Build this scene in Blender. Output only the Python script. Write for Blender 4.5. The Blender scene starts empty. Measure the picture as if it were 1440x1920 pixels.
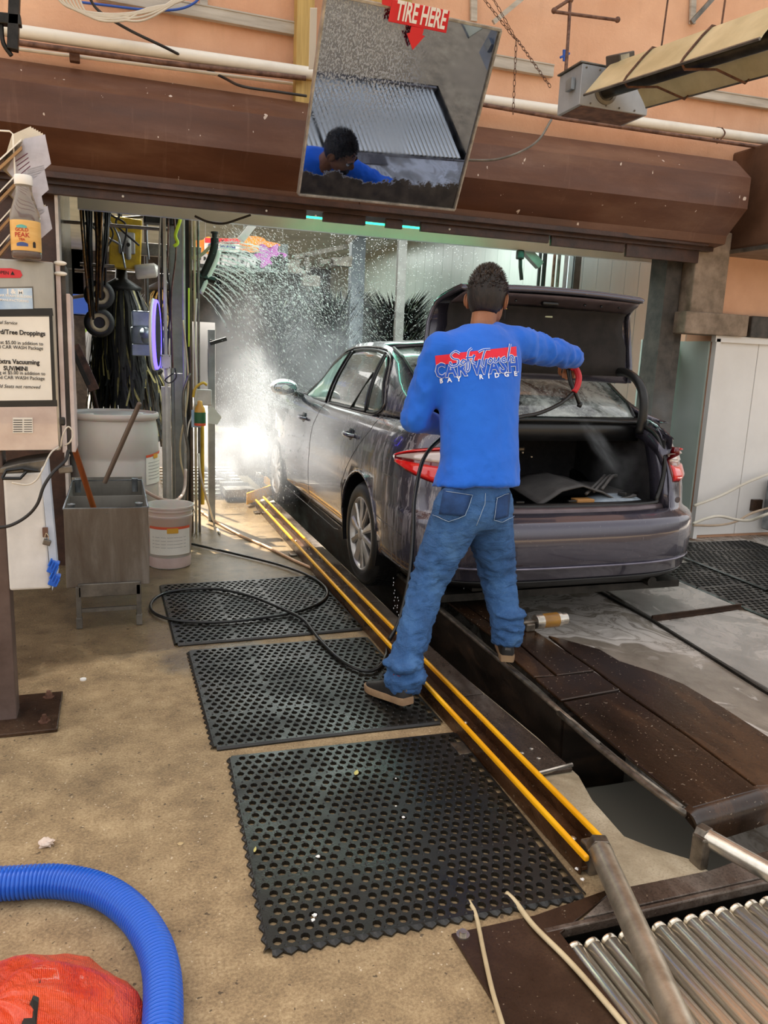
import bpy, bmesh, math, random
from mathutils import Vector, Matrix, Euler, noise
from mathutils.bvhtree import BVHTree
R = math.radians; PI = math.pi
random.seed(7)
SC = bpy.context.scene
COL = SC.collection
# ---------------------------------------------------------------- camera
F_PX, EYE = 1460.0, 1.42
PITCH, YAW, ROLL = R(11.3), R(19.3), R(2.4)
FW = Vector((math.sin(YAW)*math.cos(PITCH), math.cos(YAW)*math.cos(PITCH), -math.sin(PITCH)))
r0 = Vector((math.cos(YAW), -math.sin(YAW), 0)); u0 = r0.cross(FW)
RT = r0*math.cos(ROLL)+u0*math.sin(ROLL); UP = -r0*math.sin(ROLL)+u0*math.cos(ROLL)
CAM = Vector((0, 0, EYE))
cd = bpy.data.cameras.new('camera'); cam = bpy.data.objects.new('camera', cd); COL.objects.link(cam)
cam.matrix_world = Matrix((( RT.x, UP.x, -FW.x, 0), (RT.y, UP.y, -FW.y, 0), (RT.z, UP.z, -FW.z, EYE), (0, 0, 0, 1)))
cd.sensor_fit = 'VERTICAL'; cd.sensor_height = 24.0; cd.lens = 24.0*F_PX/1920.0
cd.clip_start = .05; cd.clip_end = 300
SC.camera = cam
# measured points: a pixel of the photograph turned into a point on a known real plane
def ray(x, y): return FW+RT*((x-720)/F_PX)-UP*((y-960)/F_PX)
def atz(x, y, z=0.0): d = ray(x, y); return CAM+d*((z-EYE)/d.z)
def aty(x, y, Y): d = ray(x, y); return CAM+d*(Y/d.y)
def atx(x, y, X): d = ray(x, y); return CAM+d*(X/d.x)
# ---------------------------------------------------------------- world and lights
w = bpy.data.worlds.new('sky'); SC.world = w; w.use_nodes = True
wn = w.node_tree.nodes; wl = w.node_tree.links
bg = wn['Background']
sky = wn.new('ShaderNodeTexSky'); sky.sky_type = 'NISHITA'; sky.sun_disc = False
sky.sun_elevation = R(58); sky.sun_rotation = R(-20); sky.altitude = 50; sky.air_density = 1.2; sky.dust_density = 5; sky.ozone_density = 1
hs = wn.new('ShaderNodeHueSaturation'); hs.inputs['Saturation'].default_value = .22
wl.new(sky.outputs[0], hs.inputs['Color']); 
mixw = wn.new('ShaderNodeMix'); mixw.data_type = 'RGBA'; mixw.blend_type = 'MULTIPLY'; mixw.inputs[0].default_value = 1
mixw.inputs[7].default_value = (1.0, .955, .90, 1)
wl.new(hs.outputs[0], mixw.inputs[6]); wl.new(mixw.outputs[2], bg.inputs[0]); bg.inputs[1].default_value = .27
def lamp(name, kind, loc, energy, color=(1, 1, 1), size=1, size_y=None, target=None, **kw):
    l = bpy.data.lights.new(name, kind); l.energy = energy; l.color = color
    if kind == 'AREA':
        l.size = size
        if size_y: l.shape = 'RECTANGLE'; l.size_y = size_y
    for k, v in kw.items(): setattr(l, k, v)
    o = bpy.data.objects.new(name, l); COL.objects.link(o); o.location = loc
    if target is not None: o.rotation_euler = (Vector(target)-Vector(loc)).to_track_quat('-Z', 'Y').to_euler()
    return o
# the sun stands beyond the building and comes through a gap added in the unseen tunnel roof
SUN_DIR = Vector((.18, -.50, -.85)).normalized()
sun = lamp('sun', 'SUN', (0, 20, 20), 16.0, (1.0, .95, .86), angle=R(.6)); sun.rotation_euler = SUN_DIR.to_track_quat('-Z', 'Y').to_euler()
SC.view_settings.view_transform = 'Standard'; SC.view_settings.look = 'None'
SC.view_settings.gamma = 1; SC.view_settings.use_curve_mapping = False
SC.view_settings.exposure = 0.6

# ---------------------------------------------------------------- materials
def lin(h):
    if isinstance(h, (tuple, list)): return tuple(h)+((1,) if len(h) == 3 else ())
    h = h.lstrip('#'); c = [int(h[i:i+2], 16)/255 for i in (0, 2, 4)]
    return tuple((x/12.92 if x <= .04045 else ((x+.055)/1.055)**2.4) for x in c)+(1,)
class NT:
    def __init__(s, name):
        s.m = bpy.data.materials.new(name); s.m.use_nodes = True; s.t = s.m.node_tree
        s.b = s.t.nodes['Principled BSDF']; s.out = s.t.nodes['Material Output']
    def n(s, typ, **kw):
        nd = s.t.nodes.new(typ)
        for k, v in kw.items():
            if k in nd.inputs.keys(): nd.inputs[k].default_value = v
            else: setattr(nd, k, v)
        return nd
    def l(s, a, b): s.t.links.new(a, b)
    def coord(s, scale=(1, 1, 1), kind='Object', rot=(0, 0, 0)):
        tc = s.n('ShaderNodeTexCoord'); mp = s.n('ShaderNodeMapping'); mp.inputs['Scale'].default_value = scale; mp.inputs['Rotation'].default_value = rot
        s.l(tc.outputs[kind], mp.inputs[0]); return mp.outputs[0]
    def noise(s, vec, scale=5, detail=6, rough=.55, dist=0):
        nd = s.n('ShaderNodeTexNoise'); nd.inputs['Scale'].default_value = scale; nd.inputs['Detail'].default_value = detail
        nd.inputs['Roughness'].default_value = rough; nd.inputs['Distortion'].default_value = dist
        if vec is not None: s.l(vec, nd.inputs['Vector'])
        return nd.outputs[0]
    def ramp(s, fac, stops, interp='LINEAR'):
        nd = s.n('ShaderNodeValToRGB'); cr = nd.color_ramp; cr.interpolation = interp
        while len(cr.elements) < len(stops): cr.elements.new(.5)
        for e, (p, c) in zip(cr.elements, stops):
            e.position = p; e.color = lin(c) if not isinstance(c, (int, float)) else (c, c, c, 1)
        s.l(fac, nd.inputs[0]); return nd.outputs[0]
    def mix(s, fac, a, b, mode='MIX'):
        nd = s.n('ShaderNodeMix'); nd.data_type = 'RGBA'; nd.blend_type = mode
        for sock, v in ((nd.inputs[0], fac), (nd.inputs[6], a), (nd.inputs[7], b)):
            if hasattr(v, 'links'): s.l(v, sock)
            elif isinstance(v, (int, float)): sock.default_value = v if sock == nd.inputs[0] else (v, v, v, 1)
            else: sock.default_value = lin(v)
        return nd.outputs[2]
    def math(s, op, a, b=0.0):
        nd = s.n('ShaderNodeMath'); nd.operation = op
        for sock, v in ((nd.inputs[0], a), (nd.inputs[1], b)):
            if hasattr(v, 'links'): s.l(v, sock)
            else: sock.default_value = v
        return nd.outputs[0]
    def bump(s, h, strength=.3, dist=.01):
        nd = s.n('ShaderNodeBump'); nd.inputs['Strength'].default_value = strength; nd.inputs['Distance'].default_value = dist
        s.l(h, nd.inputs['Height']); s.l(nd.outputs[0], s.b.inputs['Normal']); return nd
    def set(s, **kw):
        for k, v in kw.items():
            k = {'color': 'Base Color', 'rough': 'Roughness', 'metal': 'Metallic', 'coat': 'Coat Weight', 'trans': 'Transmission Weight', 'alpha': 'Alpha', 'ior': 'IOR', 'spec': 'Specular IOR Level', 'sub': 'Subsurface Weight', 'emit': 'Emission Color', 'es': 'Emission Strength', 'cr': 'Coat Roughness'}[k]
            i = s.b.inputs[k]
            if hasattr(v, 'links'): s.l(v, i)
            elif k in ('Base Color', 'Emission Color'): i.default_value = lin(v)
            else: i.default_value = v
        return s
MATS = {}
def mat(name, a, b=None, scale=6, rough=.5, metal=0, bump=0, bscale=60, stretch=(1, 1, 1), lo=.35, hi=.65, detail=6, **kw):
    """two-tone noisy surface"""
    if name in MATS: return MATS[name]
    t = NT(name)
    v = t.coord(stretch)
    if b: t.set(color=t.ramp(t.noise(v, scale, detail, .6), [(lo, a), (hi, b)]))
    else: t.set(color=a)
    t.set(rough=rough, metal=metal, **kw)
    if bump: t.bump(t.noise(v, bscale, 4), bump, .004)
    MATS[name] = t.m; return t.m

# ---------------------------------------------------------------- mesh builders
class MB:
    def __init__(s): s.v = []; s.f = []; s.mi = []; s.cur = 0
    def add(s, vs, fs):
        o = len(s.v); s.v += [tuple(v) for v in vs]; s.f += [tuple(i+o for i in f) for f in fs]; s.mi += [s.cur]*len(fs); return s
    def box(s, c, size, rot=None, taper=1.0):
        hx, hy, hz = [a/2 for a in size]
        vs = [Vector((x*(taper if z > 0 else 1), y*(taper if z > 0 else 1), z)) for z in (-hz, hz) for x, y in ((-hx, -hy), (hx, -hy), (hx, hy), (-hx, hy))]
        if rot is not None:
            m = rot if isinstance(rot, Matrix) else Euler(rot).to_matrix(); vs = [m @ v for v in vs]
        c = Vector(c)
        return s.add([v+c for v in vs], [(3, 2, 1, 0), (4, 5, 6, 7), (0, 1, 5, 4), (1, 2, 6, 5), (2, 3, 7, 6), (3, 0, 4, 7)])
    def bar(s, a, b, w, h, up=(0, 0, 1)):
        """rectangular bar from a to b"""
        a = Vector(a); b = Vector(b); d = b-a; L = d.length; d.normalize()
        x = d.cross(Vector(up))
        if x.length < 1e-4: x = d.cross(Vector((1, 0, 0)))
        x.normalize(); z = x.cross(d)
        m = Matrix((x, d, z)).transposed()
        return s.box((a+b)/2, (w, L, h), m)
    def tube(s, pts, r, n=8, cap=True, closed=False):
        pts = [Vector(p) for p in pts]; N = len(pts)
        rs = r if isinstance(r, (list, tuple)) else [r]*N
        prev = None; vs = []
        for i, p in enumerate(pts):
            if closed: d = pts[(i+1) % N]-pts[i-1]
            else: d = pts[min(i+1, N-1)]-pts[max(i-1, 0)]
            if d.length < 1e-9: d = Vector((0, 0, 1))
            d.normalize()
            if prev is None:
                a = Vector((0, 0, 1)) if abs(d.z) < .9 else Vector((1, 0, 0)); x = d.cross(a).normalized()
            else:
                x = prev-d*prev.dot(d)
                x = x.normalized() if x.length > 1e-6 else d.orthogonal().normalized()
            prev = x; y = d.cross(x)
            for k in range(n):
                a = 2*PI*k/n; vs.append(p+x*math.cos(a)*rs[i]+y*math.sin(a)*rs[i])
        fs = []
        for i in range(N if closed else N-1):
            j = (i+1) % N
            for k in range(n):
                k2 = (k+1) % n; fs.append((i*n+k, i*n+k2, j*n+k2, j*n+k))
        if cap and not closed: fs += [tuple(range(n-1, -1, -1)), tuple((N-1)*n+k for k in range(n))]
        return s.add(vs, fs)
    def lathe(s, prof, c=(0, 0, 0), n=24, m=None, caps=True):
        """prof: (radius, height) rings about local z"""
        c = Vector(c); vs = []
        for r_, z in prof:
            for k in range(n):
                v = Vector((r_*math.cos(2*PI*k/n), r_*math.sin(2*PI*k/n), z))
                if m is not None: v = m @ v
                vs.append(v+c)
        N = len(prof); fs = []
        for i in range(N-1):
            for k in range(n):
                k2 = (k+1) % n; fs.append((i*n+k, i*n+k2, (i+1)*n+k2, (i+1)*n+k))
        if caps: fs += [tuple(range(n-1, -1, -1)), tuple((N-1)*n+k for k in range(n))]
        return s.add(vs, fs)
    def ell(s, c, r, n=12, m=None):
        rr = (r, r, r) if isinstance(r, (int, float)) else r
        vs = []; c = Vector(c)
        for i in range(n+1):
            th = PI*i/n
            for k in range(2*n):
                ph = PI*k/n; v = Vector((rr[0]*math.sin(th)*math.cos(ph), rr[1]*math.sin(th)*math.sin(ph), rr[2]*math.cos(th)))
                if m is not None: v = m @ v
                vs.append(v+c)
        fs = []; w2 = 2*n
        for i in range(n):
            for k in range(w2):
                k2 = (k+1) % w2; fs.append((i*w2+k, (i+1)*w2+k, (i+1)*w2+k2, i*w2+k2))
        return s.add(vs, fs)
    def loft(s, rings, closed=True, cap=True):
        n = len(rings[0]); vs = [v for r_ in rings for v in r_]; fs = []
        for i in range(len(rings)-1):
            for k in range(n if closed else n-1):
                k2 = (k+1) % n; fs.append((i*n+k, i*n+k2, (i+1)*n+k2, (i+1)*n+k))
        if cap and closed: fs += [tuple(range(n-1, -1, -1)), tuple((len(rings)-1)*n+k for k in range(n))]
        return s.add(vs, fs)
    def prism(s, poly, off):
        """poly: 3d points in order; extruded by off"""
        n = len(poly); off = Vector(off); a = [Vector(p) for p in poly]
        return s.add(a+[p+off for p in a], [tuple(range(n-1, -1, -1)), tuple(range(n, 2*n))]+[(i, (i+1) % n, n+(i+1) % n, n+i) for i in range(n)])
    def build(s, name, m=None, parent=None, smooth=False, bevel=0, seg=2, fix=True, solid=0, angle=None, merge=0):
        me = bpy.data.meshes.new(name); me.from_pydata(s.v, [], s.f)
        for x in (m if isinstance(m, (list, tuple)) else [m]):
            if x: me.materials.append(x)
        if any(s.mi): me.polygons.foreach_set('material_index', s.mi)
        if fix or merge:
            b = bmesh.new(); b.from_mesh(me)
            if merge: bmesh.ops.remove_doubles(b, verts=b.verts, dist=merge)
            if fix: bmesh.ops.recalc_face_normals(b, faces=b.faces)
            b.to_mesh(me); b.free()
        if smooth: me.polygons.foreach_set('use_smooth', [True]*len(me.polygons))
        if smooth and angle: me.set_sharp_from_angle(angle=R(angle))
        me.update()
        o = bpy.data.objects.new(name, me); COL.objects.link(o)
        if parent: o.parent = parent
        if solid:
            md = o.modifiers.new('s', 'SOLIDIFY'); md.thickness = solid; md.offset = -1
        if bevel:
            md = o.modifiers.new('b', 'BEVEL'); md.width = bevel; md.segments = seg; md.limit_method = 'ANGLE'
        return o
def tag(o, label=None, cat=None, group=None, kind=None):
    if label: o['label'] = label
    if cat: o['category'] = cat
    if group: o['group'] = group
    if kind: o['kind'] = kind
    return o
def empty(name, loc=(0, 0, 0), label=None, cat=None, group=None, rot=(0, 0, 0), kind=None):
    o = bpy.data.objects.new(name, None); COL.objects.link(o); o.location = loc; o.rotation_euler = rot; o.empty_display_size = .1
    return tag(o, label, cat, group, kind)
def spline(pts, n=8):
    """Catmull-Rom through the points"""
    P = [Vector(p) for p in pts]; P = [P[0]*2-P[1]]+P+[P[-1]*2-P[-2]]; out = []
    for i in range(1, len(P)-2):
        for k in range(n):
            t = k/n; a, b, c, d = P[i-1:i+3]
            out.append(.5*((2*b)+(c-a)*t+(2*a-5*b+4*c-d)*t*t+(-a+3*b-3*c+d)*t**3))
    out.append(P[-2]); return out
def text_mesh(txt, size, m, name='lettering', extrude=.001, shear=0, offset=0, align='CENTER', parent=None, space=1.0, bold=False, mtx=None):
    cu = bpy.data.curves.new(name, 'FONT'); cu.body = txt; cu.size = size; cu.extrude = extrude; cu.shear = shear
    cu.offset = offset; cu.align_x = align; cu.align_y = 'CENTER'; cu.space_character = space; cu.resolution_u = 3
    o = bpy.data.objects.new(name, cu); COL.objects.link(o); bpy.context.view_layer.update()
    me = bpy.data.meshes.new_from_object(o); bpy.data.objects.remove(o); bpy.data.curves.remove(cu)
    if mtx is not None: me.transform(mtx)
    me.materials.clear(); me.materials.append(m)
    n = bpy.data.objects.new(name, me); COL.objects.link(n)
    if parent: n.parent = parent
    return n
def frame_m(o, x, y, z=None):
    """matrix whose local x,y,z run along the given directions, origin o"""
    x = Vector(x).normalized(); y = Vector(y); y = (y-x*y.dot(x)).normalized(); z = x.cross(y)
    return Matrix(((x.x, y.x, z.x, o[0]), (x.y, y.y, z.y, o[1]), (x.z, y.z, z.z, o[2]), (0, 0, 0, 1)))
# ================================================================= MATERIALS OF THE SETTING
def concrete_floor():
    t = NT('concrete_floor'); v = t.coord()
    big = t.noise(v, .9, 8, .62, .3); mid = t.noise(v, 7, 8, .7); fine = t.noise(v, 120, 3, .7)
    base = t.ramp(t.math('ADD', t.math('MULTIPLY', mid, .55), t.math('MULTIPLY', fine, .45)), [(.36, '#735f46'), (.5, '#a08763'), (.64, '#c1a880')])
    dark = t.ramp(big, [(.38, .66), (.60, 1.0)])
    c = t.mix(.75, base, dark, 'MULTIPLY')
    vo = t.n('ShaderNodeTexVoronoi'); vo.inputs['Scale'].default_value = 55; t.l(v, vo.inputs['Vector'])
    peb = t.math('LESS_THAN', vo.outputs['Distance'], .16)
    pick = t.math('GREATER_THAN', t.noise(v, 31, 2), .56)
    c = t.mix(t.math('MULTIPLY', t.math('MULTIPLY', peb, pick), .6), c, '#d8c8ae')
    hole = t.math('LESS_THAN', t.noise(v, 45, 2, .5), .30)
    c = t.mix(t.math('MULTIPLY', hole, .7), c, '#2e251d')
    # wet further back: Y beyond about 2.5
    sep = t.n('ShaderNodeSeparateXYZ'); t.l(v, sep.inputs[0])
    wy_ = t.n('ShaderNodeMapRange'); wy_.inputs[1].default_value = 1.6; wy_.inputs[2].default_value = 5.0; t.l(sep.outputs[1], wy_.inputs[0])
    pud = t.math('ADD', t.math('MULTIPLY', t.noise(v, 1.7, 6, .6, .5), 1.1), t.math('SUBTRACT', wy_.outputs[0], .62))
    wet = t.ramp(pud, [(.42, 0.), (.55, 1.)])
    c = t.mix(t.math('MULTIPLY', wet, .62), c, '#453a2d')
    t.set(color=c, rough=t.ramp(wet, [(0, .78), (1, .22)]))
    h = t.math('ADD', t.math('MULTIPLY', fine, .5), t.math('MULTIPLY', mid, .8))
    t.bump(h, .55, .006); return t.m
def wet_concrete(name, a, b, foam=.5, scale=2.6):
    t = NT(name); v = t.coord((1, .7, 1))
    warp = t.n('ShaderNodeTexNoise'); warp.inputs['Scale'].default_value = 1.6; warp.inputs['Detail'].default_value = 3; t.l(v, warp.inputs['Vector'])
    add = t.n('ShaderNodeVectorMath'); add.operation = 'MULTIPLY_ADD'; t.l(warp.outputs['Color'], add.inputs[0]); add.inputs[1].default_value = (1.5, 1.5, 0); t.l(v, add.inputs[2])
    sw = t.noise(add.outputs[0], scale, 10, .62, .6); fine = t.noise(v, 90, 3, .7)
    base = t.ramp(t.noise(v, 4, 6, .6), [(.35, a), (.65, b)])
    m = t.ramp(sw, [(.46, 0.), (.53, .8), (.57, .2), (.64, .95), (.70, .4)])
    c = t.mix(t.math('MULTIPLY', m, foam), base, '#cfc8c0')
    t.set(color=c, rough=t.ramp(m, [(0, .16), (1, .5)]))
    t.bump(t.math('ADD', t.math('MULTIPLY', sw, .5), t.math('MULTIPLY', fine, .25)), .4, .008); return t.m
def rusty(name, a, b, c3, rough=(.25, .6), scale=3, stretch=(1, 1, 1), metal=.0, bstr=.25, lines=0):
    t = NT(name); v = t.coord(stretch)
    n1 = t.noise(v, scale, 9, .65, .4); n2 = t.noise(t.coord(), 60, 4, .7)
    c = t.ramp(n1, [(.3, a), (.5, b), (.7, c3)])
    c = t.mix(t.ramp(t.noise(t.coord(), 140, 2, .6), [(.36, .45 if lines else .1), (.5, 0.)]), c, a)
    sp = t.math('GREATER_THAN', t.noise(t.coord(), 85, 2, .5), .71)
    c = t.mix(t.math('MULTIPLY', sp, lines), c, '#b5a690')
    t.set(color=c, rough=t.ramp(n1, [(.3, rough[0]), (.7, rough[1])]), metal=metal)
    t.bump(t.math('ADD', n2, n1), bstr, .004); return t.m
M_floor = concrete_floor()
M_wet = wet_concrete('wet_concrete', '#665d52', '#978d80', 1.0)
M_plate = rusty('wet_steel_plate', '#27201b', '#5a4d44', '#a0968c', (.12, .45), 2.2, (1, .4, 1), .3, .2, .35)
M_deck = rusty('rusty_deck', '#19110b', '#312014', '#5a3c22', (.12, .36), 1.5, (2.2, .6, 1), .15, .18, .5)
M_rust = rusty('brown_steel', '#22150d', '#3b2719', '#5b4330', (.2, .5), 4, (1, 1, 1), .2, .3, .25)
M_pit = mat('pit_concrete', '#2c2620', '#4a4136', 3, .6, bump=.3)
M_water = NT('pit_water').set(color='#55534b', rough=.05, spec=.6).m
def stucco():
    t = NT('peach_stucco'); v = t.coord()
    c = t.ramp(t.noise(v, 1.8, 7, .6), [(.3, '#dba684'), (.7, '#efc09e')])
    st = t.ramp(t.noise(t.coord((1.5, 1, .25)), 3, 6, .6), [(.58, 0.), (.8, .35)])
    c = t.mix(st, c, '#a97c5c')
    t.set(color=c, rough=.9); t.bump(t.noise(v, 55, 5, .75), .55, .012); return t.m
M_stucco = stucco()
def brownpaint():
    t = NT('brown_beam_paint'); v = t.coord((.5, 1, 2.2))
    c = t.ramp(t.noise(v, 2.2, 8, .65), [(.25, '#4a2c1d'), (.5, '#5f3b28'), (.78, '#7c5a45')])
    st = t.ramp(t.noise(t.coord((9, 1, .7)), 2, 5, .7), [(.6, 0.), (.85, .5)])
    c = t.mix(st, c, '#8d6c58')
    fl = t.math('GREATER_THAN', t.noise(t.coord((1, 1, .6)), 26, 2, .4), .745)
    c = t.mix(fl, c, '#cdbcae')
    t.set(color=c, rough=t.ramp(t.noise(v, 4, 4), [(.3, .32), (.7, .6)])); t.bump(t.noise(t.coord(), 30, 5, .7), .18, .006); return t.m
M_brown = brownpaint()
M_brown2 = mat('dark_brown_strip', '#2f1b13', '#4c2f22', 8, .4, bump=.4, stretch=(1, 1, 1))
M_whitepipe = mat('white_pvc', '#d9d2c3', '#eee9dd', 3, .4, bump=.05, lo=.3, hi=.5)
M_rustpipe = mat('rusty_pipe', '#4a2c1e', '#7d5a48', 20, .6, bump=.4)
M_whitewood = mat('weathered_white_wood', '#a89f92', '#c9c2b6', 12, .75, bump=.3, stretch=(.2, 1, 2))
M_yellowwood = mat('yellow_timber', '#a98a4a', '#c8a863', 6, .6, bump=.2, stretch=(6, 1, .3))
M_plank = mat('white_green_planks', '#c0cfd3', '#d8e3e6', 1.2, .35, bump=.04, stretch=(1, 1, .3))
M_plank2 = mat('mist_greyed_planks', '#8e9a93', '#aeb8b0', 1.2, .3, bump=.04, stretch=(1, 1, .3))  # greyer copy of the planks: dimmer, misty light painted into the colour
M_white = mat('white_panel', '#dcd8d3', '#ece9e5', 1, .45, bump=.03)
M_greenp = mat('pale_green_panel', '#a9bab1', '#c4d0c8', 1, .4, bump=.03)
M_conc = mat('concrete_column', '#6f5f4f', '#a08c79', 7, .85, bump=.8, bscale=25)
M_grime = mat('grimy_dark', '#2b2723', '#4e4740', 9, .6, bump=.4)
M_black = mat('black_rubber', '#0c0c0c', '#1c1c1b', 14, .38, bump=.15)
M_galv = mat('galvanised_steel', '#7d8286', '#a2a7aa', 14, .38, .75, bump=.06)
M_galvd = mat('dull_steel', '#5a5650', '#837d74', 9, .42, .7, bump=.12)
M_darkmetal = mat('dark_metal', '#15130f', '#34302b', 12, .4, .5, bump=.2)

# ================================================================= FLOOR
fl = MB()
RB_X0, RB_X1, RB_Y0, RB_Y1 = .98, 4.2, .45, 1.50   # roller bed opening
def rect(mb, x0, x1, y0, y1, z): mb.add([(x0, y0, z), (x1, y0, z), (x1, y1, z), (x0, y1, z)], [(0, 1, 2, 3)])
PX = 1.32
rect(fl, -9, PX, RB_Y1, 24, 0); rect(fl, -9, RB_X0, -9, RB_Y1, 0); rect(fl, RB_X0, 12, -9, RB_Y0, 0); rect(fl, RB_X1, 12, RB_Y0, 1.5, 0); rect(fl, PX, 1.95, 8.95, 24, 0)
floor = fl.build('floor', M_floor, fix=False); tag(floor, 'grey-brown stained concrete ground', kind='structure')
# pit between the steel strip and the deck
pe = [atz(*p) for p in ((700, 1110), (800, 1210), (1010, 1385), (1085, 1455), (1110, 1500), (1170, 1568), (1225, 1590), (1290, 1610), (1340, 1640))]
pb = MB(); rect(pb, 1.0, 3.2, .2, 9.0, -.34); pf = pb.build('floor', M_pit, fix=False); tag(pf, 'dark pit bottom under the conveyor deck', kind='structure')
# strip of floor right of the guide rail up to the pit edge, thick slab
sb = MB(); top = [(PX, 9.0, 0), (1.44, 9.0, 0), (1.46, 5.0, 0)]+[tuple(p) for p in pe[1:]]+[(1.95, 1.50, 0), (PX, 1.50, 0)]
sb.prism([Vector(p) for p in top], (0, 0, -.33)); strip = sb.build('floor', rusty('speckled_slab', '#85775f', '#a89a80', '#c2b59c', (.4, .7), 5, (1, 1, 1), 0, .4, .4)); tag(strip, 'speckled concrete ledge beside the yellow rail', kind='structure')
sh_ = MB().prism([Vector((1.30, 1.58, -.17)), Vector((2.0, 1.58, -.17)), Vector((2.0, 2.30, -.17)), Vector((1.30, 2.30, -.17))], (0, 0, -.16)); structure_pit = sh_.build('floor', NT('wet_grey_concrete').set(color='#716f66', rough=.14).m); tag(structure_pit, 'wet grey shelf in the pit beside the deck', kind='structure')
wp = MB().add([(1.3, 1.55, -.2), (2.4, 1.55, -.2), (2.4, 8.9, -.2), (1.3, 8.9, -.2)], [(0, 1, 2, 3)]).build('pit_water', M_water, fix=False)
tag(wp, 'dark standing water in the pit beside the brown deck', 'water', kind='stuff')
# floor to the right of the deck
fr = MB(); right = [(1.95, 1.50, 0), (12, 1.50, 0), (12, 24, 0), (1.95, 24, 0)]
fr.prism([Vector(p) for p in right], (0, 0, -.33)); flr = fr.build('floor', M_wet); tag(flr, 'wet foamy concrete ground right of the deck', kind='structure')

# ================================================================= WALLS
YW = 5.30
def structure(o, label=None): return tag(o, label, kind='structure')
wf = MB()
wf.box((1.5, YW+.15, 7.45), (12, .3, 10.1)); wallf = wf.build('wall_front', M_stucco); structure(wallf, 'peach stucco wall over the tunnel opening')  # unseen upper part made tall to keep the sun off the foreground
wl_ = MB().box((-3.17, YW+.15, 1.2), (5.74, .3, 2.4)).build('wall_left', M_brown2); structure(wl_, 'dark brown wall left of the opening')
wr = MB().box((6.12, YW+.15, 1.2), (3.0, .3, 2.4)).build('wall_right', M_stucco); structure(wr, 'peach stucco wall right of the opening')
# white wainscot boards on the right wall
ws = empty('trim_1', (4.62, YW, 0)); structure(ws, 'white panelled wainscot on the right wall')
x = 4.62
for wd in (.46, .46, .46, .46, .4):
    MB().box((x+wd/2-4.62, -.025, .84), (wd-.006, .03, 1.62)).build('panel', M_white, ws, bevel=.004); x += wd
MB().box((1.1, -.05, 1.67), (2.24, .05, .05)).build('ledge', M_white, ws)
MB().box((.012, -.05, .84), (.04, .05, 1.66)).build('corner_strip', M_white, ws)
cb = empty('trim_2', (4.3, YW, 0)); structure(cb, 'weathered concrete band and pilaster beside the opening')
MB().box((.16, .0, 2.15), (.32, .2, .66)).build('pilaster', M_conc, cb, bevel=.012)
MB().box((.26, -.02, 1.78), (.62, .2, .17)).build('block', M_conc, cb, bevel=.01)
MB().box((.92, -.02, 1.78), (.6, .16, .17)).build('block', M_grime, cb, bevel=.01)
MB().box((1.6, -.02, 1.78), (.7, .16, .17)).build('block', M_conc, cb, bevel=.01)
gp = MB().box((4.615, YW+.2, .84), (.02, .4, 1.62)); gp.box((4.43, YW+.4, .84), (.36, .02, 1.62)); structure(gp.build('trim_3', M_greenp), 'pale green panel on the opening reveal')
jb = MB().box((4.20, YW+.12, 1.2), (.14, .2, 2.4)); jb.box((4.31, YW+.2, 1.2), (.10, .3, 2.4)); structure(jb.build('trim_4', M_grime), 'grimy dark steel jamb of the tunnel opening')
lj = MB().box((-.292, YW+.0, 1.2), (.018, .20, 2.4)); structure(lj.build('trim_5', mat('pale_jamb', '#b9aba0', '#d6cbc2', 8, .6)), 'pale left jamb of the tunnel opening')

# ================================================================= BROWN BEAM over the opening
beam = empty('trim_6', (0, YW, 0)); structure(beam, 'brown painted chamfered beam across the opening')
def bprof(y0):  # (y, z)
    return [(0.02, 2.98), (y0*.45, 2.95), (y0, 2.80), (y0, 2.585), (y0*.45, 2.42), (y0*.42, 2.36), (0.02, 2.34)]
def seg(mb, xa, ya, xb, yb, prof, chamf=0):
    ra = [Vector((xa, ya+p[0]*1.0, p[1])) for p in prof]; rb = [Vector((xb+(0), yb+p[0], p[1])) for p in prof]
    mb.loft([ra, rb])
b1 = MB(); seg(b1, -4.0, 0, 1.55, 0, bprof(-.30)); b1.build('beam_face', M_brown, beam)
b2 = MB(); seg(b2, 1.552, 0, 4.42, -.12, [(p[0], p[1]+.0) for p in bprof(-.32)])
b2.build('beam_face', M_brown, beam)
MB().box((.0, -.10, 2.355), (8.6, .24, .03)).build('ledge_board', M_brown2, beam)
MB().box((1.9, -.06, 2.33), (5.0, .2, .03)).build('ledge_board', M_brown2, beam)
# ragged rubber strips hanging under the lintel
for a, b, z0, z1 in ((-4, 1.20, 2.345, 2.262), (1.31, 1.60, 2.345, 2.262), (1.74, 1.86, 2.345, 2.262), (1.99, 2.98, 2.345, 2.262), (3.0, 3.62, 2.345, 2.25), (3.64, 4.3, 2.345, 2.225)):
    MB().box(((a+b)/2, -.11, (z0+z1)/2), (b-a, .03, z0-z1), (0, random.uniform(-.004, .004), 0)).build('lintel_strip', M_brown2, beam, bevel=.004)
for x in (.08, .94, 1.26, 2.2):
    MB().lathe([(.007, 0), (.007, .006), (.003, .009)], (x, -.126, 2.29), 8, Matrix.Rotation(R(90), 3, 'X')).build('bolt', M_white, beam)
# brown box beam coming towards us at the right
rb = empty('trim_7', (4.45, YW, 0)); structure(rb, 'dark brown boxed beam at the right end')
MB().box((.97, -.35, 2.72), (1.6, .8, .74)).build('beam_box', mat('brown_box_paint', '#4a3020', '#6a4a36', 3, .55, bump=.3), rb, bevel=.02)
MB().box((.97, -.37, 2.335), (1.62, .84, .035)).build('drip_edge', M_galvd, rb, bevel=.006)

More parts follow.
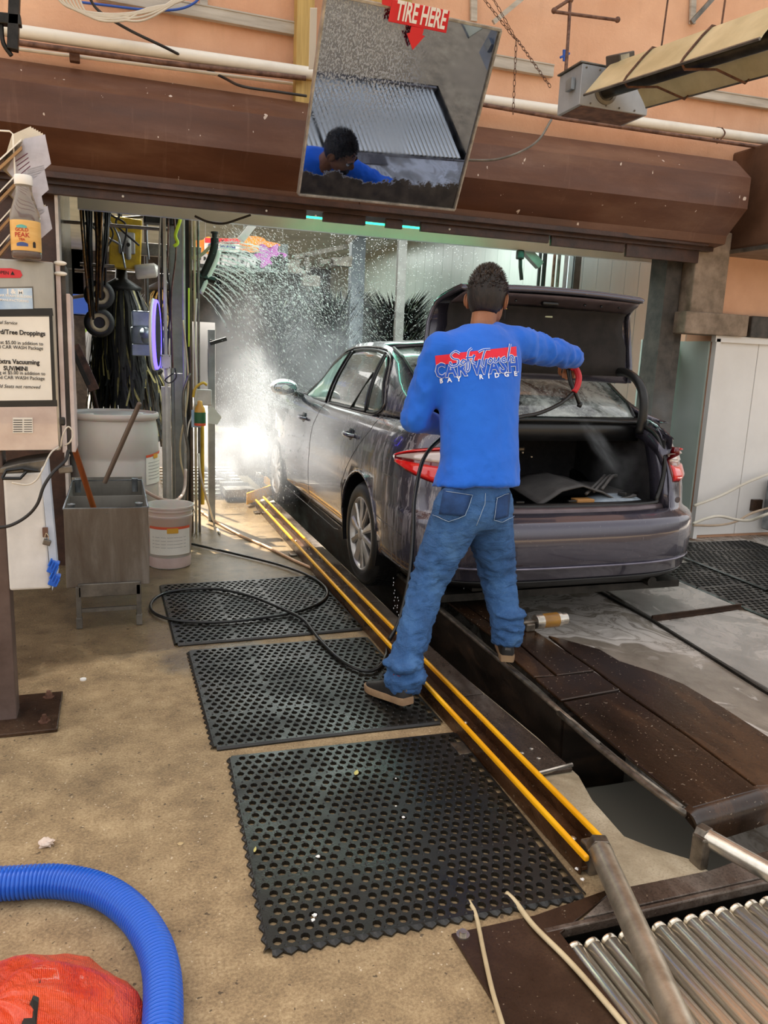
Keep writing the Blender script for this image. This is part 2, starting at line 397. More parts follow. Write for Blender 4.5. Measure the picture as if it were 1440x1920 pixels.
# ================================================================= TUNNEL
ZC = 3.0
c = MB()
GX0, GX1, GY0, GY1 = -.2, .95, 7.2, 9.3  # unseen roof gap, placed so the sun reaches the spray and floor
def slab(x0, x1, y0, y1): c.box(((x0+x1)/2, (y0+y1)/2, ZC+.05), (x1-x0, y1-y0, .1))
slab(-.8, 6, YW+.31, GY0); slab(-.8, GX0, GY0, GY1); slab(GX1, 6, GY0, GY1); slab(-.8, 6, GY1, 15)
structure(c.build('ceiling', mat('tunnel_ceiling', '#8f958f', '#aab0a9', 2, .7)), 'tunnel ceiling with a roof gap added to let the sun in')
M_mirrorwall = rusty('shiny_left_lining', '#20231f', '#4a5049', '#8a908a', (.08, .3), 2, (1, .5, .5), .6, .25, .1)
tl = MB().box((-.345, 6.6, 1.5), (.05, 2.0, 3.0)).build('wall_tunnel_left', M_mirrorwall); structure(tl, 'shiny dark lining on the left tunnel side')
tr = empty('wall_tunnel_right', (3.90, 6.3, 0)); structure(tr, 'plank-lined right side of the tunnel')
MB().box((.9, .06, 1.5), (1.9, .06, 3.0)).build('backing', M_grime, tr); MB().box((-.06+.1, 4.6, 1.5), (.06, 9.2, 3.0)).build('backing', M_grime, tr)
pk = MB().box((0, 0, 1.5), (.147, .016, 3.0)).build('plank', M_plank, tr, bevel=.003); pk.location = (.025, .02, 0)
for i in range(1, 13):
    o = pk.copy(); COL.objects.link(o); o.location = (.025+i*.15, .02+random.uniform(-.001, .001), 0)
pk = MB().box((0, 0, 1.5), (.016, .296, 3.0)).build('plank', M_plank2, tr, bevel=.003); pk.location = (0, .16, 0)
for i in range(1, 28):
    o = pk.copy(); COL.objects.link(o); o.location = (0, .16+i*.3, 0)
fa = MB().box((2.05, 5.74, 2.36), (1.7, .02, .06)); fa.box((2.3, 5.95, 2.52), (5.0, .05, .42)) if 0 else None
fa = MB().box((2.3, 5.95, 2.52), (5.0, .05, .42)); structure(fa.build('trim_8', M_plank), 'white-green fascia inside the opening')
sf = MB().bar((.95, 6.3, 2.25), (1.5, 6.3, 2.95), .1, .05); structure(sf.build('trim_9', M_white), 'white diagonal brace under the fascia')
# green light bar: shows in the gaps of the lintel strips
gl = MB().box((2.05, 5.715, 2.368), (1.55, .02, .010)).build('light_bar', NT('green_led').set(color='#20e0a0', emit='#1fe6a0', es=5).m)
tag(gl, 'thin glowing green light bar behind the ragged lintel strips', 'light')
# far exit: street in daylight beyond the tunnel
structure(MB().box((-2.6, 15, 1.5), (4.3, .1, 3)).build('wall_exit_left', M_grime), 'dark wall left of the tunnel exit')
structure(MB().box((3.5, 15, 1.5), (3.4, .1, 3)).build('wall_exit_right', M_grime), 'dark wall right of the tunnel exit')
structure(MB().box((.6, 15, 2.45), (2.6, .1, 1.1)).build('wall_exit_top', M_grime), 'dark wall over the tunnel exit')
lamp('tunnel_fill', 'AREA', (2.4, 7.0, 2.93), 75, (.93, 1, .97), 2.6, 1.6, (2.4, 7.0, 0))  # added fill light without a fixture, brightens the tunnel and planks
lamp('tunnel_fill', 'AREA', (2.2, 11, 2.93), 60, (.93, 1, .97), 2.6, 3, (2.2, 11, 0))  # second added fill light, deeper in the tunnel
lamp('led_lamp', 'AREA', (2.1, 5.78, 2.30), 5, (.2, 1, .7), 2.8, .03, (2.1, 5.9, 0))
# ================================================================= GROUND FITTINGS
M_yellow = mat('yellow_paint', '#e39a00', '#f5b512', 5, .35, bump=.05, stretch=(3, 1, 1))
M_trough = rusty('rusty_trough', '#2a1a10', '#4b301c', '#6b4a30', (.15, .45), 9, (1, .4, 1), .3, .3, .5)
M_chrome = mat('worn_bright_steel', '#a9a296', '#cfc8bc', 10, .26, .85, bump=.05)
M_cast = mat('cast_dark_steel', '#4a433b', '#847a6d', 18, .3, .7, bump=.15)
# ---- yellow guide rail
rail = empty('guide_rail', (1.21, 1.68, 0), 'long steel guide rail with two yellow edges running into the car wash', 'rail')
RY0, RY1 = 1.66, 7.05
def yflange(x, y0, y1, name='yellow_edge'):
    m = MB(); m.box((x-1.21, (y0+y1)/2-1.68, .072), (.017, y1-y0, .020)); return m.build(name, M_yellow, rail, bevel=.007, seg=3)
yflange(1.213, RY0-.03, RY1); yflange(1.307, RY0+.03, RY1+.15)
m = MB()
m.box((.006, (RY0+RY1)/2-1.68, .035), (.008, RY1-RY0, .066)); m.box((.094, (RY0+RY1)/2-1.68, .035), (.008, RY1-RY0, .066))
m.box((.05, (RY0+RY1)/2-1.68, .020), (.09, RY1-RY0, .012)); m.box((.032, (RY0+RY1)/2-1.68, .030), (.006, RY1-RY0, .012))
m.build('channel', M_trough, rail, bevel=.002)
for y in (1.78, 2.55, 3.3, 4.4, 5.6, 6.8):
    MB().lathe([(.011, 0), (.011, .006), (.005, .009)], (.055, y-1.68, .026), 8).build('bolt', M_chrome, rail)
for y in (2.4, 3.9, 5.3, 6.8):
    MB().box((-.03, y-1.68, .008), (.05, .09, .012)).build('foot_plate', M_cast, rail, bevel=.003)
# steel wear strip right of the rail: plates with joints
ss = empty('wear_strip', (1.40, 2.2, 0), 'wet dark steel wear strip between the yellow rail and the pit', 'plate')
def quad(mb, a, b, c_, d, t=.012):
    mb.prism([Vector(a), Vector(b), Vector(c_), Vector(d)], (0, 0, -t))
for ya, yb, xr0, xr1 in ((2.16, 2.80, 1.505, 1.475), (2.81, 4.1, 1.472, 1.44), (4.11, 5.6, 1.44, 1.44), (5.61, 7.2, 1.44, 1.44)):
    m = MB(); quad(m, (1.33-1.4, ya-2.2, .016), (xr0-1.4, ya-2.2, .016), (xr1-1.4, yb-2.2, .016), (1.33-1.4, yb-2.2, .016)); m.build('plate', M_plate, ss, bevel=.002)
MB().tube([(-.05, -.045, .017), (.115, -.02, .017)], .008, 8).build('hinge_bar', M_chrome, ss)
for x, y in ((-.02, .10), (.03, .12), (.02, .05)): MB().lathe([(.008, 0), (.008, .003), (.003, .005)], (x, y, .016), 8).build('bolt', M_chrome, ss)
# ---- brown deck right of the pit
DZ = .125
dk = empty('conveyor_deck', (1.9, 2.6, 0), 'wide rust-brown steel deck plates over the conveyor, beside the dark pit', 'deck')
o_ = Vector((1.9, 2.6, 0))
def D(px, py, z=DZ): return atz(px, py, z)-o_
# outline following the pixels measured on the deck plane
LE = [D(*p) for p in ((875, 1185), (1000, 1288), (1050, 1335), (1150, 1420), (1271, 1512))]
FE = [D(1300, 1520), D(1380, 1496), D(1450, 1472)]
REt = [D(*p) for p in ((1024, 1187), (1060, 1196), (1125, 1214), (1162, 1236), (1225, 1256), (1282, 1279), (1360, 1325), (1440, 1377), (1520, 1428))]
def plate(poly, name='deck_plate', t=.014, m=M_deck, dz=0):
    p = MB(); p.prism([Vector((q.x, q.y, DZ+dz)) for q in poly], (0, 0, -t)); return p.build(name, m, dk, bevel=.004)
A1, A2, A3 = D(1001, 1268), D(1114, 1257), D(1162, 1293)
far = 8.9-2.6
plate([Vector((-.20, far, 0)), Vector((-.21, .35, 0)), D(930, 1215)+Vector((.02, 0, 0)), D(1001, 1268), D(1040, 1266), D(975, 1210), Vector((-.10, far, 0))])
plate([Vector((-.095, far, 0)), D(979, 1210), D(1044, 1265), D(1114, 1256), D(1000, 1180), Vector((.05, far, 0))])
plate([D(1004, 1271), D(1052, 1312), D(1162, 1292), D(1116, 1260)])
plate([D(1056, 1316), D(1164, 1296), D(1290, 1382), D(1417, 1476), D(1450, 1495)+Vector((0, .05, 0)), D(1385, 1490), D(1300, 1514), D(1285, 1505), D(1180, 1420)])
plate([D(1028, 1191), D(1060, 1199), D(1125, 1217), D(1162, 1239), D(1225, 1259), D(1282, 1282), D(1360, 1328), D(1440, 1380), D(1540, 1440), D(1530, 1450)+Vector((0, -.05, 0)), D(1420, 1474), D(1292, 1379), D(1166, 1293), D(1118, 1256), D(1060, 1216)])
# rounded front edge dropping down to the pit floor
fa_ = [D(1290, 1524), D(1300, 1515), D(1385, 1491), D(1460, 1468), D(1600, 1425)]
m = MB(); rings = []
for p in fa_:
    rings.append([Vector((p.x, p.y+.02, DZ-.001))]+[Vector((p.x+.006, p.y-.042*math.sin(R(a)), DZ-.002-.042*(1-math.cos(R(a))))) for a in (0, 18, 36, 54, 72, 90)]+[Vector((p.x+.006, p.y-.042, DZ-.10)), Vector((p.x+.006, p.y-.036, DZ-.10)), Vector((p.x+.006, p.y-.03, DZ-.04)), Vector((p.x, p.y+.02, DZ-.02))])
m.loft(rings); m.build('front_edge', M_deck, dk, smooth=True, angle=70)
MB().box((.20, -1.02, -.09), (.5, .03, .16)).build('front_skirt', M_rust, dk) if 0 else None
# side frame down into the pit
m = MB(); 
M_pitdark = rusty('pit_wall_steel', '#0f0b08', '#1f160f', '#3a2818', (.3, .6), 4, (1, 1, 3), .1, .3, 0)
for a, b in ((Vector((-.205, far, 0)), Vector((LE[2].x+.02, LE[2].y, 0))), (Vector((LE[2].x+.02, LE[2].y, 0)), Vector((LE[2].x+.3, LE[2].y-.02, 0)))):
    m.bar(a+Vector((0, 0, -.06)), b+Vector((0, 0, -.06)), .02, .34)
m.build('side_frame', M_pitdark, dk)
m = MB(); m.bar((.062, far, -.06), (.062, .95, -.06), .02, .34); m.build('side_frame', M_rust, dk)
# rounded edge tube along the left side bending down to the pipe socket
et = [Vector((-.222, far, DZ-.004))]+[Vector((p.x-.004, p.y, DZ-.004)) for p in LE[1:]]+[atz(1290, 1530, .095)-o_, atz(1312, 1560, .075)-o_]
MB().tube(spline(et, 4), .011, 8).build('edge_tube', M_cast, dk, smooth=True)
et2 = [e+Vector((.020, 0, -.001)) for e in et[:-2]]
MB().tube(et2, .006, 6).build('edge_bead', M_cast, dk, smooth=True)
# ---- conveyor roller lying across the deck
cr = empty('conveyor_roller', atz(1030, 1163, .165), 'short steel roller with an amber worn sleeve lying behind the worker', 'roller', rot=(0, 0, R(4)))
RX = Matrix.Rotation(R(90), 3, 'Y')
MB().lathe([(.034, -.085), (.037, -.08), (.037, -.045)], (0, 0, 0), 20, RX).build('end_cap', M_chrome, cr, smooth=True, angle=40)
MB().lathe([(.036, -.046), (.037, .045)], (0, 0, 0), 20, RX).build('sleeve', mat('amber_sleeve', '#6b4716', '#a8782c', 14, .3, stretch=(.3, 1, 1)), cr, smooth=True, angle=40)
MB().lathe([(.037, .044), (.037, .062), (.030, .066), (.030, .098), (.024, .102)], (0, 0, 0), 20, RX).build('end_cap', M_chrome, cr, smooth=True, angle=40)
MB().lathe([(.012, -.17), (.012, -.08)], (0, 0, 0), 10, RX).build('axle', M_cast, cr)
MB().box((-.12, 0, -.02), (.05, .05, .04)).build('bracket', M_cast, cr, bevel=.006)
# ---- entry guide pipes
def guide(name, a, b, r, label):
    a = Vector(a); b = Vector(b); o = empty(name, a, label, 'pipe', 'entry guide pipes'); o.pop('group', None) if False else None
    d = (b-a)
    MB().tube([(0, 0, 0), d], r, 20).build('pipe', M_chrome if r < .03 else mat('satin_pipe', '#9b8f7c', '#c4b8a4', 16, .36, .8, bump=.08), o, smooth=True, angle=60)
    q = d.normalized()
    MB().tube([q*-.03, q*.006], r*1.16, 6).build('collar', M_cast, o, bevel=.003)
    return o
gpl = guide('guide_pipe', atz(1126, 1596, .075), atz(1290, 1960, .09), .033, 'thick satin steel guide pipe slanting from the yellow rail end over the rollers')
MB().box((-.012, .03, -.035), (.035, .06, .085)).build('bracket', M_cast, gpl, bevel=.006)
gpr = guide('guide_pipe', atz(1326, 1570, .085), atz(1500, 1668, .085), .0265, 'bright steel guide pipe running right from the corner of the brown deck')
MB().box((-.02, .0, -.04), (.03, .05, .10)).build('bracket', M_cast, gpr, bevel=.006)
# ---- roller bed
rbd = empty('roller_bed', (1.0, .9, 0), 'recessed bed of parallel steel rollers in front of the entrance', 'rollers')
bx = MB(); bx.box(((RB_X1-RB_X0)/2-.02, 0, -.16), (RB_X1-RB_X0-.002, RB_Y1-RB_Y0-.002, .02))
for x, w_ in ((RB_X0+.006-1, .012), (RB_X1-.006-1, .012)): bx.box((x, .025, -.085), (w_, RB_Y1-RB_Y0, .15))
bx.box((1.6, RB_Y1-.006-.9, -.085), (RB_X1-RB_X0, .012, .15)); bx.box((1.6, RB_Y0+.006-.9, -.085), (RB_X1-RB_X0, .012, .15))
bx.build('well', M_darkmetal, rbd)
m = MB(); m.bar((.0, 1.487-.9, -.006), (3.17, 1.487-.9, -.006), .018, .03); m.bar((.03, RB_Y0+.03-.9, -.02), (3.17, RB_Y0+.03-.9, -.02), .03, .05); m.build('frame_bar', M_plate, rbd, bevel=.004)
M_roll = mat('brushed_roller', '#c6bba6', '#e2d9c8', 6, .24, .85, bump=.05, stretch=(3, .3, 1))
proto = None
i = 0; x = 1.062
RM = Matrix.Rotation(R(90), 3, 'X')
L = 1.455-RB_Y0-.03
prof = [(.018, 0), (.0232, .002), (.0232, .010), (.0205, .013), (.0232, .017), (.0232, L-.017), (.0205, L-.013), (.0232, L-.009), (.0232, L), (.009, L+.002), (.009, L+.012)]
while x < RB_X1-.06:
    if i == 30: x += .03; 
    if proto is None:
        proto = MB().lathe([(r_, z-L/2) for r_, z in prof], (0, 0, 0), 20, RM).build('roller', M_roll, rbd, smooth=True, angle=50); o = proto
    else: o = proto.copy(); COL.objects.link(o); o.parent = rbd
    o.location = (x-1.0, (RB_Y0+.01+1.46)/2-.9, -.026); x += .0510; i += 1
# steel apron plate left of the rollers with a bolt, and the frame plate behind them
ap = empty('apron_plate', (.95, 1.0, 0), 'dark brown steel apron plate bolted down left of the rollers', 'plate')
q = [atz(846, 1750, .008), atz(1002, 1716, .008), atz(1160, 1660, .008), Vector((1.22, 1.55, .008)), Vector((1.035, 1.47, .008)), Vector((1.035, .3, .008)), Vector((.80, .3, .008))]
MB().prism([p-Vector((.95, 1.0, 0)) for p in q], (0, 0, -.008)).build('plate', M_plate if False else rusty('dark_apron', '#24170e', '#38261a', '#523b2a', (.2, .42), 3, (1, 1, 1), .2, .2, .45), ap, bevel=.002)
MB().lathe([(.017, 0), (.017, .003), (.009, .003), (.009, .012), (.004, .012)], atz(868, 1753, .008)-Vector((.95, 1.0, 0)), 16).build('bolt', M_chrome, ap)
bq = [atz(1150, 1668, .012), atz(1330, 1632, .012), atz(1420, 1600, .012), Vector((2.3, 1.62, .012)), Vector((3.2, 1.62, .012)), Vector((3.2, 1.497, .012)), Vector((1.12, 1.497, .012))]
bp = MB().prism(bq, (0, 0, -.011)); tag(bp.build('cross_plate', M_plate, bevel=.002), 'dark wet steel plate along the far edge of the roller bed', 'plate')
# ---- pale tubes coming from under the mat
def hose(name, pts, r, m, label, cat='hose', n=8, nn=8, group=None):
    P = [Vector(p) for p in pts]; c0 = P[0].copy(); s_ = spline([p-c0 for p in P], nn)
    o = MB().tube(s_, r, n).build(name, m, None, smooth=True); o.location = c0; tag(o, label, cat, group); return o
M_tube = mat('pale_tube', '#b5a17d', '#d2c09a', 8, .35, bump=.03)
hose('plastic_tube', [atz(880, 1690, .008), atz(893, 1718, .010), atz(908, 1790, .018), atz(924, 1860, .018), atz(945, 1930, .018), atz(955, 1980, .018)], .0058, M_tube, 'pale plastic tube under the mat, the shorter straight one on the left')
hose('plastic_tube', [atz(950, 1675, .008), atz(968, 1693, .010), atz(1000, 1735, .016), atz(1060, 1795, .018), atz(1110, 1850, .018), atz(1165, 1915, .018), atz(1200, 1960, .018)], .0072, M_tube, 'pale plastic tube curving out from under the mat towards the rollers')

# ================================================================= RUBBER MATS
def mat_mesh(nx, ny, cell, wavy, name, h=.012):
    """perforated anti-fatigue mat: cells with a round hole, solid bands between modules, nubs"""
    m = MB(); K = 8; hr = cell*.355
    bandw = cell*.55; y = 0
    X = lambda i: i*cell+(i//7)*bandw*.6
    tot_x = X(nx-1)+cell+cell*.5; 
    for j in range(ny):
        off = (j % 2)*cell*.5
        y0 = j*cell*.86+(j//7)*bandw*.5; y1 = y0+cell*.86
        if (j+1) % 7 == 0: y1 += bandw*.5
        for i in range(nx):
            x0 = X(i)+off; x1 = x0+cell
            if (i+1) % 7 == 0: x1 += bandw*.6
            if i == 0 and off: x0b = x0-off
            else: x0b = x0
            cx, cy = x0+cell/2, y0+cell*.43
            ox = [(x1, y0), (x1, (y0+y1)/2), (x1, y1), ((x0+x1)/2, y1), (x0b, y1), (x0b, (y0+y1)/2), (x0b, y0), ((x0+x1)/2, y0)]
            vs = [(a, b, h) for a, b in ox]
            ang = [PI*(-.25+.25*k) for k in range(8)]
            vs += [(cx+hr*math.cos(a), cy+hr*.96*math.sin(a), h) for a in ang]
            vs += [(cx+hr*math.cos(a), cy+hr*.96*math.sin(a), 0) for a in ang]
            fs = []
            for k in range(8):
                k2 = (k+1) % 8
                fs.append((k, k2, 8+k2, 8+k)); fs.append((8+k, 8+k2, 16+k2, 16+k))
            m.add(vs, fs)
            # nub at the cell corner
            nx_, ny_ = x0, y0+.0
            m.add([(nx_+.0046*math.cos(a), ny_+.0046*math.sin(a), h) for a in (0, 1.26, 2.51, 3.77, 5.03)]+[(nx_, ny_, h+.004)], [(k, (k+1) % 5, 5) for k in range(5)])
    W = tot_x; Hh = (ny)*cell*.86+((ny-1)//7)*bandw*.5+(bandw*.5 if ny % 7 == 0 else 0)
    # right filler and border skirts
    def edge(p0, p1, nrm, wave, wd=.016):
        n = max(2, int((Vector(p1)-Vector(p0)).length/(.010 if wave else .3))); p0 = Vector(p0); p1 = Vector(p1); nrm = Vector(nrm); top = []; out = []
        vs = []
        for k in range(n+1):
            p = p0.lerp(p1, k/n); wv = (.006*math.sin(2*PI*k/4.0) if wave else 0)
            vs += [(p.x, p.y, h), (p.x+nrm.x*(wd*.5), p.y+nrm.y*wd*.5, h), (p.x+nrm.x*(wd+wv), p.y+nrm.y*(wd+wv), h*.45), (p.x+nrm.x*(wd+wv), p.y+nrm.y*(wd+wv), 0)]
        fs = []
        for k in range(n):
            for q in range(3): fs.append((k*4+q, (k+1)*4+q, (k+1)*4+q+1, k*4+q+1))
        m.add(vs, fs)
    W0, H0 = W, Hh
    edge((0, 0, 0), (W0, 0, 0), (0, -1, 0), wavy[0]); edge((W0, H0, 0), (0, H0, 0), (0, 1, 0), wavy[1])
    edge((0, H0, 0), (0, 0, 0), (-1, 0, 0), wavy[2]); edge((W0, 0, 0), (W0, H0, 0), (1, 0, 0), wavy[3])
    return m, W0, H0
def bent(o, fn):
    for v in o.data.vertices: v.co = fn(v.co)
M_rub = NT('rubber_mat')
v_ = M_rub.coord(); nn_ = M_rub.noise(v_, 3.0, 5, .6)
M_rub.set(color=M_rub.ramp(nn_, [(.35, '#111110'), (.7, '#26241f')]), rough=M_rub.ramp(nn_, [(.40, .50), (.6, .18)])); M_rub.bump(M_rub.noise(v_, 160, 3, .6), .3, .003); M_rub = M_rub.m
def rubber_mat(loc, rz, nx, ny, cell, wavy, label, group=None, warp=None, tgt=None):
    m, W, H = mat_mesh(nx, ny, cell, wavy, 'rubber_mat')
    if tgt: m.v = [(x*tgt[0]/W, y*tgt[1]/H, z) for x, y, z in m.v]
    if warp: m.v = [warp(*q) for q in m.v]
    o = m.build('rubber_mat', M_rub, None, fix=False); o.location = loc; o.rotation_euler = (0, 0, R(rz)); tag(o, label, 'mat', group); return o
def lift(k):  # the far right corner of a mat lifts slightly
    return lambda x, y, z: (x, y, z+max(0, (x-.6))**2*k)
rubber_mat((.325, 1.615, .001), -2.2, 23, 26, .0385, (1, 0, 1, 0), 'perforated black rubber mat nearest the camera, with yellow leaves on it', None, None, (.845, .93))
rubber_mat((.318, 2.635, .001), .3, 23, 26, .0385, (0, 0, 1, 0), 'perforated black rubber mat under the worker, middle of three', None, lambda x, y, z: (x, y-.03*max(0, x-.4)+.0, z), (.87, .95))
rubber_mat((.262, 3.70, .001), 1.0, 23, 26, .0385, (0, 0, 0, 1), 'perforated black rubber mat furthest back, under the looped black hose', None, lambda x, y, z: (x, y, z+.02*max(0, x-.75)), (.94, .99))
rubber_mat((3.61, 3.02, .001), .5, 20, 20, .045, (0, 0, 0, 0), 'black rubber mat right of the plates, near the right edge beside the angle bar', None, None, (.95, .95))
rubber_mat((3.61, 3.99, .001), .5, 20, 12, .045, (0, 0, 0, 0), 'black rubber mat beside the rear bumper, partly behind it', None, None, (.95, .55))
rubber_mat((4.03, 3.82, .014), -2.0, 20, 27, .045, (0, 0, 0, 0), 'black rubber mat overlapping the others at the right edge, in front of the white wall', None, None, (.95, 1.25))
# ---- dark track strip and grey wet plates on the right
tk = empty('track_strip', (2.75, 3.3, 0), 'narrow black raised track strip crossing the foamy wet ground', 'strip')
tp = [atz(*p) for p in ((1060, 1080), (1102, 1099), (1219, 1163), (1330, 1232), (1421, 1290), (1520, 1350))]
m = MB()
for a, b in zip(tp[:-1], tp[1:]): m.bar(a-Vector((2.75, 3.3, -.006)), b-Vector((2.75, 3.3, -.006)), .022, .014)
m.build('strip', M_darkmetal, tk, bevel=.003)
M_gplate = wet_concrete('grey_wet_plate', '#7d7973', '#9c9891', .6, 2.0)
def gplate(pts, label, t=.01):
    P = [atz(x, y, t) for x, y in pts]; c0 = sum(P, Vector())/len(P); c0.z = 0
    o = MB().prism([p-c0 for p in P], (0, 0, -t)).build('floor_plate', M_gplate, None, bevel=.002); o.location = c0; tag(o, label, 'plate'); return o
gplate([(1122, 1098), (1160, 1070), (1226, 1070), (1376, 1134), (1224, 1158)], 'grey wet steel floor plate just behind the angle bar, below the bumper')
gplate([(1232, 1168), (1384, 1143), (1480, 1200), (1560, 1260), (1440, 1290), (1424, 1281)], 'grey wet floor plate in front of the angle bar at the right edge')
ab = MB(); a_, b_ = atz(1222, 1163, .0), atz(1388, 1140, .0); c0 = (a_+b_)/2
ab.bar(a_-c0+Vector((0, 0, .014)), b_-c0+Vector((0, 0, .014)), .01, .028); ab.bar(a_-c0+Vector((0, -.012, .004)), b_-c0+Vector((0, -.012, .004)), .03, .006)
o = ab.build('angle_bar', M_rust, None); o.location = c0; tag(o, 'dark rusty angle bar lying between the two grey plates', 'bar')
# ---- black hose looping over the mats
M_hose = mat('black_hose', '#0d0d0d', '#201f1d', 9, .3, bump=.05)
hz = .022
hp = [atz(x, y, z) for x, y, z in ((342, 1016, .014), (430, 1036, .014), (520, 1058, .016), (580, 1080, .024), (612, 1104, .024), (606, 1126, .024), (560, 1146, .026), (480, 1160, .026), (400, 1167, .024), (330, 1163, .022), (290, 1150, .016), (283, 1132, .016), (305, 1114, .016), (350, 1105, .024), (410, 1105, .026), (470, 1118, .030), (530, 1142, .038), (570, 1163, .030), (600, 1200, .026), (640, 1238, .026), (680, 1257, .026), (708, 1253, .026), (724, 1230, .026), (726, 1205, .05))]
hose('pressure_hose', hp, .0088, M_hose, 'long black pressure hose looped on the rear mat and leading to the worker', 'hose', 8, 6)
hose('water_hose', [atz(x, y, .012) for x, y in ((372, 955), (400, 975), (450, 1003), (500, 1025), (550, 1050), (590, 1068), (620, 1090), (650, 1122), (690, 1165))], .010, mat('peach_hose', '#b98a66', '#d6ab86', 8, .4), 'thin peach-coloured hose lying along the floor beside the yellow rail')
# ================================================================= CAR
CY = 4.50; ZS = 1.04
car = empty('car', (2.325, CY, 0), 'dark grey sedan covered in foam and water with its boot lid open', 'car')
def carpaint():
    t = NT('wet_grey_paint'); v = t.coord()
    vs = t.coord((9, 9, .9)); st = t.noise(vs, 3.2, 7, .65, .4)
    big = t.noise(v, 1.6, 5, .6)
    sep = t.n('ShaderNodeSeparateXYZ'); t.l(v, sep.inputs[0])
    # foam runs only on the sides (|x| large) and stronger towards the rear wing
    ax = t.math('ABSOLUTE', sep.outputs[0]); side = t.ramp(ax, [(.62, 0.), (.80, 1.)])
    yy = t.n('ShaderNodeMapRange'); yy.inputs[1].default_value = .55; yy.inputs[2].default_value = -.35; t.l(sep.outputs[1], yy.inputs[0])
    zz = t.n('ShaderNodeMapRange'); zz.inputs[1].default_value = .25; zz.inputs[2].default_value = .75; t.l(sep.outputs[2], zz.inputs[0])
    m = t.math('MULTIPLY', t.math('MULTIPLY', side, yy.outputs[0]), zz.outputs[0])
    runs = t.ramp(t.math('ADD', t.math('MULTIPLY', st, .8), t.math('MULTIPLY', big, .25)), [(.555, 0.), (.60, .75), (.64, .12), (.70, .65)])
    top = t.ramp(t.noise(t.coord((3, 1.2, 2)), 4, 9, .7, 1.2), [(.54, 0.), (.62, .5)])
    foam = t.math('MULTIPLY', runs, m)
    drops = t.math('GREATER_THAN', t.noise(v, 95, 2, .5), .70)
    c = t.mix(t.math('MINIMUM', foam, .65), '#4b4854', '#a8a2a4')
    c = t.mix(t.math('MULTIPLY', drops, .18), c, '#b5b3b2')
    t.set(color=c, metal=t.ramp(foam, [(0, .55), (.5, .05)]), rough=t.ramp(foam, [(0, .27), (.6, .55)]), coat=.9)
    t.b.inputs['Coat Roughness'].default_value = .06
    t.bump(t.math('ADD', t.math('MULTIPLY', t.noise(v, 70, 3, .6), .35), t.math('MULTIPLY', st, .6)), .10, .004); return t.m
M_paint = carpaint()
M_inner = mat('boot_lining', '#1d1b1c', '#2e2b2c', 18, .85, bump=.5, bscale=220)
M_felt = mat('boot_lid_lining', '#1c1917', '#2a2523', 10, .9, bump=.35, bscale=260)
M_blackpl = mat('black_plastic', '#0c0c0d', '#171717', 9, .35, bump=.06)
M_tyre = mat('tyre_rubber', '#0e0e0e', '#1d1c1b', 12, .5, bump=.2)
M_alloy = mat('silver_wheel_paint', '#9a9691', '#c3bfba', 8, .32, .6, bump=.05)
M_trimch = NT('window_trim').set(color='#6e6b69', rough=.22, metal=.8).m
def glassm(name, base, hazec, haze, rough=.07):
    t = NT(name); v = t.coord((1, 1, .5)); n = t.noise(v, 5, 7, .7, .5); d = t.math('GREATER_THAN', t.noise(t.coord(), 75, 2, .5), .63)
    f = t.ramp(n, [(.38, 0.), (.62, haze)])
    c = t.mix(f, base, hazec); c = t.mix(t.math('MULTIPLY', d, haze*.5), c, hazec)
    t.set(color=c, rough=t.ramp(f, [(0, rough), (.6, .35)]), coat=1, spec=.8); t.bump(t.noise(t.coord(), 90, 2), .12, .003); return t.m
M_glass_f = glassm('painted_reflection_glass', '#5f9a8a', '#a9dccb', .95, .30)  # reflected green light painted in as a teal base and film
M_glass_r = glassm('wet_rear_door_glass', '#101213', '#3d6a60', .5)  # teal film colour stands in for reflected green light
M_glass_b = glassm('soapy_back_glass', '#15181a', '#c9d2cc', .75)
def V3(x, y, z): return Vector((x, y, z*ZS))
# ---- lower shell: horizontal rings from the sill up to the shoulder
# z, half width, rear extent, corner length, corner exponent
LV = [(.262, .845, -1.01, .60, 3.6), (.268, .86, -1.035, .62, 3.6), (.285, .88, -1.055, .62, 3.6), (.30, .893, -1.065, .62, 3.6), (.345, .898, -1.075, .62, 3.5),
      (.355, .90, -1.095, .62, 3.4), (.40, .905, -1.105, .62, 3.3), (.48, .909, -1.11, .62, 3.3), (.56, .911, -1.105, .62, 3.3), (.580, .911, -1.095, .62, 3.3), (.595, .910, -1.075, .62, 3.3),
      (.606, .909, -1.03, .62, 3.3), (.625, .908, -1.01, .60, 3.2), (.72, .906, -1.00, .58, 3.1), (.78, .901, -.99, .56, 3.0), (.83, .893, -.975, .55, 2.9), (.88, .883, -.96, .54, 2.8), (.93, .870, -.94, .53, 2.8), (.975, .850, -.925, .52, 2.8), (1.005, .825, -.915, .51, 2.8), (1.025, .795, -.905, .50, 2.8), (1.04, .755, -.895, .48, 2.8)]
FRONT = 3.55
